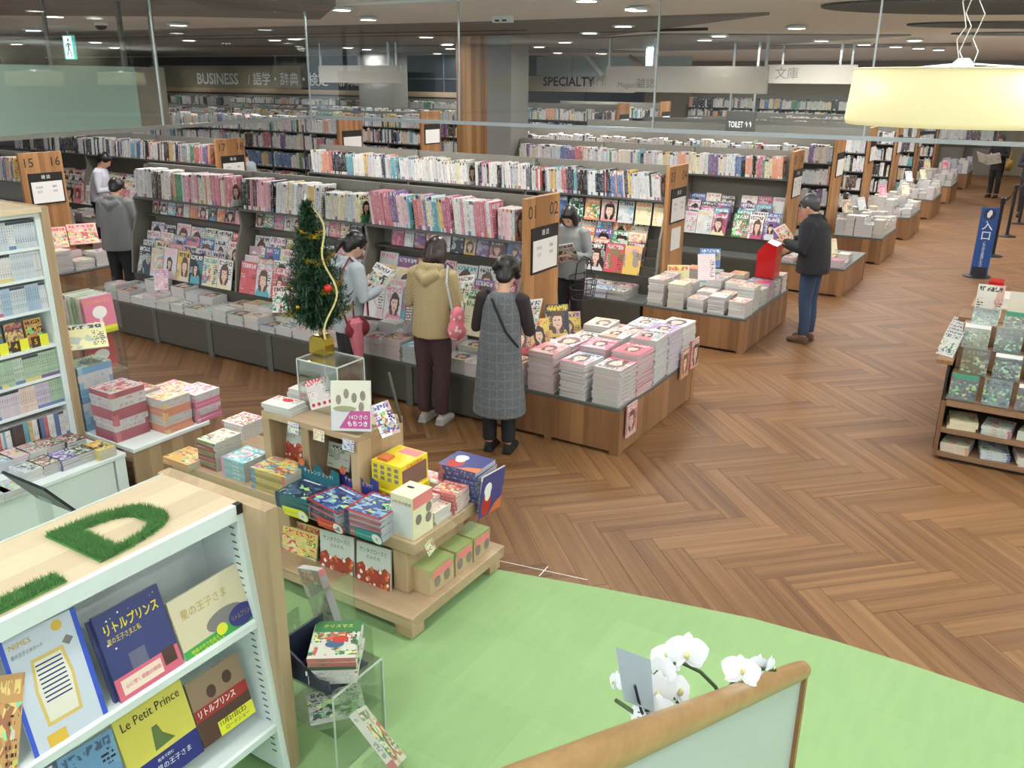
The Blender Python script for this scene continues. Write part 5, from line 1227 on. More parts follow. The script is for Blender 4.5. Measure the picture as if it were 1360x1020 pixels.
# thick piles of picture books
LP = [(-5.12, 3.235, 0.235, 0.25, 0.038, 9, C3((214, 200, 206), (170, 40, 70), (200, 60, 80)), 'the tall crimson-striped pile'), (-5.45, 3.24, 0.21, 0.25, 0.05, 9, C3((226, 226, 170), (70, 150, 200), (120, 180, 210)), 'the tallest pile with yellow-blue cover'),
      (-4.96, 3.49, 0.21, 0.215, 0.03, 8, C3((236, 226, 206), (220, 110, 50), (236, 180, 60)), 'the orange-striped pile'), (-4.95, 3.73, 0.22, 0.21, 0.026, 8, C3((240, 226, 230), (214, 60, 130), (230, 130, 170)), 'the pink-striped pile at the table end'),
      (-5.30, 3.50, 0.22, 0.22, 0.03, 7, C3((214, 70, 70), WHT, (236, 150, 90)), 'the red-covered pile behind the crimson one'), (-5.22, 3.73, 0.22, 0.2, 0.03, 6, C3((226, 80, 90), WHT, (240, 200, 120)), 'the low red pile at the rear')]
for x, y, w_, h_, t, n, c, d in LP:
    nn = n
    for k in range(nn):
        cc = c
        M = flatM(x+random.uniform(-.003, .003), y+random.uniform(-.003, .003), 0.5005+k*(t+.0004), pi/2+random.uniform(-.02, .02))
        if k == nn-1: cc = c
        book(M, h_, w_, t, *cc, style=0.6, name='picture_book', cat='book', group='thick picture book piles on the wooden table',
             label=('topmost book of ' if k == nn-1 else ordw(nn-k)+' book from the top of ')+d, sp=True, spc=(c[1] if (k//2) % 2 == 0 else lin(206, 204, 206)))
ra = thing('acrylic_rack', 'clear acrylic rack of upright picture books behind the piles', 'rack', (-5.72, 3.4, 0.5))
for c in ((-5.92, 3.13, 0.5005, -5.915, 3.64, 1.45), (-5.58, 3.13, 0.5005, -5.575, 3.64, 1.10), (-5.92, 3.13, 1.06, -5.58, 3.64, 1.066), (-5.92, 3.13, 0.78, -5.58, 3.64, 0.786)): MB().box(*c).build('pane', MAT['acrylic'], ra)
for y in (3.13, 3.635): MB().box(-5.92, y, 0.5005, -5.575, y+0.005, 1.45).build('side_pane', MAT['acrylic'], ra)
for k in range(6):
    c = C3((226, 110, 150), (240, 210, 90), (240, 200, 210)) if k == 5 else random.choice((C3((170, 206, 150), WHT, WHT), C3(WHT, RED, WHT), C3((200, 226, 180), WHT, WHT)))
    book(up_h(standM((-5.87+k*0.05, 3.50, 1.068), 0.0, radians(5)), 0.27), 0.23, 0.27, 0.03, *c, style=0.0 if k < 5 else 0.95, name='picture_book', cat='book', label='pink picture book with a white tree, frontmost in the acrylic rack' if k == 5 else '%s upright book behind the pink one in the acrylic rack' % ordw(5-k), group='upright books in the acrylic rack')
MP = up_h(standM((-5.87+5*0.05, 3.50, 1.068), 0.0, radians(5)), 0.27) @ Matrix.Translation((0, 0, 0.03))
o = [q for q in COL.objects if q.get('label', '').startswith('pink picture book with a white tree')][0]
patch(o, MP, disc(0, 0.02, 0.055, 0.045), 'ink_white'); patch(o, MP, rect(-0.012, -0.05, 0.012, 0.0), 'ink_white', lift=0.0005); patch(o, MP, rect(-0.115, -0.135, 0.115, -0.085), 'tag_yellow', 'paper_band'); patch(o, MP, disc(-0.05, -0.07, 0.03), 'ink_white', lift=0.0006)
text('はなさかじいさん', 0.03, 'ink_yellow', MP @ Matrix.Translation((0, 0.095, 0.0005)), o, 'title', fit=0.18)
for k in range(2): book(up_h(standM((-5.74+k*0.06, 3.50, 0.79), 0.0, radians(5)), 0.26), 0.22, 0.26, 0.035, *C3((206, 44, 56), WHT, (226, 200, 60)), style=0.95 if k else 0.0, name='picture_book', cat='book', label='red picture book in the lower tier of the acrylic rack, %s one' % ('rear', 'front')[k])
MP = up_h(standM((-5.74+0.06, 3.50, 0.79), 0.0, radians(5)), 0.26) @ Matrix.Translation((0, 0, 0.035))
o = [q for q in COL.objects if q.get('label', '').endswith('lower tier of the acrylic rack, front one')][0]; patch(o, MP, disc(0, -0.02, 0.06, 0.04), 'ink_white')
text('えほん', 0.03, 'ink_yellow', MP @ Matrix.Translation((0, 0.08, 0.0005)), o, 'title')
o = book(frame((-5.40, 3.22, 1.14), (0.55, 0.75, -0.25), (-0.6, 0.1, 0.5), (0.3, -0.3, 0.8)), 0.30, 0.2, 0.012, *C3((226, 222, 160), (60, 70, 110), (120, 150, 190)), style=0.0, name='picture_book', cat='book', label='open yellow and blue sample book tilted above the piles')
ho = thing('sample_stand', 'clear bracket holding the tilted sample book', 'stand', (-5.40, 3.25, 0.98)); MB().box(-5.47, 3.19, 0.96, -5.33, 3.3, 0.966).build('foot_plate', MAT['acrylic'], ho); MB().box(-5.45, 3.22, 0.966, -5.445, 3.29, 1.13).build('prop', MAT['acrylic'], ho)
# tablet-like black display panel on a clear stand in the gap
tp = thing('tilted_panel', 'dark framed panel on a clear stand left of the grass letter', 'display panel', (-3.9, 2.0, 0.62))
a, b, c_, d_ = atz(3, 624, 0.78), atz(58, 650, 0.80), atz(106, 681, 0.66), atz(40, 660, 0.62)
P0 = [atz(4, 625, 0.80), atz(60, 648, 0.84), atz(106, 680, 0.66), atz(52, 659, 0.60)]
nn = (P0[1]-P0[0]).cross(P0[3]-P0[0]).normalized()
if nn.z < 0: nn = -nn
MB().add([p for p in P0]+[p-nn*0.015 for p in P0], [(0, 1, 2, 3), (7, 6, 5, 4), (0, 4, 5, 1), (1, 5, 6, 2), (2, 6, 7, 3), (3, 7, 4, 0)]).build('panel', MAT['black_plastic'], tp)
pc = sum(P0, Vector())/4; MB().box(pc.x-.06, pc.y-.01, 0.012, pc.x+.06, pc.y+.01, pc.z-0.02).build('clear_post', MAT['acrylic'], tp); MB().box(pc.x-.15, pc.y-.12, 0.0065, pc.x+.15, pc.y+.12, 0.014).build('foot_plate', MAT['acrylic'], tp)
# ------------------------------------------------------------------ foreground: slant-front white bookcase, wooden top, grass letters
FZ, FX0, FY1 = 1.25, -2.93, 2.0
fb = thing('display_bookcase', 'wooden topped white display bookcase with slanted front in the foreground', 'bookcase', (-2.65, 1.2, 0))
MB().box(FX0-0.04, FY1, 0.006, -2.334, FY1+0.06, FZ).build('end_panel', MAT['oak_z'], fb, bevel=0.003)
MB().box(FX0, -0.6, FZ-0.022, -2.485, FY1, FZ-0.001).build('top_board', MAT['oak_y'], fb)
MB().box(FX0-0.004, -0.6, FZ-0.02, FX0, FY1, FZ+0.004).build('white_edge', MAT['white_paint'], fb)
def fx(z): return -2.469+(1.244-z)*(0.138/1.213)     # slanted front line
MB().prism([(-2.485, FZ-0.03), (-2.45, FZ-0.035), (fx(1.20), 1.195), (fx(1.2)-0.03, 1.195), (-2.485, FZ-0.001), (-2.465, FZ-0.001)][:0] or [(-2.487, FZ), (-2.462, FZ), (fx(1.19), 1.185), (fx(1.19)-0.025, 1.185)], -0.6, FY1-0.001, 'y').build('front_rail', MAT['white_paint'], fb)
MB().prism([(FX0+0.02, 0.03), (fx(0.03), 0.03), (fx(1.185), 1.185), (FX0+0.02, 1.185)], FY1-0.03, FY1-0.001, 'y').build('side_panel', MAT['white_paint'], fb)
slot = MB()
for k in range(34): z = 0.12+k*0.031; slot.box(fx(z)-0.055, FY1-0.0315, z, fx(z)-0.03, FY1-0.0295, z+0.006)
slot.build('slot_strip', MAT['grey_shelf'], fb)
MB().prism([(-2.72, 1.2), (-2.70, 1.2), (-2.66, 0.10), (-2.68, 0.10)], -0.6, FY1-0.03, 'y').build('back_panel', MAT['white_paint'], fb)
for z in (0.75, 0.263): MB().prism([(-2.69, z-0.012), (fx(z), z-0.03), (fx(z), z), (fx(z)-0.012, z+0.006), (-2.69, z-0.001)], -0.6, FY1-0.032, 'y').build('shelf', MAT['white_paint'], fb)
MB().box(-2.487, FY1-0.03, FZ-0.04, -2.46, FY1-0.002, FZ+0.001).build('corner_cap', MAT['black_plastic'], fb)
TH_ = radians(17); NF = Vector((cos(TH_), 0, sin(TH_)))
def zq(*pp): return [(x*.39216, 620+y*.39216) for x, y in pp]
S1 = Vector((-2.43, 0, 0.757)); S2 = Vector((-2.40, 0, 0.275))
o, M, w_, h_ = px_book(zq((550, 470), (790, 332), (886, 505), (650, 668)), S1, NF, 0.012, C3((216, 204, 168), (178, 158, 84), (216, 206, 170)), 0.95, 'cream book with gold title and green band, right end of top display shelf')
patch(o, M, [(-w_*.5, -h_*.5), (w_*.5, -h_*.5), (w_*.5, -h_*.16), (w_*.1, -h_*.28), (-w_*.5, -h_*.30)], ink('band_green', 60, 150, 70), 'paper_band'); patch(o, M, disc(w_*.12, -h_*.17, w_*.27, h_*.16), ink('planet_grey', 120, 116, 116), 'printed_shape', 0.0003)
patch(o, M, disc(w_*.33, -h_*.27, w_*.19, h_*.17), ink('badge_blue', 40, 40, 110), 'printed_badge', 0.0006); patch(o, M, disc(w_*.03, -h_*.30, w_*.075, h_*.09), 'tag_yellow', 'printed_badge', 0.0006)
text('星の王子さま', 0.042, 'ink_gold', M @ Matrix.Translation((-w_*.08, h_*.20, 0.0006)), o, 'title', fit=w_*.62); text('リトルプリンス', 0.026, 'ink_gold', M @ Matrix.Translation((w_*.33, -h_*.27, 0.001)), o, 'title', fit=w_*.30)
text('映画の中で出会える', 0.017, 'tag_yellow', M @ Matrix.Translation((-w_*.2, -h_*.37, 0.001)), o, fit=w_*.42); text('新しい星の王子さま', 0.017, 'tag_yellow', M @ Matrix.Translation((-w_*.18, -h_*.44, 0.001)), o, fit=w_*.42)
o, M, w_, h_ = px_book(zq((297, 520), (512, 405), (645, 668), (428, 812)), S1, NF, 0.014, C3((34, 46, 110), (34, 46, 110), (40, 56, 130)), 0.95, 'navy starry picture book with yellow title and pink band')
patch(o, M, rect(-w_*.5, -h_*.5, w_*.5, -h_*.20), ink('band_rose', 206, 96, 120), 'paper_band'); patch(o, M, rect(-w_*.42, -h_*.40, w_*.2, -h_*.24), ink('band_cream', 236, 216, 200), 'printed_panel', 0.0006); patch(o, M, rect(w_*.24, -h_*.36, w_*.44, -h_*.18), ink('photo_brown', 70, 46, 40), 'printed_panel', 0.0007)
text('リトルプリンス', 0.045, 'ink_yellow', M @ Matrix.Translation((0, h_*.30, 0.0008)), o, 'title', fit=w_*.82, bold=0.02); text('星の王子さまと私', 0.024, 'ink_yellow', M @ Matrix.Translation((-w_*.16, h_*.18, 0.0008)), o, 'title', fit=w_*.5)
text('心に響く感動の物語', 0.018, 'band_rose', M @ Matrix.Translation((-w_*.1, -h_*.32, 0.001)), o, fit=w_*.55)
rs = random.Random(9)
for k in range(16): patch(o, M, disc(rs.uniform(-.45, .45)*w_, rs.uniform(-.02, .46)*h_, rs.choice((.0015, .002, .004)), None, 5), 'ink_white', 'printed_star', 0.0005)
patch(o, M, rect(-w_*.2, -h_*.2, w_*.05, -h_*.02), ink('figure_grey', 96, 96, 120), 'printed_panel', 0.0005)
book(M @ Matrix.Translation((-0.012, -0.01, -0.03)), w_, h_, 0.014, *C3((34, 46, 110), (200, 90, 120), (40, 56, 130)), style=0.0, name='picture_book', cat='book', label='second navy picture book tucked behind the starry one')
o, M, w_, h_ = px_book(zq((-40, 600), (228, 500), (392, 822), (150, 1000)), S1, NF, 0.006, C3((206, 216, 236), (120, 120, 140), (206, 216, 236)), 0.95, 'pale blue magazine with a striped pouch picture on the top display shelf')
patch(o, M, rect(w_*.43, -h_*.5, w_*.5, h_*.5), ink('edge_blue', 50, 80, 190), 'printed_border'); patch(o, M, rect(-w_*.5, -h_*.5, -w_*.44, h_*.5), 'edge_blue', 'printed_border')
patch(o, M, [(-w_*.24, -h_*.30), (w_*.22, -h_*.30), (w_*.26, h_*.02), (w_*.22, h_*.26), (-w_*.2, h_*.26), (-w_*.26, 0)], ink('pouch_gold', 214, 186, 110), 'printed_panel', 0.0005); patch(o, M, [(-w_*.2, -h_*.27), (w_*.18, -h_*.27), (w_*.22, h_*.02), (w_*.18, h_*.23), (-w_*.17, h_*.23), (-w_*.22, 0)], ink('pouch_cream', 230, 228, 214), 'printed_panel', 0.0007)
for k in range(9): patch(o, M, rect(-w_*.17, h_*(.19-.038*k), w_*.17, h_*(.203-.038*k)), 'badge_blue', 'printed_stripe', 0.0009)
patch(o, M, disc(w_*.22, h_*.43, .018), ink('sun_gold', 220, 180, 70), 'printed_spot'); patch(o, M, rect(-w_*.3, -h_*.46, -w_*.05, -h_*.36), 'sun_gold', 'printed_panel', 0.0006); patch(o, M, disc(w_*.3, h_*.28, .02, .018, 4), 'planet_grey', 'printed_spot')
text('NIMES', 0.026, 'sun_gold', M @ Matrix.Translation((-w_*.26, h_*.42, 0.0008)), o, 'title', fit=w_*.34); text('星の王子さまポーチ', 0.015, 'planet_grey', M @ Matrix.Translation((-w_*.2, h_*.34, 0.0008)), o, fit=w_*.4)
px_book(zq((-150, 690), (-18, 745), (140, 995), (-10, 1100)), S1+Vector((0.005, 0, 0)), NF, 0.01, C3((206, 150, 70), (240, 210, 120), (170, 100, 50)), 0.6, 'golden picture book cut by the left picture edge')
o, M, w_, h_ = px_book(zq((375, 868), (612, 712), (688, 965), (470, 1130)), S2, NF, 0.014, C3((222, 208, 36), (222, 208, 36), (222, 208, 36)), 0.95, 'yellow book with black handwritten French title on the lower display shelf')
patch(o, M, rect(-w_*.5, -h_*.5, w_*.5, -h_*.17), ink('cover_navy', 30, 36, 110), 'printed_panel'); patch(o, M, [(-w_*.1, -h_*.12), (w_*.2, -h_*.1), (w_*.06, h_*.04), (w_*.02, h_*.17), (-w_*.06, h_*.17), (-w_*.08, h_*.04)], ink('cover_green', 90, 110, 60), 'printed_shape', 0.0005)
text('Le Petit Prince', 0.05, 'ink', M @ Matrix.Translation((0, h_*.36, 0.0006)), o, 'title', fit=w_*.84); text('星の王子さま', 0.026, 'ink_white', M @ Matrix.Translation((w_*.1, -h_*.34, 0.001)), o, 'title', fit=w_*.5); text('絵本で読む', 0.014, 'ink_white', M @ Matrix.Translation((0, -h_*.24, 0.001)), o)
o, M, w_, h_ = px_book(zq((625, 745), (795, 625), (872, 828), (695, 950)), S2, NF, 0.02, C3((150, 120, 90), (150, 120, 90), (96, 66, 50)), 0.95, 'brown picture book with red title and yellow date strip')
patch(o, M, rect(-w_*.5, -h_*.5, w_*.5, -h_*.02), ink('film_brown', 74, 48, 38), 'printed_panel'); patch(o, M, rect(-w_*.5, -h_*.12, w_*.5, h_*.06), ink('film_red', 150, 40, 36), 'printed_panel', 0.0005); patch(o, M, rect(-w_*.18, -h_*.5, w_*.5, -h_*.28), 'tag_yellow', 'paper_band', 0.0007)
for a, b in ((-.12, .2), (.2, .26)): patch(o, M, disc(a*w_, b*h_, .022, .026), 'film_brown', 'printed_spot', 0.0004)
text('リトルプリンス', 0.034, 'ink_white', M @ Matrix.Translation((-w_*.1, -h_*.03, 0.0008)), o, 'title', fit=w_*.7, bold=0.02); text('11月21日(土)', 0.024, 'ink', M @ Matrix.Translation((w_*.1, -h_*.33, 0.001)), o, fit=w_*.5, bold=0.02); text('ロードショー', 0.02, 'ink', M @ Matrix.Translation((w_*.16, -h_*.43, 0.001)), o, fit=w_*.5)
px_book(zq((180, 1000), (372, 890), (440, 1080), (260, 1200)), S2, NF, 0.012, C3((90, 150, 200), (60, 90, 130), (120, 170, 206)), 0.0, 'light blue picture book at the bottom of the display bookcase')
px_book(zq((60, 1060), (180, 1000), (240, 1150), (110, 1240)), S2, NF, 0.012, C3((60, 70, 90), WHT, (90, 110, 150)), 0.0, 'dark blue book cut by the lower picture edge')
# grass letters
plain('grass_blade', lin(84, 140, 72), 0.7, noise=0.3, nscale=220)
def grass_letter(inside, x0, x1, y0, y1, lab, n):
    t = thing('grass_letter', lab, 'letter', ((x0+x1)/2, (y0+y1)/2, FZ)); rg = random.Random(4); mb = MB(); bs_ = MB(); cnt = 0
    st_ = 0.008; nx_, ny_ = int((x1-x0)/st_)+1, int((y1-y0)/st_)+1
    for i in range(nx_):
        for j in range(ny_):
            X, Y = x0+i*st_, y0+j*st_
            if inside(X+st_/2, Y+st_/2): bs_.box(X, Y, FZ, X+st_, Y+st_, FZ+0.006)
    bs_.build('turf_base', MAT['grass_blade'], t)
    while cnt < n:
        X, Y = rg.uniform(x0, x1), rg.uniform(y0, y1)
        if not inside(X, Y): continue
        cnt += 1; d = Vector((rg.uniform(-1, 1), rg.uniform(-1, 1), 1.1)).normalized()*rg.uniform(.016, .028); s = Vector((d.y, -d.x, 0)).normalized()*0.0014
        p = Vector((X, Y, FZ+0.004)); mb.add([p-s, p+s, p+d], [(0, 1, 2)])
    b_ = mb.build('blades', MAT['grass_blade'], t); b_['kind'] = 'stuff'
def inD(X, Y):
    if not (-2.84 <= X <= -2.516): return False
    u_ = (X+2.678)/0.162; 
    out = Y >= 1.44 and Y <= 1.44+0.345*sqrt(max(0, 1-abs(u_)**3.2))
    inn = abs(X+2.668) < 0.105 and Y > 1.535 and Y < 1.535+0.17*sqrt(max(0, 1-abs((X+2.668)/0.105)**3))
    return out and not inn
grass_letter(inD, -2.84, -2.516, 1.43, 1.80, 'green artificial grass letter D on the bookcase top', 9000)
grass_letter(lambda X, Y: (-2.58 < X < -2.505 and 1.04 < Y < 1.31) or (-2.84 < X < -2.505 and 1.03 < Y < 1.12), -2.84, -2.505, 1.03, 1.31, 'green artificial grass letter L cut by the left picture edge', 5000)
# ------------------------------------------------------------------ clear stands with Christmas books at the bookcase end
ar = thing('acrylic_stand', 'clear acrylic stepped stand at the end of the display bookcase', 'stand', (-2.3, 2.35, 0.006))
for c in ((-2.50, 2.09, 0.0065, -2.495, 2.62, 0.62), (-2.15, 2.09, 0.0065, -2.145, 2.40, 0.405), (-2.50, 2.09, 0.405, -2.145, 2.40, 0.411), (-2.50, 2.395, 0.0065, -2.145, 2.40, 0.405)): MB().box(*c).build('pane', MAT['acrylic'], ar)
for x, y in ((-2.145, 2.09), (-2.145, 2.40)): MB().box(x-.003, y-.003, 0.0065, x+.003, y+.003, 0.405 if y < 2.41 else 0.36).build('polished_edge', MAT['acrylic_edge'], ar)
MB().box(-2.148, 2.09, 0.404, -2.142, 2.40, 0.412).build('polished_edge', MAT['acrylic_edge'], ar)
bh = thing('book_holder', 'dark navy bent holder beside the pile of Christmas books', 'holder', (-2.36, 2.2, 0.411))
MB().box(-2.43, 2.10, 0.412, -2.42, 2.34, 0.58).build('back_plate', MAT['navy_plastic'], bh, bevel=0.003)
MB().prism([(-2.42, 0.412), (-2.20, 0.412), (-2.16, 0.43), (-2.17, 0.47), (-2.23, 0.46), (-2.42, 0.56)], 2.095, 2.104, 'y').build('side_plate', MAT['navy_plastic'], bh)
MB().box(-2.42, 2.10, 0.412, -2.17, 2.34, 0.416).build('bottom_plate', MAT['navy_plastic'], bh)
XM = C3((206, 206, 196), (60, 110, 70), (190, 60, 40))
zt = pile(-2.275, 2.26, 0.4165, 6, 0.20, 0.26, 0.02, XM, 0.6, radians(35), 'the red and green Christmas book pile', name='picture_book', cat='book', group='Christmas books on the acrylic stand', sp=True, spc=L3((226, 222, 214), (226, 222, 214), (226, 222, 214), (50, 100, 60), (180, 50, 36), (190, 60, 40)))
o = [q for q in COL.objects if q.get('label', '').startswith('topmost book of the red and green Christmas')][0]
MT = flatM(-2.275, 2.26, zt, radians(35)); patch(o, MT, rect(-.10, .05, .10, .13), ink('xmas_green', 50, 110, 60), 'printed_panel', 0.0005); patch(o, MT, disc(.02, 0, .035, .025), 'crowd_red', 'printed_badge', 0.0006); patch(o, MT, disc(-.0, -.035, .04, .025), ink('xmas_blue', 60, 90, 120), 'printed_badge', 0.0005)
text('クリスマス', 0.026, 'tag_yellow', MT @ Matrix.Translation((0, .09, 0.0008)), o, 'title', fit=0.16)
S0 = atz(449, 838, 0.42); S1_ = atz(421, 757, 0.70); W1 = atz(391, 726, 0.74)
yv = (S1_-S0).normalized(); xv = (W1-S1_); xv = (xv-yv*xv.dot(yv)).normalized(); zv = xv.cross(yv)
o = book(frame(S0+yv*0.145+xv*0.11, xv, yv, zv), 0.22, (S1_-S0).length, 0.035, *C3((150, 156, 156), (200, 60, 44), (226, 226, 220)), style=0.0, name='picture_book', cat='book', label='thick upright picture book with red spine on a clear easel')
me_ = o.data
ez = thing('acrylic_easel', 'clear easel under the upright red-spined book', 'stand', (-2.55, 2.45, 0.006))
MB().box(S0.x-0.12, S0.y-0.02, 0.0065, S0.x+0.10, S0.y+0.12, S0.z-0.012).build('riser', MAT['acrylic'], ez)
p0 = S0+Vector((-.06, .04, -.01)); MB().add([p0, p0+Vector((.12, .02, 0)), p0+Vector((.08, .06, .14)), p0+Vector((.0, .06, .14))], [(0, 1, 2, 3)]).build('wing', MAT['acrylic'], ez)
A0 = atz(472, 932, 0.40); A1 = atz(541, 1020, 0.20)
yv = (A0-A1).normalized(); vw = ray(505, 975).normalized(); nv = vw.cross(yv).normalized()
if nv.x < 0: nv = -nv
nv = (nv*cos(radians(14))-vw*sin(radians(14))); nv = (nv-yv*nv.dot(yv)).normalized(); xv = yv.cross(nv)
o = book(frame((A0+A1)/2-nv*0.03, xv, yv, nv), 0.20, 0.27, 0.03, *C3((206, 206, 190), (60, 110, 70), (180, 60, 40)), style=0.6, name='picture_book', cat='book', label='picture book leaning low on the clear stand at the picture bottom', sp=True)
lb = thing('acrylic_easel', 'clear block under the low leaning picture book', 'stand', (A1.x, A1.y, .006)); cc_ = (A0+A1)/2; MB().box(cc_.x-.07, cc_.y-.05, .0065, cc_.x+.05, cc_.y+.07, cc_.z-.14).build('block', MAT['acrylic'], lb)
p = atz(437, 985, 0.25); book(flatM(-2.29, 2.25, 0.20, radians(50)), 0.24, 0.2, 0.012, *C3((190, 196, 186), (60, 90, 70), (150, 160, 150)), style=0.6, name='picture_book', cat='book', label='pale picture book lying inside the clear stand')
MB().box(-2.49, 2.10, 0.19, -2.15, 2.39, 0.196).build('pane', MAT['acrylic'], ar)
# ------------------------------------------------------------------ people
def skinmesh(mb, voxel, smooth=4, dec=0.5):
    me = bpy.data.meshes.new('t'); me.from_pydata(mb.v, [], mb.f); o = bpy.data.objects.new('t', me)
    m = o.modifiers.new('r', 'REMESH'); m.mode = 'VOXEL'; m.voxel_size = voxel
    if smooth: k = o.modifiers.new('s', 'SMOOTH'); k.iterations = smooth; k.factor = 0.5
    if dec < 1: d = o.modifiers.new('d', 'DECIMATE'); d.ratio = dec
    r = evaluated(o); bpy.data.meshes.remove(me); return r
plain('skin', lin(206, 160, 136), 0.5, noise=0.04)
plain('hair_black', lin(26, 22, 24), 0.35, noise=0.3, nscale=120)
plain('hair_brown', lin(50, 32, 30), 0.32, noise=0.3, nscale=120)
plain('hair_grey', lin(70, 68, 70), 0.4, noise=0.4, nscale=120)
def fab(name, rgb, n=0.12, sc=160): return plain(name, lin(*rgb), 0.85, noise=n, nscale=sc)
fab('cloth_grey', (134, 138, 138)); fab('cloth_ltgrey', (172, 182, 190)); fab('cloth_midgrey', (120, 122, 122)); fab('cloth_black', (28, 28, 32)); fab('cloth_dark', (38, 34, 38)); fab('cloth_maroon', (62, 38, 44)); fab('cloth_brown', (44, 34, 36))
fab('cloth_white', (206, 208, 220), 0.04); fab('denim', (44, 62, 88), 0.25, 60); fab('leather_brown', (86, 62, 46)); fab('leather_black', (22, 20, 22)); fab('silver_shoe', (170, 168, 164)); fab('bag_red', (120, 36, 44)); fab('bag_gold', (150, 120, 50)); fab('cloth_navy', (40, 44, 58)); fab('hood_pale', (186, 190, 190))
g = G('quilt'); p = g.gen_pos(); x, y, z = g.sep(p)
q1 = g.math('ABSOLUTE', g.math('SUBTRACT', g.math('FRACT', g.math('MULTIPLY', g.math('ADD', g.math('ADD', x, y), z), 38)), 0.5)); q2 = g.math('ABSOLUTE', g.math('SUBTRACT', g.math('FRACT', g.math('MULTIPLY', g.math('SUBTRACT', g.math('ADD', x, y), z), 38)), 0.5))
qq = g.math('MAXIMUM', q1, q2); g.col(g.mix(g.math('GREATER_THAN', qq, 0.42), lin(182, 164, 126), lin(146, 126, 92))).rough(0.9)
g = G('plaid'); p = g.gen_pos(); x, y, z = g.sep(p)
hx = g.math('GREATER_THAN', g.math('FRACT', g.math('MULTIPLY', g.math('ADD', x, g.math('MULTIPLY', y, 0.7)), 14)), 0.86); hz = g.math('GREATER_THAN', g.math('FRACT', g.math('MULTIPLY', z, 14)), 0.86)
n_ = g.math('ADD', g.math('MULTIPLY', g.noise(p, 260, 2), 0.5), g.math('MULTIPLY', g.noise(p, 55, 3), 0.5)); base = g.mix(n_, lin(30, 33, 38), lin(122, 126, 130)); g.col(g.mix(g.math('MULTIPLY', g.math('MAXIMUM', hx, hz), 0.10), base, lin(176, 178, 178))).rough(0.95)
g = G('stripes'); p = g.gen_pos(); x, y, z = g.sep(p); g.col(g.mix(g.math('GREATER_THAN', g.math('FRACT', g.math('MULTIPLY', z, 26)), 0.5), lin(206, 204, 200), lin(40, 40, 46))).rough(0.9)
g = G('floral'); p = g.gen_pos(); vo = g.n('ShaderNodeTexVoronoi'); vo.inputs['Scale'].default_value = 20; g.link(p, vo.inputs['Vector'])
g.col(g.mix(g.math('LESS_THAN', vo.outputs['Distance'], 0.36), lin(216, 120, 134), lin(236, 214, 212))).rough(0.9)
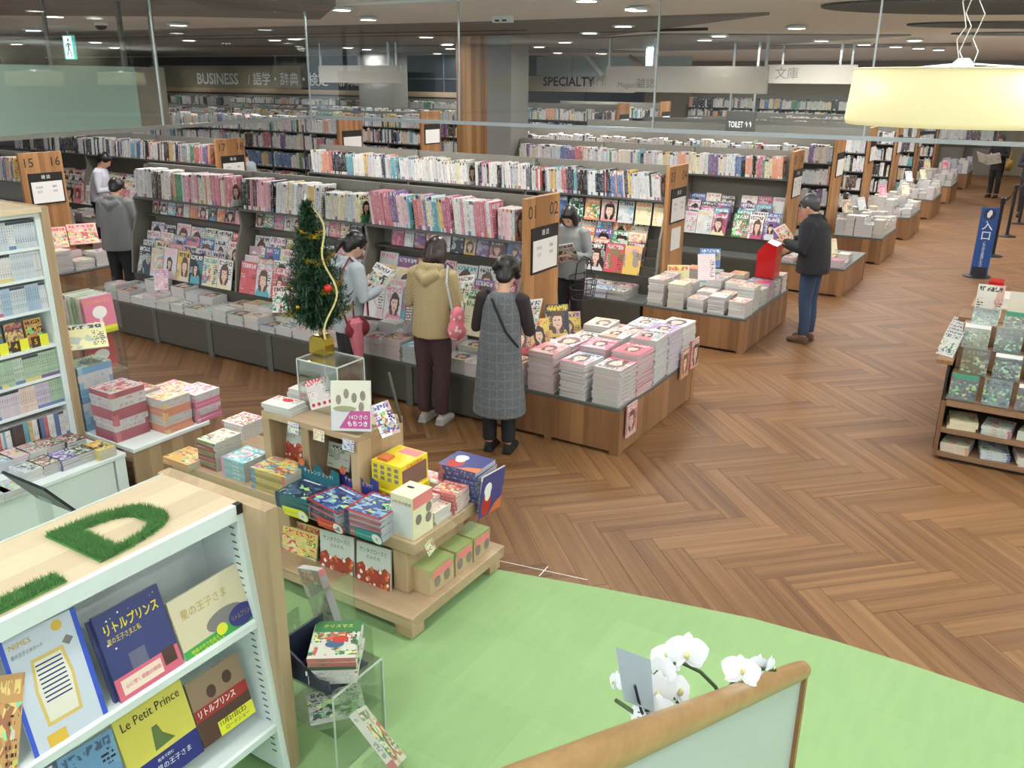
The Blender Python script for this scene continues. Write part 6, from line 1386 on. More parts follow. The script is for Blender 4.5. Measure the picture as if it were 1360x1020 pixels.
def person(label, x, y, facing, H, top, legs, shoes, hair, hairstyle, lean=0.05, nod=0.5, arms=None, hood=None, hem=0.86, dress=None, sleeves=None, voxel=0.0095, group=None, bulk=1.0, inner=None, stance=0.0, z0=0.0, collar=None):
    s = H/1.65; rot = Matrix.Translation((x, y, z0)) @ Matrix.Rotation(facing-pi/2, 4, 'Z') @ Matrix.Scale(s, 4)
    T = thing('person', label, 'person', (x, y, z0), group)
    l = lean
    arms = arms or (((-.235, .02+l*.6, 1.07), (-.11, .25+l, 1.11)), ((.235, .02+l*.6, 1.07), (.11, .25+l, 1.11)))
    HC = Vector((0, l+.035+.05*nod, 1.525-.02*nod)); RH = Matrix.Rotation(-nod, 4, 'X')
    hp = lambda a, b, c: HC + (RH @ Vector((a, b, c)))
    b = MB()
    b.tube([(0, 0, .78), (0, 0, .90), (0, 0, 1.03), (0, l*.4, 1.18), (0, l*.7, 1.30), (0, l*.8, 1.385)], [(.12, .09), (.15, .105), (.125, .09), (.145, .10), (.15, .09), (.07, .06)], 14)
    b.tube([(0, l*.8, 1.36), (0, l*.9+.01, 1.43), HC-Vector((0, .01, .02))], [.055, .048, .052], 10)
    b.ball(HC, .076, .094, .112, M=RH); b.ball(hp(0, .022, -.06), .055, .062, .052, M=RH)
    b.ball(hp(0, .093, -.018), .014, .018, .024, 8, 6); b.ball(hp(0, .082, -.062), .022, .012, .008, 8, 6)
    for q in (-1, 1): b.ball(hp(q*.077, -.005, -.012), .010, .020, .032, 8, 6)
    A = []
    for q, (el, wr) in zip((-1, 1), arms):
        sh = Vector((q*.165, l*.75, 1.335)); el = Vector(el); wr = Vector(wr); A.append((sh, el, wr))
        b.tube([sh, sh.lerp(el, .5), el, el.lerp(wr, .4), wr], [.05, .044, .038, .036, .026], 10)
        d = (wr-el).normalized(); lat = d.cross(Vector((0, 0, 1))).normalized()*(q); up = lat.cross(d)*q
        b.ball(wr+d*.045, .036, .036, .036, 10, 7) if voxel > .012 else b.tube([wr, wr+d*.04, wr+d*.085], [(.022, .022), (.036, .018), (.036, .014)], 10)
        inn = -lat
        for k, (off, L) in enumerate(((-.027, .060), (-.009, .072), (.009, .068), (.027, .052))):
            r0 = wr+d*.078+lat*off; r1 = r0+d*L*.5+lat*off*.2; r2 = r1+(d*.55-Vector((0, 0, .6))).normalized()*L*.5
            b.tube([r0, r1, r2], [.0095, .009, .0075], 6)
        t0 = wr+d*.025+inn*.028; b.tube([t0, t0+inn*.022+d*.03, t0+inn*.020+d*.06], [.012, .0105, .009], 6)
    for q in (-1, 1):
        st = q*.085+q*stance
        b.tube([(q*.08, 0, .88), (q*.083, .01, .68), (q*.085+q*stance*.5, .015, .47), (st, -.015, .30), (st, -.01, .085)], [.082, .072, .052, .046, .034], 10)
        b.tube([(st, -.04, .045), (st, .03, .045), (st+q*.01, .12, .03)], [.034, .036, .024], 8)
    b.v = [tuple(rot @ Vector(p)) for p in b.v]
    me = skinmesh(b, voxel*s); mesh_obj('body', me, MAT['skin'], T, True)
    def part(mb, name, mat, vx=0.012, sm=5, dec=0.45, lab=None):
        mb.v = [tuple(rot @ Vector(p)) for p in mb.v]; o = mesh_obj(name, skinmesh(mb, vx*s, sm, dec), MAT[mat], T, True)
        if lab: o['label'] = lab
        return o
    # eyes
    for q in (-1, 1):
        e = MB().ball(hp(q*.03, .086, .006), .009, .005, .006, 8, 6); e.v = [tuple(rot @ Vector(p)) for p in e.v]; e.build('eye', MAT['hair_black'], T)
    # hair
    h = MB()
    if hairstyle != 'cap':
        h.ball(hp(0, -.018, .030), .094, .104, .106, M=RH)
        h.ball(hp(0, .058, .072), .062, .034, .026, M=RH)
    if hairstyle in ('bob', 'long'):
        dz = -.02 if hairstyle == 'long' else 0
        for q in (-1, 1): h.ball(hp(q*.07, -.005, -.045+dz), .036, .066, .086, M=RH)
        h.ball(hp(0, -.06, -.045+dz), .078, .052, .088, M=RH)
    elif hairstyle == 'pony':
        h.ball(hp(0, -.05, -.03), .07, .055, .07, M=RH); h.tube([hp(0, -.10, .0), hp(0, -.145, -.03), hp(0, -.15, -.10), hp(0, -.14, -.15)], [.022, .034, .03, .012], 8)
    elif hairstyle == 'curly':
        rr = random.Random(2)
        for k in range(40):
            a, c = rr.uniform(0, 2*pi), rr.uniform(-.3, 1); sq = sqrt(max(0, 1-c*c)); v = Vector((cos(a)*sq*.10, sin(a)*sq*.112-.02, .03+c*.11))
            if v.y > .06 and v.z < .07: continue
            h.ball(hp(*v), .032, .032, .032, 7, 5)
        h.ball(hp(0, -.05, -.04), .075, .05, .07, M=RH)
    elif hairstyle == 'short':
        h.ball(hp(0, -.05, -.03), .07, .05, .06, M=RH)
    if h.v and hairstyle != 'cap': part(h, 'hair', hair, 0.011 if voxel < .012 else .014, 3)
    if hairstyle == 'cap':
        h.ball(hp(0, -.005, .03), .092, .104, .098, M=RH); h.ball(hp(0, .10, .03), .07, .06, .012, M=RH); part(h, 'cap', hair, .014, 3)
    # top garment
    t = MB(); k = bulk
    if dress:
        zs = [(dress, .0, .235, .20), (dress+.18, -.005, .22, .18), (.75, -.005, .20, .16), (.95, 0, .185, .145), (1.10, l*.3, .175, .135), (1.24, l*.6, .168, .125), (1.34, l*.75, .15, .10), (1.39, l*.8, .09, .07)]
    else:
        zs = [(hem, 0, .178*k, .14*k), (hem+.10, 0, .176*k, .138*k), (1.05, 0, .165*k, .128*k), (1.18, l*.4, .175*k, .13*k), (1.30, l*.7, .175*k, .118*k), (1.375, l*.8, .115, .085), (1.40, l*.82, .075, .07)]
    t.tube([(0, b_, a) for a, b_, _, _ in zs], [(c, d) for _, _, c, d in zs], 18)
    sl = MB() if sleeves else t
    for sh, el, wr in A:
        sl.tube([sh-Vector((sh.x*.25, 0, -.01)), sh, sh.lerp(el, .5), el, el.lerp(wr, .5), wr-(wr-el)*.04], [.066*k, .07*k, .062*k, .055*k, .050*k, .044*k], 12)
    if hood: t.tube([(-.10, l*.7-.07, 1.36), (0, l*.7-.135, 1.31), (.10, l*.7-.07, 1.36)], [.045, .06, .045], 10); t.tube([(-.085, l*.8+.02, 1.40), (-.06, l*.8-.08, 1.41), (.06, l*.8-.08, 1.41), (.085, l*.8+.02, 1.40)], [.03, .036, .036, .03], 8)
    if collar: t.tube([(0, l*.8, 1.36), (0, l*.9, 1.44)], [(.085, .08), (.072, .07)], 12)
    part(t, 'dress' if dress else 'jacket', top)
    if sleeves: part(sl, 'sleeves', sleeves)
    if inner:
        i_ = MB().tube([(0, l*.55+.075, 1.12), (0, l*.8+.06, 1.34)], [(.06, .05), (.05, .035)], 12); part(i_, 'shirt', inner)
    # trousers
    tr_ = MB()
    tr_.tube([(0, 0, .80), (0, 0, .90), (0, 0, 1.0)], [(.165, .125), (.168, .128), (.145, .11)], 14)
    for q in (-1, 1):
        st = q*.085+q*stance; tr_.tube([(q*.08, 0, .90), (q*.085, .01, .68), (q*.088+q*stance*.5, .012, .47), (st, -.012, .28), (st, -.008, .10)], [.098, .09, .072, .066, .062], 12)
    part(tr_, 'trousers', legs)
    for q in (-1, 1):
        st = q*.085+q*stance; f = MB(); f.tube([(st, -.075, .035), (st, -.04, .042), (st, .03, .045), (st+q*.012, .11, .035), (st+q*.014, .165, .026)], [(.030, .03), (.042, .042), (.044, .045), (.048, .034), (.03, .022)], 12); f.box(st-.04, -.08, .0, st+.045, .15, .02)
        part(f, 'shoe', shoes, .010, 3, .6)
    return T, rot
def open_mag(c, facing, label, w_=0.2, h_=0.28, cols=None, tilt=0.75, V=0.35):
    """an open magazine held in two hands"""
    t = thing('open_magazine', label, 'magazine', c); cols = cols or C3((236, 236, 234), (90, 90, 110), (226, 190, 180))
    for q, nm in ((-1, 'left_page'), (1, 'right_page')):
        f = Vector((cos(facing), sin(facing), 0)); rt = f.cross(Vector((0, 0, 1))); n = (-f*cos(tilt)+Vector((0, 0, 1))*sin(tilt)); yv = (Vector((0, 0, 1))*cos(tilt)+f*sin(tilt))
        xv = (rt*q*cos(V)+n*sin(V)).normalized(); zv = xv.cross(yv)
        M = frame(Vector(c)+xv*w_/2-zv*0.004, xv, yv, zv) if q > 0 else frame(Vector(c)+xv*w_/2, -xv, yv, (-xv).cross(yv))
        book(M, w_, h_, 0.005, *cols, style=0.6, name=nm, parent=t)
    return t
def loc(rot, a, b, c): return rot @ Vector((a, b, c))
UP = pi/2
# woman in the plaid dress
T, R_ = person('shopper in a grey plaid pinafore dress bending over the magazine table', -3.44, 5.36, UP+0.25, 1.52, 'plaid', 'cloth_black', 'leather_black', 'hair_black', 'curly', lean=.10, nod=.75, dress=.36, sleeves='cloth_brown', stance=.0)
st = MB().tube([loc(R_, -.13, .1, 1.385), loc(R_, -.02, -.085, 1.31), loc(R_, .10, -.155, 1.12), loc(R_, .19, -.10, .98)], 0.010, 6).build('shoulder_strap', MAT['leather_black'], T)
open_mag(loc(R_, .03, .42, 1.10), UP+0.25, 'cream open magazine held by the plaid-dress shopper')
# woman in the beige quilted jacket
T, R_ = person('shopper in a beige quilted hooded jacket and maroon trousers', -4.24, 5.56, UP+0.15, 1.60, 'quilt', 'cloth_maroon', 'silver_shoe', 'hair_brown', 'bob', lean=.04, nod=.5, hood=True, hem=.80)
open_mag(loc(R_, .02, .38, 1.12), UP+0.15, 'open magazine in front of the beige jacket')
bag = thing('shoulder_bag', 'pink flowered shoulder bag on the beige jacket', 'bag', loc(R_, .27, -.02, .95))
m = MB(); m.ball((.27, -.06, .90), .075, .10, .10); m.ball((.27, -.05, 1.0), .06, .075, .10); m.v = [tuple(R_ @ Vector(p)) for p in m.v]; mesh_obj('pouch', skinmesh(m, .012), MAT['floral'], bag, True)
MB().tube([loc(R_, .25, -.10, 1.07), loc(R_, .20, -.10, 1.30), loc(R_, .16, .0, 1.42), loc(R_, .21, .08, 1.28), loc(R_, .29, .02, 1.05)], .010, 6).build('strap', MAT['hood_pale'], bag)
# woman in the light hoodie
T, R_ = person('shopper in a pale grey hoodie with a ponytail reading behind the tree', -5.12, 5.50, UP-0.35, 1.57, 'cloth_ltgrey', 'cloth_dark', 'leather_black', 'hair_black', 'pony', lean=.05, nod=.55, hood=True, hem=.74)
open_mag(loc(R_, .03, .38, 1.14), UP-0.35, 'open magazine read by the ponytail shopper')
bag = thing('shoulder_bag', 'dark red shoulder bag of the ponytail shopper', 'bag', loc(R_, .22, -.05, .75))
m = MB(); m.ball((.22, -.02, .80), .05, .13, .095); m.ball((.22, -.02, .84), .035, .11, .08); m.v = [tuple(R_ @ Vector(p)) for p in m.v]; mesh_obj('pouch', skinmesh(m, .012), MAT['bag_red'], bag, True)
MB().tube([loc(R_, .22, -.12, .86), loc(R_, .19, -.16, 1.05), loc(R_, .13, -.11, 1.30), loc(R_, .10, .0, 1.43), loc(R_, .14, .13, 1.25), loc(R_, .21, .1, .9)], .009, 6).build('strap', MAT['bag_red'], bag)
um = thing('umbrella', 'furled pink umbrella hanging beside the ponytail shopper', 'umbrella', (-4.9, 5.40, .5))
plain('umbrella_pink', lin(196, 110, 124), .6, noise=.1, nscale=20)
MB().tube([(-4.955, 5.40, .86), (-4.95, 5.40, .82), (-4.93, 5.40, .62), (-4.915, 5.40, .47)], [.05, .075, .055, .03], 10).build('canopy', MAT['umbrella_pink'], um); MB().tube([(-4.955, 5.40, .86), (-4.96, 5.40, .96), (-4.97, 5.42, 1.0)], .008, 6).build('handle', MAT['bag_red'], um); MB().tube([(-4.915, 5.40, .47), (-4.912, 5.40, .43)], .008, 6).build('tip', MAT['bag_red'], um)
# woman behind panel 02, facing us
T, R_ = person('shopper with a black bob and grey hoodie behind the numbered end panel', -4.40, 8.30, -UP+0.05, 1.56, 'cloth_grey', 'cloth_dark', 'leather_black', 'hair_black', 'bob', lean=.04, nod=.6, hood=True, hem=.80, inner='stripes')
open_mag(loc(R_, .0, .36, 1.12), -UP+0.05, 'magazine held by the shopper behind the end panel')
bk = thing('shopping_basket', 'black wire shopping basket with white bag behind the end panel', 'basket', (-4.12, 8.05, 0.62))
for k in range(9): a = 2*pi*k/9; MB().tube([(-4.12+.11*cos(a), 8.05+.15*sin(a), .62), (-4.12+.14*cos(a), 8.05+.19*sin(a), .84)], .004, 5).build('wire', MAT['black_plastic'], bk)
for z, r_ in ((.62, .8), (.73, .9), (.84, 1.0)): MB().tube([(-4.12+.14*r_*cos(2*pi*k/20), 8.05+.19*r_*sin(2*pi*k/20), z) for k in range(21)], .005, 5).build('hoop', MAT['black_plastic'], bk)
MB().tube([(-4.12, 7.86, .84), (-4.12, 7.9, 1.0), (-4.12, 8.05, 1.06), (-4.12, 8.2, 1.0), (-4.12, 8.24, .84)], .007, 6).build('handle', MAT['black_plastic'], bk)
# man in black
T, R_ = person('man in a black padded jacket and jeans reading beside the white piles', -2.19, 9.86, pi-0.1, 1.66, 'cloth_black', 'denim', 'leather_brown', 'hair_grey', 'short', lean=.06, nod=.45, hem=.80, bulk=1.28, collar=True)
open_mag(loc(R_, .0, .40, 1.12), pi-0.1, 'open book held by the man in black', cols=C3((240, 234, 220), (206, 60, 50), (236, 190, 120)))
# left aisle: man in grey, man in white shirt, man in the back, man with cap
T, R_ = person('man in a grey hooded shirt and black trousers in the left cross aisle', -9.86, 6.55, radians(115), 1.63, 'cloth_midgrey', 'cloth_black', 'leather_black', 'hair_black', 'short', lean=.06, nod=.6, hood=True, hem=.76, bulk=1.2)
open_mag(loc(R_, .0, .38, 1.12), radians(115), 'magazine held by the man in the grey hooded shirt')
person('man in a white shirt and dark trousers at the left racks', -13.0, 8.42, radians(40), 1.68, 'cloth_white', 'cloth_black', 'leather_black', 'hair_black', 'short', lean=.08, nod=.6, hem=.90, voxel=.014)
person('man in a grey shirt half hidden by the second left panel', -12.3, 10.95, radians(200), 1.63, 'cloth_ltgrey', 'cloth_dark', 'leather_black', 'hair_black', 'short', lean=.08, nod=.8, hem=.90, voxel=.014)
person('man with a pale cap among the far left racks', -17.7, 10.95, radians(250), 1.58, 'cloth_dark', 'cloth_black', 'leather_black', 'hood_pale', 'cap', lean=.05, nod=.5, voxel=.014)
# far right aisle
T, R_ = person('woman in black leggings with papers far down the right aisle', -1.52, 26.2, -UP-0.3, 1.62, 'cloth_dark', 'cloth_black', 'leather_black', 'hair_brown', 'bob', lean=.03, nod=.5, hem=.70, voxel=.014)
bag = thing('handbag', 'shiny gold handbag of the woman far down the aisle', 'bag', loc(R_, .0, .1, .9)); m = MB(); m.ball((-.30, .05, .86), .08, .19, .15); m.v = [tuple(R_ @ Vector(p)) for p in m.v]; m.build('pouch', MAT['bag_gold'], bag, True)
MB().tube([loc(R_, -.30, -.08, .98), loc(R_, -.28, .0, 1.2), loc(R_, -.30, .16, .98)], .012, 6).build('handle', MAT['bag_gold'], bag)
open_mag(loc(R_, .12, .42, .98), -UP-0.3, 'white papers held by the woman far down the aisle', .3, .36, C3((240, 240, 240), (236, 236, 236), (240, 240, 240)))
person('man in dark clothes at the right picture edge behind the barrier', -0.62, 22.6, -UP, 1.72, 'cloth_navy', 'cloth_black', 'leather_black', 'hair_black', 'short', lean=.03, nod=.3, hem=.76, voxel=.014, bulk=1.1)
# ------------------------------------------------------------------ hanging smoke glass around the opening
GC, GL = Vector((-6.94, 7.07, 0)), Vector((-5.50, 1.30, 0)); GR = Vector((3.55, 7.25, 0)); GZ0, GZ1 = 2.40, ZC-0.001
def glass_run(a, b, splits, lab):
    t = thing('hanging_glass', lab, 'glass screen', ((a.x+b.x)/2, (a.y+b.y)/2, GZ0)); d = (b-a); L = d.length; d.normalize(); n = Vector((-d.y, d.x, 0))
    M = frame(a, d, n, (0, 0, 1)); cuts = [0]+splits+[L]
    for p, q in zip(cuts, cuts[1:]):
        MB().box(p+.006, -.004, GZ0+.02, q-.006, .004, GZ1, M=M).build('pane', MAT['glass'], t)
        MB().box(p-.007, -.008, GZ0+.02, p+.007, .008, GZ1, M=M).build('joint_strip', MAT['steel'], t)
    MB().box(0, -.014, GZ0-.012, L, .014, GZ0+.02, M=M).build('bottom_rail', MAT['steel'], t)
    MB().box(0, -.03, GZ1-.02, L, .03, GZ1, M=M).build('top_rail', MAT['white_paint'], t)
jx = [aty(611, 100, 7.12).x-GC.x, aty(874, 100, 7.18).x-GC.x, 5.6, 8.2]
glass_run(GC, GR, jx, 'clear hanging glass screen running along the top from column to lamp shade')
glass_run(GC, GL, [2.35, 4.6], 'clear hanging glass screen at the upper left, running towards the viewer')
# ------------------------------------------------------------------ hanging boards
def board(lab, X0, X1, Y, z0, z1, mat, poles, name='hanging_sign', words=None):
    t = thing(name, lab, 'sign', ((X0+X1)/2, Y, z0)); MB().box(X0, Y-.03, z0, X1, Y+.03, z1).build('board', MAT[mat], t, bevel=0.004)
    for x in poles: MB().box(x-.02, Y-.02, z1, x+.02, Y+.02, ZC-0.03).build('hanger', MAT['steel'], t)
    for wd, sz, x, z, m in (words or ()): text(wd, sz, m, frame((x, Y-.031, z), *FY), t, fit=(X1-X0)*.8)
    return t
b0 = [aty(424, 87, 14), aty(533, 111, 14)]; board('blank beige hanging board left of the wood column', b0[0].x, b0[1].x, 14, b0[1].z, b0[0].z, 'beige_sign', (b0[0].x+.05, b0[1].x-.1, b0[1].x-.3))
b0 = [aty(806, 88, 14.2), aty(1018, 125, 14.2)]; xm = aty(868, 100, 14.2).x
board('wide beige hanging board right of the column with small dark characters', b0[0].x, b0[1].x, 14.2, b0[1].z, b0[0].z, 'beige_sign', (b0[0].x+.05, xm, b0[1].x-.05), words=(('Magazine', .12, b0[0].x+.45, b0[0].z-.30, 'ink_grey'), ('雑誌', .17, xm-.12, b0[0].z-.28, 'ink_grey')))
b0 = [aty(1018, 86, 17), aty(1136, 112, 17)]; board('grey-beige hanging board beside the big lamp shade', b0[0].x, b0[1].x, 17, b0[1].z, b0[0].z, 'beige_sign', (b0[0].x+.3, b0[1].x-.3, b0[1].x-.1), words=(('文庫', .22, b0[0].x+.4, (b0[0].z+b0[1].z)/2, 'ink_grey'),))
b0 = [aty(966, 147, 16.2), aty(1002, 176, 16.2)]; board('dark grey hanging sign reading TOILET', b0[0].x, b0[1].x, 16.2, b0[1].z, b0[0].z, 'grey_dark', (b0[0].x+.05, b0[1].x-.05), words=(('TOILET ↑↑', .15, (b0[0].x+b0[1].x)/2, b0[0].z-.24, 'ink_white'),))
# board seen through the left glass
XB = -7.6; t = thing('hanging_sign', 'large pale teal hanging board at the upper left', 'sign', atx(90, 180, XB))
ya, yb, yc = atx(-60, 90, XB).y, atx(176, 90, XB).y, atx(216, 90, XB).y; z0, z1 = atx(90, 180, XB).z, atx(90, 87, XB).z
MB().box(XB-.03, ya, z0, XB+.03, yb, z1).build('board', MAT['teal_reflection_sign'], t); MB().box(XB-.06, yb+.002, z0+.03, XB+.02, yc, z1).build('bronze_end', MAT['bronze_sign'], t)
for px, w_ in ((66, .02), (164, .035), (205, .03)): y = atx(px, 70, XB).y; MB().box(XB-.02, y-w_/2, z1, XB+.02, y+w_/2, ZC-.03).build('hanger', MAT['grey_shelf'], t)
# exit signs
def exit_sign(px, py, Y, w_, h_, lab, mat):
    p = aty(px, py, Y); t = thing('exit_sign', lab, 'exit sign', (p.x, p.y, p.z-h_/2))
    MB().box(p.x-w_/2, Y-.02, p.z-h_/2, p.x+w_/2, Y+.02, p.z+h_/2).build('housing', MAT['exit_green'], t, bevel=.004)
    M = frame((p.x, Y-.021, p.z), *FY); patch(t, M, rect(-w_*.36, -h_*.46, w_*.36, h_*.46), 'exit_white', 'lit_panel', .001)
    for pts in (disc(.03*w_, .30*h_, .10*w_, .08*h_, 10), [(-.1*w_, .2*h_), (.12*w_, .2*h_), (.08*w_, -.05*h_), (-.08*w_, -.08*h_)], [(-.1*w_, .2*h_), (-.3*w_, .05*h_), (-.28*w_, 0), (-.06*w_, .12*h_)], [(.1*w_, .18*h_), (.3*w_, .1*h_), (.3*w_, .05*h_), (.1*w_, .1*h_)], [(-.08*w_, -.06*h_), (.06*w_, -.04*h_), (-.2*w_, -.4*h_), (-.28*w_, -.36*h_)], [(0, -.04*h_), (.1*w_, -.04*h_), (.28*w_, -.40*h_), (.18*w_, -.42*h_)]):
        patch(t, M, pts, ink('exit_figure', 10, 90, 80), 'pictogram', .002)
    MB().box(p.x-.01, Y-.01, p.z+h_/2, p.x+.01, Y+.01, ZC-.03).build('hanger', MAT['steel'], t)
exit_sign(93, 63, 8.6, .27, .35, 'green and white emergency exit sign at the upper left', 0)
exit_sign(866, 72, 18.5, .26, .48, 'blue-white lit exit sign beside the glass joint right of the column', 0)
p = atz(134, 33, ZC-.03); t = thing('security_camera', 'dark dome security camera on the ceiling near the exit sign', 'camera', (p.x, p.y, ZC-.1)); MB().lathe((p.x, p.y, ZC-.10), [(.001, -.0), (.05, .01), (.075, .04), (.08, .06)], 18).build('dome', MAT['black_plastic'], t); MB().lathe((p.x, p.y, ZC-.04), [(.09, 0), (.09, .039)], 18).build('mount_ring', MAT['white_paint'], t)
p = atz(668, 22, ZC-.01); t = thing('ceiling_box', 'small white box on the ceiling above the column', 'detector', (p.x, p.y, ZC-.08)); MB().box(p.x-.12, p.y-.05, ZC-.075, p.x+.12, p.y+.05, ZC-.001).build('housing', MAT['white_paint'], t, bevel=.005); 
for q in (-.05, .05): MB().box(p.x+q-.03, p.y-.053, ZC-.065, p.x+q+.03, p.y-.05, ZC-.045).build('slot', MAT['black_plastic'], t)
# far header with dark lettering, glazing and a stair truss behind it
a, b = aty(678, 116, 24.0), aty(800, 104, 24.0)
t = thing('header_board', 'beige header board with dark SPECIALTY lettering in the far back', 'sign', (a.x, 24, a.z)); MB().box(-14.4, 24, a.z-.1, b.x+1, 24.1, b.z+.05).build('board', MAT['beige_sign'], t)
text('SPECIALTY', .36, 'ink', frame((aty(755, 109, 24).x, 24, aty(755, 109, 24).z), *FY), t, ext=.02, bold=.02); text('専門書', .26, 'ink_grey', frame((aty(797, 109, 24).x, 24, aty(797, 109, 24).z), *FY), t, ext=.02)
t = thing('glazed_partition', 'pale glazed partition above the far header board', 'partition', (a.x, 24.3, 2.7)); plain('pale_teal', lin(176, 196, 194), .4, noise=.03)
for k in range(4): x0 = -14.3+k*1.25; MB().box(x0+.02, 24.3, b.z+.06, x0+1.23, 24.32, ZC-.04).build('pane', MAT['pale_teal'], t); MB().box(x0-.02, 24.28, b.z+.06, x0+.02, 24.34, ZC-.04).build('mullion', MAT['steel'], t)
t = thing('stair_truss', 'white slanting stair beam behind the far glazing', 'beam', (aty(800, 95, 24.2).x, 24.2, 2.9)); q0, q1 = aty(777, 72, 24.2), aty(800, 100, 24.2); MB().tube([q0, q1], .07, 6).build('beam', MAT['white_paint'], t); MB().tube([aty(836, 74, 24.2), aty(856, 90, 24.2)], .05, 6).build('handrail', MAT['oak_x'], t)
# ------------------------------------------------------------------ big drum pendant
LC = CAM+ray(1272, 128)*5.0; LR = .60; lz0, lz1 = 2.572, 2.878
plain('shade_white', lin(250, 240, 210), .7, noise=.01)
g = G('shade_fabric'); g.col((.40, .36, .22)); g.b.inputs['Emission Color'].default_value = (1.0, .90, .48, 1); g.b.inputs['Emission Strength'].default_value = .74
lp = thing('drum_pendant_lamp', 'large cream drum pendant lamp at the upper right', 'lamp', (LC.x, LC.y, lz0))
m = MB(); sg = 64
ring = lambda r, z: [(LC.x+r*cos(2*pi*k/sg), LC.y+r*sin(2*pi*k/sg), z) for k in range(sg)]
prof = [(LR*.965, lz1), (LR*1.0, lz0+.03), (LR*.985, lz0), (LR*.965, lz0+.01), (LR*.95, lz1-.002)]
for r, z in prof: m.v += ring(r, z)
for i in range(len(prof)):
    for k in range(sg): j = (i+1) % len(prof); m.f.append((i*sg+k, j*sg+k, j*sg+(k+1) % sg, i*sg+(k+1) % sg)); m.m.append(0)
m.build('shade', MAT['shade_fabric'], lp, True)
MB().lathe((LC.x, LC.y, lz0+.012), [(.001, 0), (LR*.95, 0), (LR*.95, .006), (.001, .008)], 48).build('diffuser', MAT['shade_fabric'], lp)
MB().tube([(LC.x+LR*.967*cos(2*pi*k/64), LC.y+LR*.967*sin(2*pi*k/64), lz1) for k in range(65)], .006, 6).build('top_hoop', MAT['shade_white'], lp)
for k in range(3):
    a = 2*pi*k/3+.4; MB().tube([(LC.x+LR*.96*cos(a), LC.y+LR*.96*sin(a), lz1), (LC.x+.06*cos(a), LC.y+.06*sin(a), lz1+.03)], .005, 6).build('spoke', MAT['steel'], lp)
    pts = [(LC.x+.05*cos(a)+.02*sin(q*2.1+k), LC.y+.05*sin(a)+.02*cos(q*1.7+k), lz1+.03+(ZC-lz1-.03)*q/9) for q in range(10)]; MB().tube(pts, .003, 6).build('cord', MAT['grey_upright'], lp)
MB().lathe((LC.x, LC.y, lz1+.0), [(.05, 0), (.06, .03), (.03, .06)], 12).build('hub', MAT['steel'], lp)
adopt(uplamp(LC.x, LC.y, 45), lp)
# copies of the pendant added out of view to brighten the ceiling
for k, (ux, uy) in enumerate(((2.4, 5.6), (2.5, 9.6), (2.5, 13.6), (2.5, 17.6), (2.5, 21.6), (-1.2, -1.8), (-5.2, -1.8), (-9.2, -1.2))):
    c_ = lp.copy(); COL.objects.link(c_); c_.location = (ux, uy, lz0); c_['group'] = 'added unseen pendant copies'; c_['label'] = 'added copy of the drum pendant, %s one out of view, lighting the ceiling' % ordw(k+1)
    for ch in list(lp.children):
        d_ = ch.copy(); COL.objects.link(d_); d_.parent = c_; d_.matrix_parent_inverse = ch.matrix_parent_inverse.copy()
        if ch.type == 'LIGHT': d_.data = ch.data.copy(); d_.data.energy = 300
# ------------------------------------------------------------------ queue barrier and entrance sign
def stanchion(px, py, lab, h=.95):
    p = atz(px, py, 0); t = thing('queue_barrier_post', lab, 'barrier post', (p.x, p.y, 0), 'queue barrier posts')
    MB().lathe((p.x, p.y, 0), [(.16, 0), (.16, .012), (.05, .03), (.032, .04)], 20).build('base', MAT['black_plastic'], t); MB().lathe((p.x, p.y, .03), [(.03, 0), (.03, h-.08)], 14).build('pole', MAT['black_plastic'], t); MB().lathe((p.x, p.y, h-.06), [(.04, 0), (.042, .09), (.03, .11)], 14).build('belt_head', MAT['black_plastic'], t)
    return p
s1 = stanchion(1318, 340, 'black belt barrier post nearest the blue sign'); s2 = stanchion(1337, 314, 'second black belt barrier post'); s3 = stanchion(1353, 297, 'third black belt barrier post at the picture edge')
for a, b, w_ in ((s1, s2, 'nearer'), (s2, s3, 'farther')):
    o = MB().tube([(a.x, a.y, .93), ((a.x+b.x)/2, (a.y+b.y)/2, .86), (b.x, b.y, .93)], [(.004, .03)]*3, 6).build('barrier_belt', MAT['black_plastic']); tag(o, 'black belt between the barrier posts, %s one' % w_, 'belt')
p = atz(1297, 367, 0); t = thing('entrance_sign', 'blue standing entrance sign with white lettering on a black base', 'sign', (p.x, p.y, 0))
MB().lathe((p.x, p.y, 0), [(.2, 0), (.2, .012), (.04, .03)], 20).build('base', MAT['black_plastic'], t)
Ms = standM((p.x+.02, p.y, .03), -pi/2, radians(2)); MB().box(-.12, 0, -.015, .12, 1.02, .015, M=Ms).build('board', MAT['sign_blue'], t); MB().box(-.10, -.01, -.02, .10, .12, .018, M=Ms).build('lower_sleeve', MAT['black_plastic'], t)
patch(t, Ms @ Matrix.Translation((0, .92, .0155)), disc(0, 0, .085), ink('sign_dark', 16, 40, 80), 'emblem_disc'); patch(t, Ms @ Matrix.Translation((0, .92, .016)), [(-.03, -.045), (.0, -.06), (.035, .0), (.03, .05), (.0, .065), (-.035, .01)], 'ink_white', 'emblem')
text('入', .15, 'ink_white', Ms @ Matrix.Translation((0, .74, .016)), t, bold=.01); text('口', .15, 'ink_white', Ms @ Matrix.Translation((0, .59, .016)), t, bold=.01)
for k, ch in enumerate('こちらからお並びください'): text(ch, .05, 'ink_white', Ms @ Matrix.Translation((0, .49-k*.034, .016)), t)
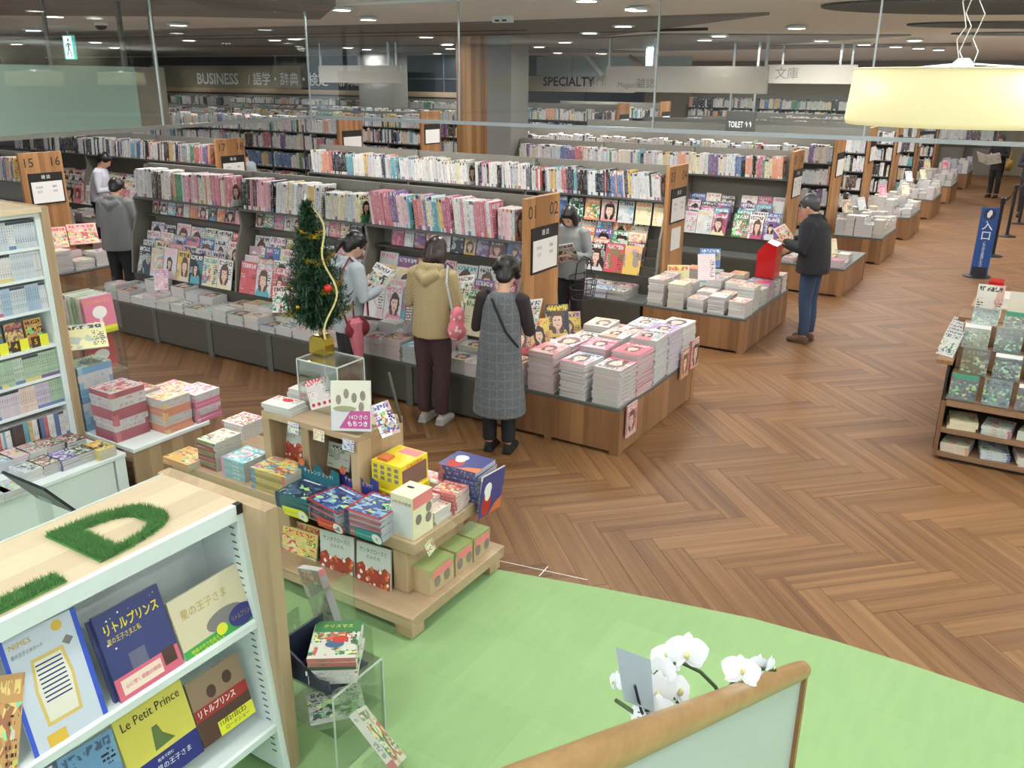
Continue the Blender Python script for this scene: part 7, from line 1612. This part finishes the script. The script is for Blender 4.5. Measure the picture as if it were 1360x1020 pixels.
# ------------------------------------------------------------------ card racks at the right edge
cx0, cx1, cy0, cy1 = -.49, 1.4, 7.1, 7.95
wood('unit_wood', lin(112, 84, 60), lin(146, 114, 86), 'x')
cu = thing('card_display_unit', 'wooden card display unit with open shelves at the right picture edge', 'display unit', ((cx0+cx1)/2, 7.5, 0))
MB().box(cx0, cy0, .03, cx0+.03, cy1, .49).build('side_panel', MAT['kick'], cu); MB().box(cx0, cy0-.002, .03, cx0+.032, cy0+.03, .49).build('front_edge', MAT['walnut_v'], cu)
for z in (.05, .25, .47): MB().box(cx0+.033, cy0, z-.02, cx1, cy1, z+.02).build('shelf', MAT['unit_wood'], cu)
MB().box(cx0+.05, cy0+.04, 0, cx1, cy1, .03).build('kick_board', MAT['kick'], cu); MB().box(cx0+.033, cy1-.02, .03, cx1, cy1, .8).build('back_panel', MAT['kick'], cu)
for k, (z, y) in enumerate(((.49, 7.14), (.655, 7.32), (.82, 7.50), (.98, 7.66))): MB().box(cx0+.02, y, .491, cx1, y+.14, z+.001 if k else .495).build('step', MAT['unit_wood'], cu)
MB().box(cx0-.1, 7.30, .72, cx0+.015, 8.3, .75).build('side_ledge', MAT['walnut_v'], cu); MB().box(cx0-.02, 7.32, 0, cx0-.001, 8.28, .72).build('side_upright', MAT['kick'], cu)
rc = random.Random(8); CP = [C3((70, 76, 68), (120, 122, 116), (90, 96, 84)), C3((120, 128, 130), (70, 84, 80), (150, 158, 158)), C3((96, 76, 62), (150, 140, 124), (76, 60, 52)), C3((60, 78, 70), (150, 150, 144), (100, 104, 98)), C3((150, 140, 104), (70, 68, 64), (170, 162, 140))]
for r, (z, y, hh) in enumerate(((.496, 7.13, .20), (.657, 7.31, .20), (.822, 7.49, .19), (.982, 7.66, .13))):
    for k in range(6):
        x = cx0+.13+k*.225+(.03 if r % 2 else 0); c = CP[(k+2*r) % 5]
        t = thing('card_pack', '%s clear-wrapped picture card pack from the left in tier %s of the unit' % (ordw(k+1), ordw(r+1)), 'card pack', (x, y, z), 'wrapped card packs on the display unit')
        M = up_h(standM((x, y+.02, z+.001), -pi/2, radians(14)), hh)
        book(M, .185, hh, .02, *c, style=.6, name='card', parent=t); MB().box(-.094, -hh/2, .021, .094, hh/2+.012, .023, M=M).build('clear_sleeve', MAT['acrylic'], t)
        if (k+r) % 2 == 0: MB().box(-.09, hh/2-.03, .0235, .09, hh/2, .0245, M=M).build('green_header', MAT[ink('hdr_green', 40, 130, 100) if rc.random() < .6 else 'white_card'], t)
for k in range(5):
    for z, n in ((.271, 3), (.071, 3)):
        if z > .2 and k == 3: continue
        x = cx0+.16+k*.25; pile(x, 7.25+rc.uniform(-.03, .05), z, n, .20, .24, .022, (pick(PALES), pick(BRIGHT), pick(PALES)), .6, rc.uniform(-.2, .2), 'the %s %s-shelf card pile' % (ordw(k+1), 'middle' if z > .2 else 'bottom'), name='card_set', cat='card set', group='card sets inside the display unit', sp=True)
yb = thing('yellow_box', 'stack of bright yellow boxes inside the card unit at the picture edge', 'box', (.16, 7.2, .271))
for k in range(3): MB().box(.30, 7.14, .2715+k*.04, .45, 7.3, .309+k*.04).build('carton', MAT['box_yellow'], yb)
easel_mag((cx0+.15, 8.05, .955), radians(-85), .20, .27, C3((226, 222, 206), (60, 60, 60), (206, 90, 60)), 'calendar with orange header standing behind the card packs', style=0.0, tilt=8, name='calendar', cat='calendar')
MB().box(cx0-.05, 7.98, .03, cx1, 8.3, .953).build('rear_counter', MAT['unit_wood'], cu)
easel_mag((cx0+.44, 8.05, .955), radians(-85), .30, .24, C3((226, 218, 196), (200, 160, 60), (226, 218, 196)), 'cream calendar with a yellow figure behind the card packs', style=0.95, tilt=8, name='calendar', cat='calendar')
patch([q for q in COL.objects if q.get('label', '').startswith('cream calendar with a yellow')][0], up_h(standM((cx0+.44, 8.05, .955), radians(-85), radians(8)), .24) @ Matrix.Translation((0, 0, .01)), disc(-.05, -.02, .04, .06, 10), 'sun_gold', 'printed_shape')
tb = thing('storage_box', 'white box with red ribbon on the counter behind the calendars', 'box', (cx0+.3, 9.0, 0)); MB().box(cx0-.02, 8.8, .0, cx0+.55, 9.3, .88).build('counter', MAT['oak_z'], tb); MB().box(cx0+.03, 8.85, .881, cx0+.42, 9.2, .97).build('carton', MAT['white_card'], tb); MB().box(cx0+.08, 8.9, .971, cx0+.2, 9.1, 1.10).build('red_wrap', MAT['red_shiny'], tb)
gv = thing('glass_jar', 'green glass jar at the right picture edge', 'jar', (cx0+.62, 8.6, .75)); g = clear('green_glass', (.35, .62, .5), .08, .05, .35, (.2, .42, .32)); MB().lathe((cx0+.62, 8.6, .75), [(.10, 0), (.13, .03), (.13, .3), (.08, .38), (.09, .42)], 20).build('body', MAT['green_glass'], gv); MB().box(cx0+.45, 8.4, 0, cx0+.8, 8.78, .749).build('plinth', MAT['oak_z'], gv)
for k in range(6):   # slanted wrapped cards on the left ledge
    book(up_h(standM((cx0-.06, 7.42+k*.11, .752), radians(-120), radians(24)), .19), .15, .19, .008, *C3((206, 210, 206), (90, 100, 110), (206, 190, 180)), style=.6, name='card_pack', label='slanted wrapped card on the side ledge, %s from the front' % ordw(k+1), cat='card pack', group='wrapped cards on the side ledge')
# ------------------------------------------------------------------ stair balustrade with wooden handrail, orchids behind it
RX = -.395; rz = lambda y: 1.976+(y-.787)*(1.139-1.976)/(2.309-.787)
hr = thing('stair_balustrade', 'wooden handrail with frosted glass panel in the foreground', 'balustrade', (RX, 1.5, .4))
ys_ = [-.9, .2, 1.2, 2.2, 2.29, 2.315]; MB().tube([(RX, y, rz(y)) for y in ys_], [.028, .028, .028, .028, .026, .014], 20).build('handrail', MAT['rail_wood'], hr, True)
MB().prism([(-.9, rz(-.9)-.02), (2.27, rz(2.27)-.02), (2.27, rz(2.27)-.95), (-.9, rz(-.9)-.95)], RX-.006, RX+.006, 'x').build('frosted_panel', MAT['frosted'], hr)
MB().box(RX-.018, 2.272, rz(2.27)-1.12, RX+.018, 2.305, rz(2.28)).build('end_post', MAT['walnut_panel'], hr)
MB().prism([(-.9, rz(-.9)-.95), (2.305, rz(2.305)-.95), (2.305, .006), (-.9, .006)], RX-.02, RX+.02, 'x').build('stringer', MAT['white_paint'], hr)
orc = thing('orchid_plant', 'white moth orchid with arching stems behind the handrail', 'plant', (-.62, 1.62, .9))
plain('petal', lin(236, 238, 246), .6, noise=.02); plain('stem', lin(60, 84, 44), .5); plain('lip', lin(226, 216, 150), .5)
def petal(mb, c, R, ang, L, W_, curl):
    n = 8; vs = []; fs = []
    for i in range(n+1):
        s = i/n; wd = W_*sin(pi*(0.12+0.86*s))**0.8 if s < 1 else .001
        for q in (-1, 0, 1): vs.append(Vector((q*wd, s*L, curl*s*s*L+(abs(q))*-.12*wd)))
    Mz = Matrix.Rotation(ang, 4, 'Z'); vs = [c+(R @ (Mz @ v)) for v in vs]
    for i in range(n):
        for q in (0, 1): a = i*3+q; fs.append((a, a+1, a+4, a+3))
    mb.add(vs, fs)
def flower(px, py, d, size, ax, ay):
    c = CAM+ray(px, py)*d; z = (CAM-c).normalized(); x = Vector((0, 0, 1)).cross(z).normalized(); y = z.cross(x)
    R = frame((0, 0, 0), x, y, z).to_3x3().to_4x4() @ Matrix.Rotation(ay, 4, 'Y') @ Matrix.Rotation(ax, 4, 'X')
    f = MB()
    for a, L, W_ in ((0, 1.0, .36), (2.15, 1.0, .34), (-2.15, 1.0, .34)): petal(f, c, R, a, size*.5*L, size*.5*W_, -.15)
    for a in (1.25, -1.25): petal(f, c+R @ Vector((0, 0, .002)), R, a, size*.56, size*.33, -.1)
    o = f.build('blossom', MAT['petal'], orc, True); lp_ = MB().ball(c+R @ Vector((0, -.002, .008)), size*.07, size*.07, size*.10, 8, 6); lp_.build('lip', MAT['lip'], o, True)
    return c
F = [flower(*a) for a in ((912, 868, 1.78, .085, .2, .2), (880, 893, 1.72, .075, .3, -.9), (872, 920, 1.70, .085, .3, .5), (900, 918, 1.76, .085, -.2, .9), (886, 873, 1.80, .08, -.5, -.5), (925, 873, 1.84, .075, .1, 1.0), (847, 956, 1.66, .065, .2, -1.1), (872, 945, 1.66, .07, .5, .2), (985, 892, 1.92, .085, -.4, .3), (1006, 886, 1.95, .06, .3, .8), (1024, 884, 1.95, .045, .1, 1.2), (818, 906, 1.72, .045, .1, -1.0))]
base = Vector((-.60, 1.50, 1.02))
def arc(*px): return [CAM+ray(a, b)*d for a, b, d in px]
for pts in (arc((868, 965, 1.68), (862, 905, 1.70), (880, 885, 1.75), (905, 880, 1.80), (930, 892, 1.84), (950, 912, 1.86), (962, 935, 1.86)), arc((868, 965, 1.68), (892, 925, 1.74), (902, 935, 1.78), (915, 960, 1.8)), arc((860, 965, 1.68), (840, 945, 1.68), (818, 930, 1.72)), arc((955, 930, 1.9), (980, 898, 1.92), (1010, 888, 1.95), (1030, 890, 1.96))):
    MB().tube([base.lerp(pts[0], .5)]*0+pts, .0042, 8).build('stem', MAT['stem'], orc, True)
MB().tube([base, base.lerp(F[7], .6), CAM+ray(868, 965)*1.68], .005, 8).build('stem', MAT['stem'], orc, True)
MB().tube([base+Vector((.01, .02, 0)), CAM+ray(955, 932)*1.9], .005, 8).build('stem', MAT['stem'], orc, True)
MB().tube([CAM+ray(843, 910)*1.62, CAM+ray(852, 945)*1.64, CAM+ray(868, 972)*1.67], .003, 6).build('card_clip', MAT['black_plastic'], orc)
tw = MB(); tw.tube([CAM+ray(848+14*(k % 2), 958-3*k)*1.655 for k in range(6)], .003, 6); tw.build('wire_twist', MAT['stem'], orc)
for a in range(5):
    L_ = MB(); d = Vector((cos(a*1.26), sin(a*1.26), .25)); L_.add([base, base+d*.12+Vector((-d.y, d.x, 0))*.03, base+d*.24+Vector((0, 0, -.05)), base+d*.12-Vector((-d.y, d.x, 0))*.03], [(0, 1, 2, 3)]); L_.build('leaf', MAT['stem'], orc)
MB().lathe((base.x, base.y, .90), [(.06, 0), (.09, .10), (.095, .12)], 20).build('pot', MAT['white_paint'], orc)
pd = thing('plant_stand', 'white plinth carrying the orchid behind the handrail', 'stand', (base.x, base.y, .006)); MB().box(base.x-.15, base.y-.15, .0065, base.x+.15, base.y+.15, .05).build('foot', MAT['white_paint'], pd); MB().box(base.x-.12, base.y-.12, .05, base.x+.12, base.y+.12, .899).build('column', MAT['white_paint'], pd)
q = [CAM+ray(a, b)*d for a, b, d in ((818, 859, 1.66), (864, 876, 1.68), (869, 946, 1.64), (829, 930, 1.62))]; nn = (q[1]-q[0]).cross(q[3]-q[0]).normalized()*.0015
o = MB().add(q+[v+nn for v in q], [(0, 1, 2, 3), (7, 6, 5, 4), (0, 4, 5, 1), (1, 5, 6, 2), (2, 6, 7, 3), (3, 7, 4, 0)]).build('message_card', MAT[ink('card_slate', 140, 152, 160)]); tag(o, 'blank pale grey card clipped to the orchid', 'card')

for nm, bk in STUFF.items():
    o = bpy.data.objects.new(nm, bk.mesh(nm)); COL.objects.link(o)
    lab, cat = STUFF_LAB.get(nm, ('small printed books filling the far shelves and tables', 'books'))
    tag(o, lab, cat, None, 'stuff')
bpy.data.scenes.remove(TMP)
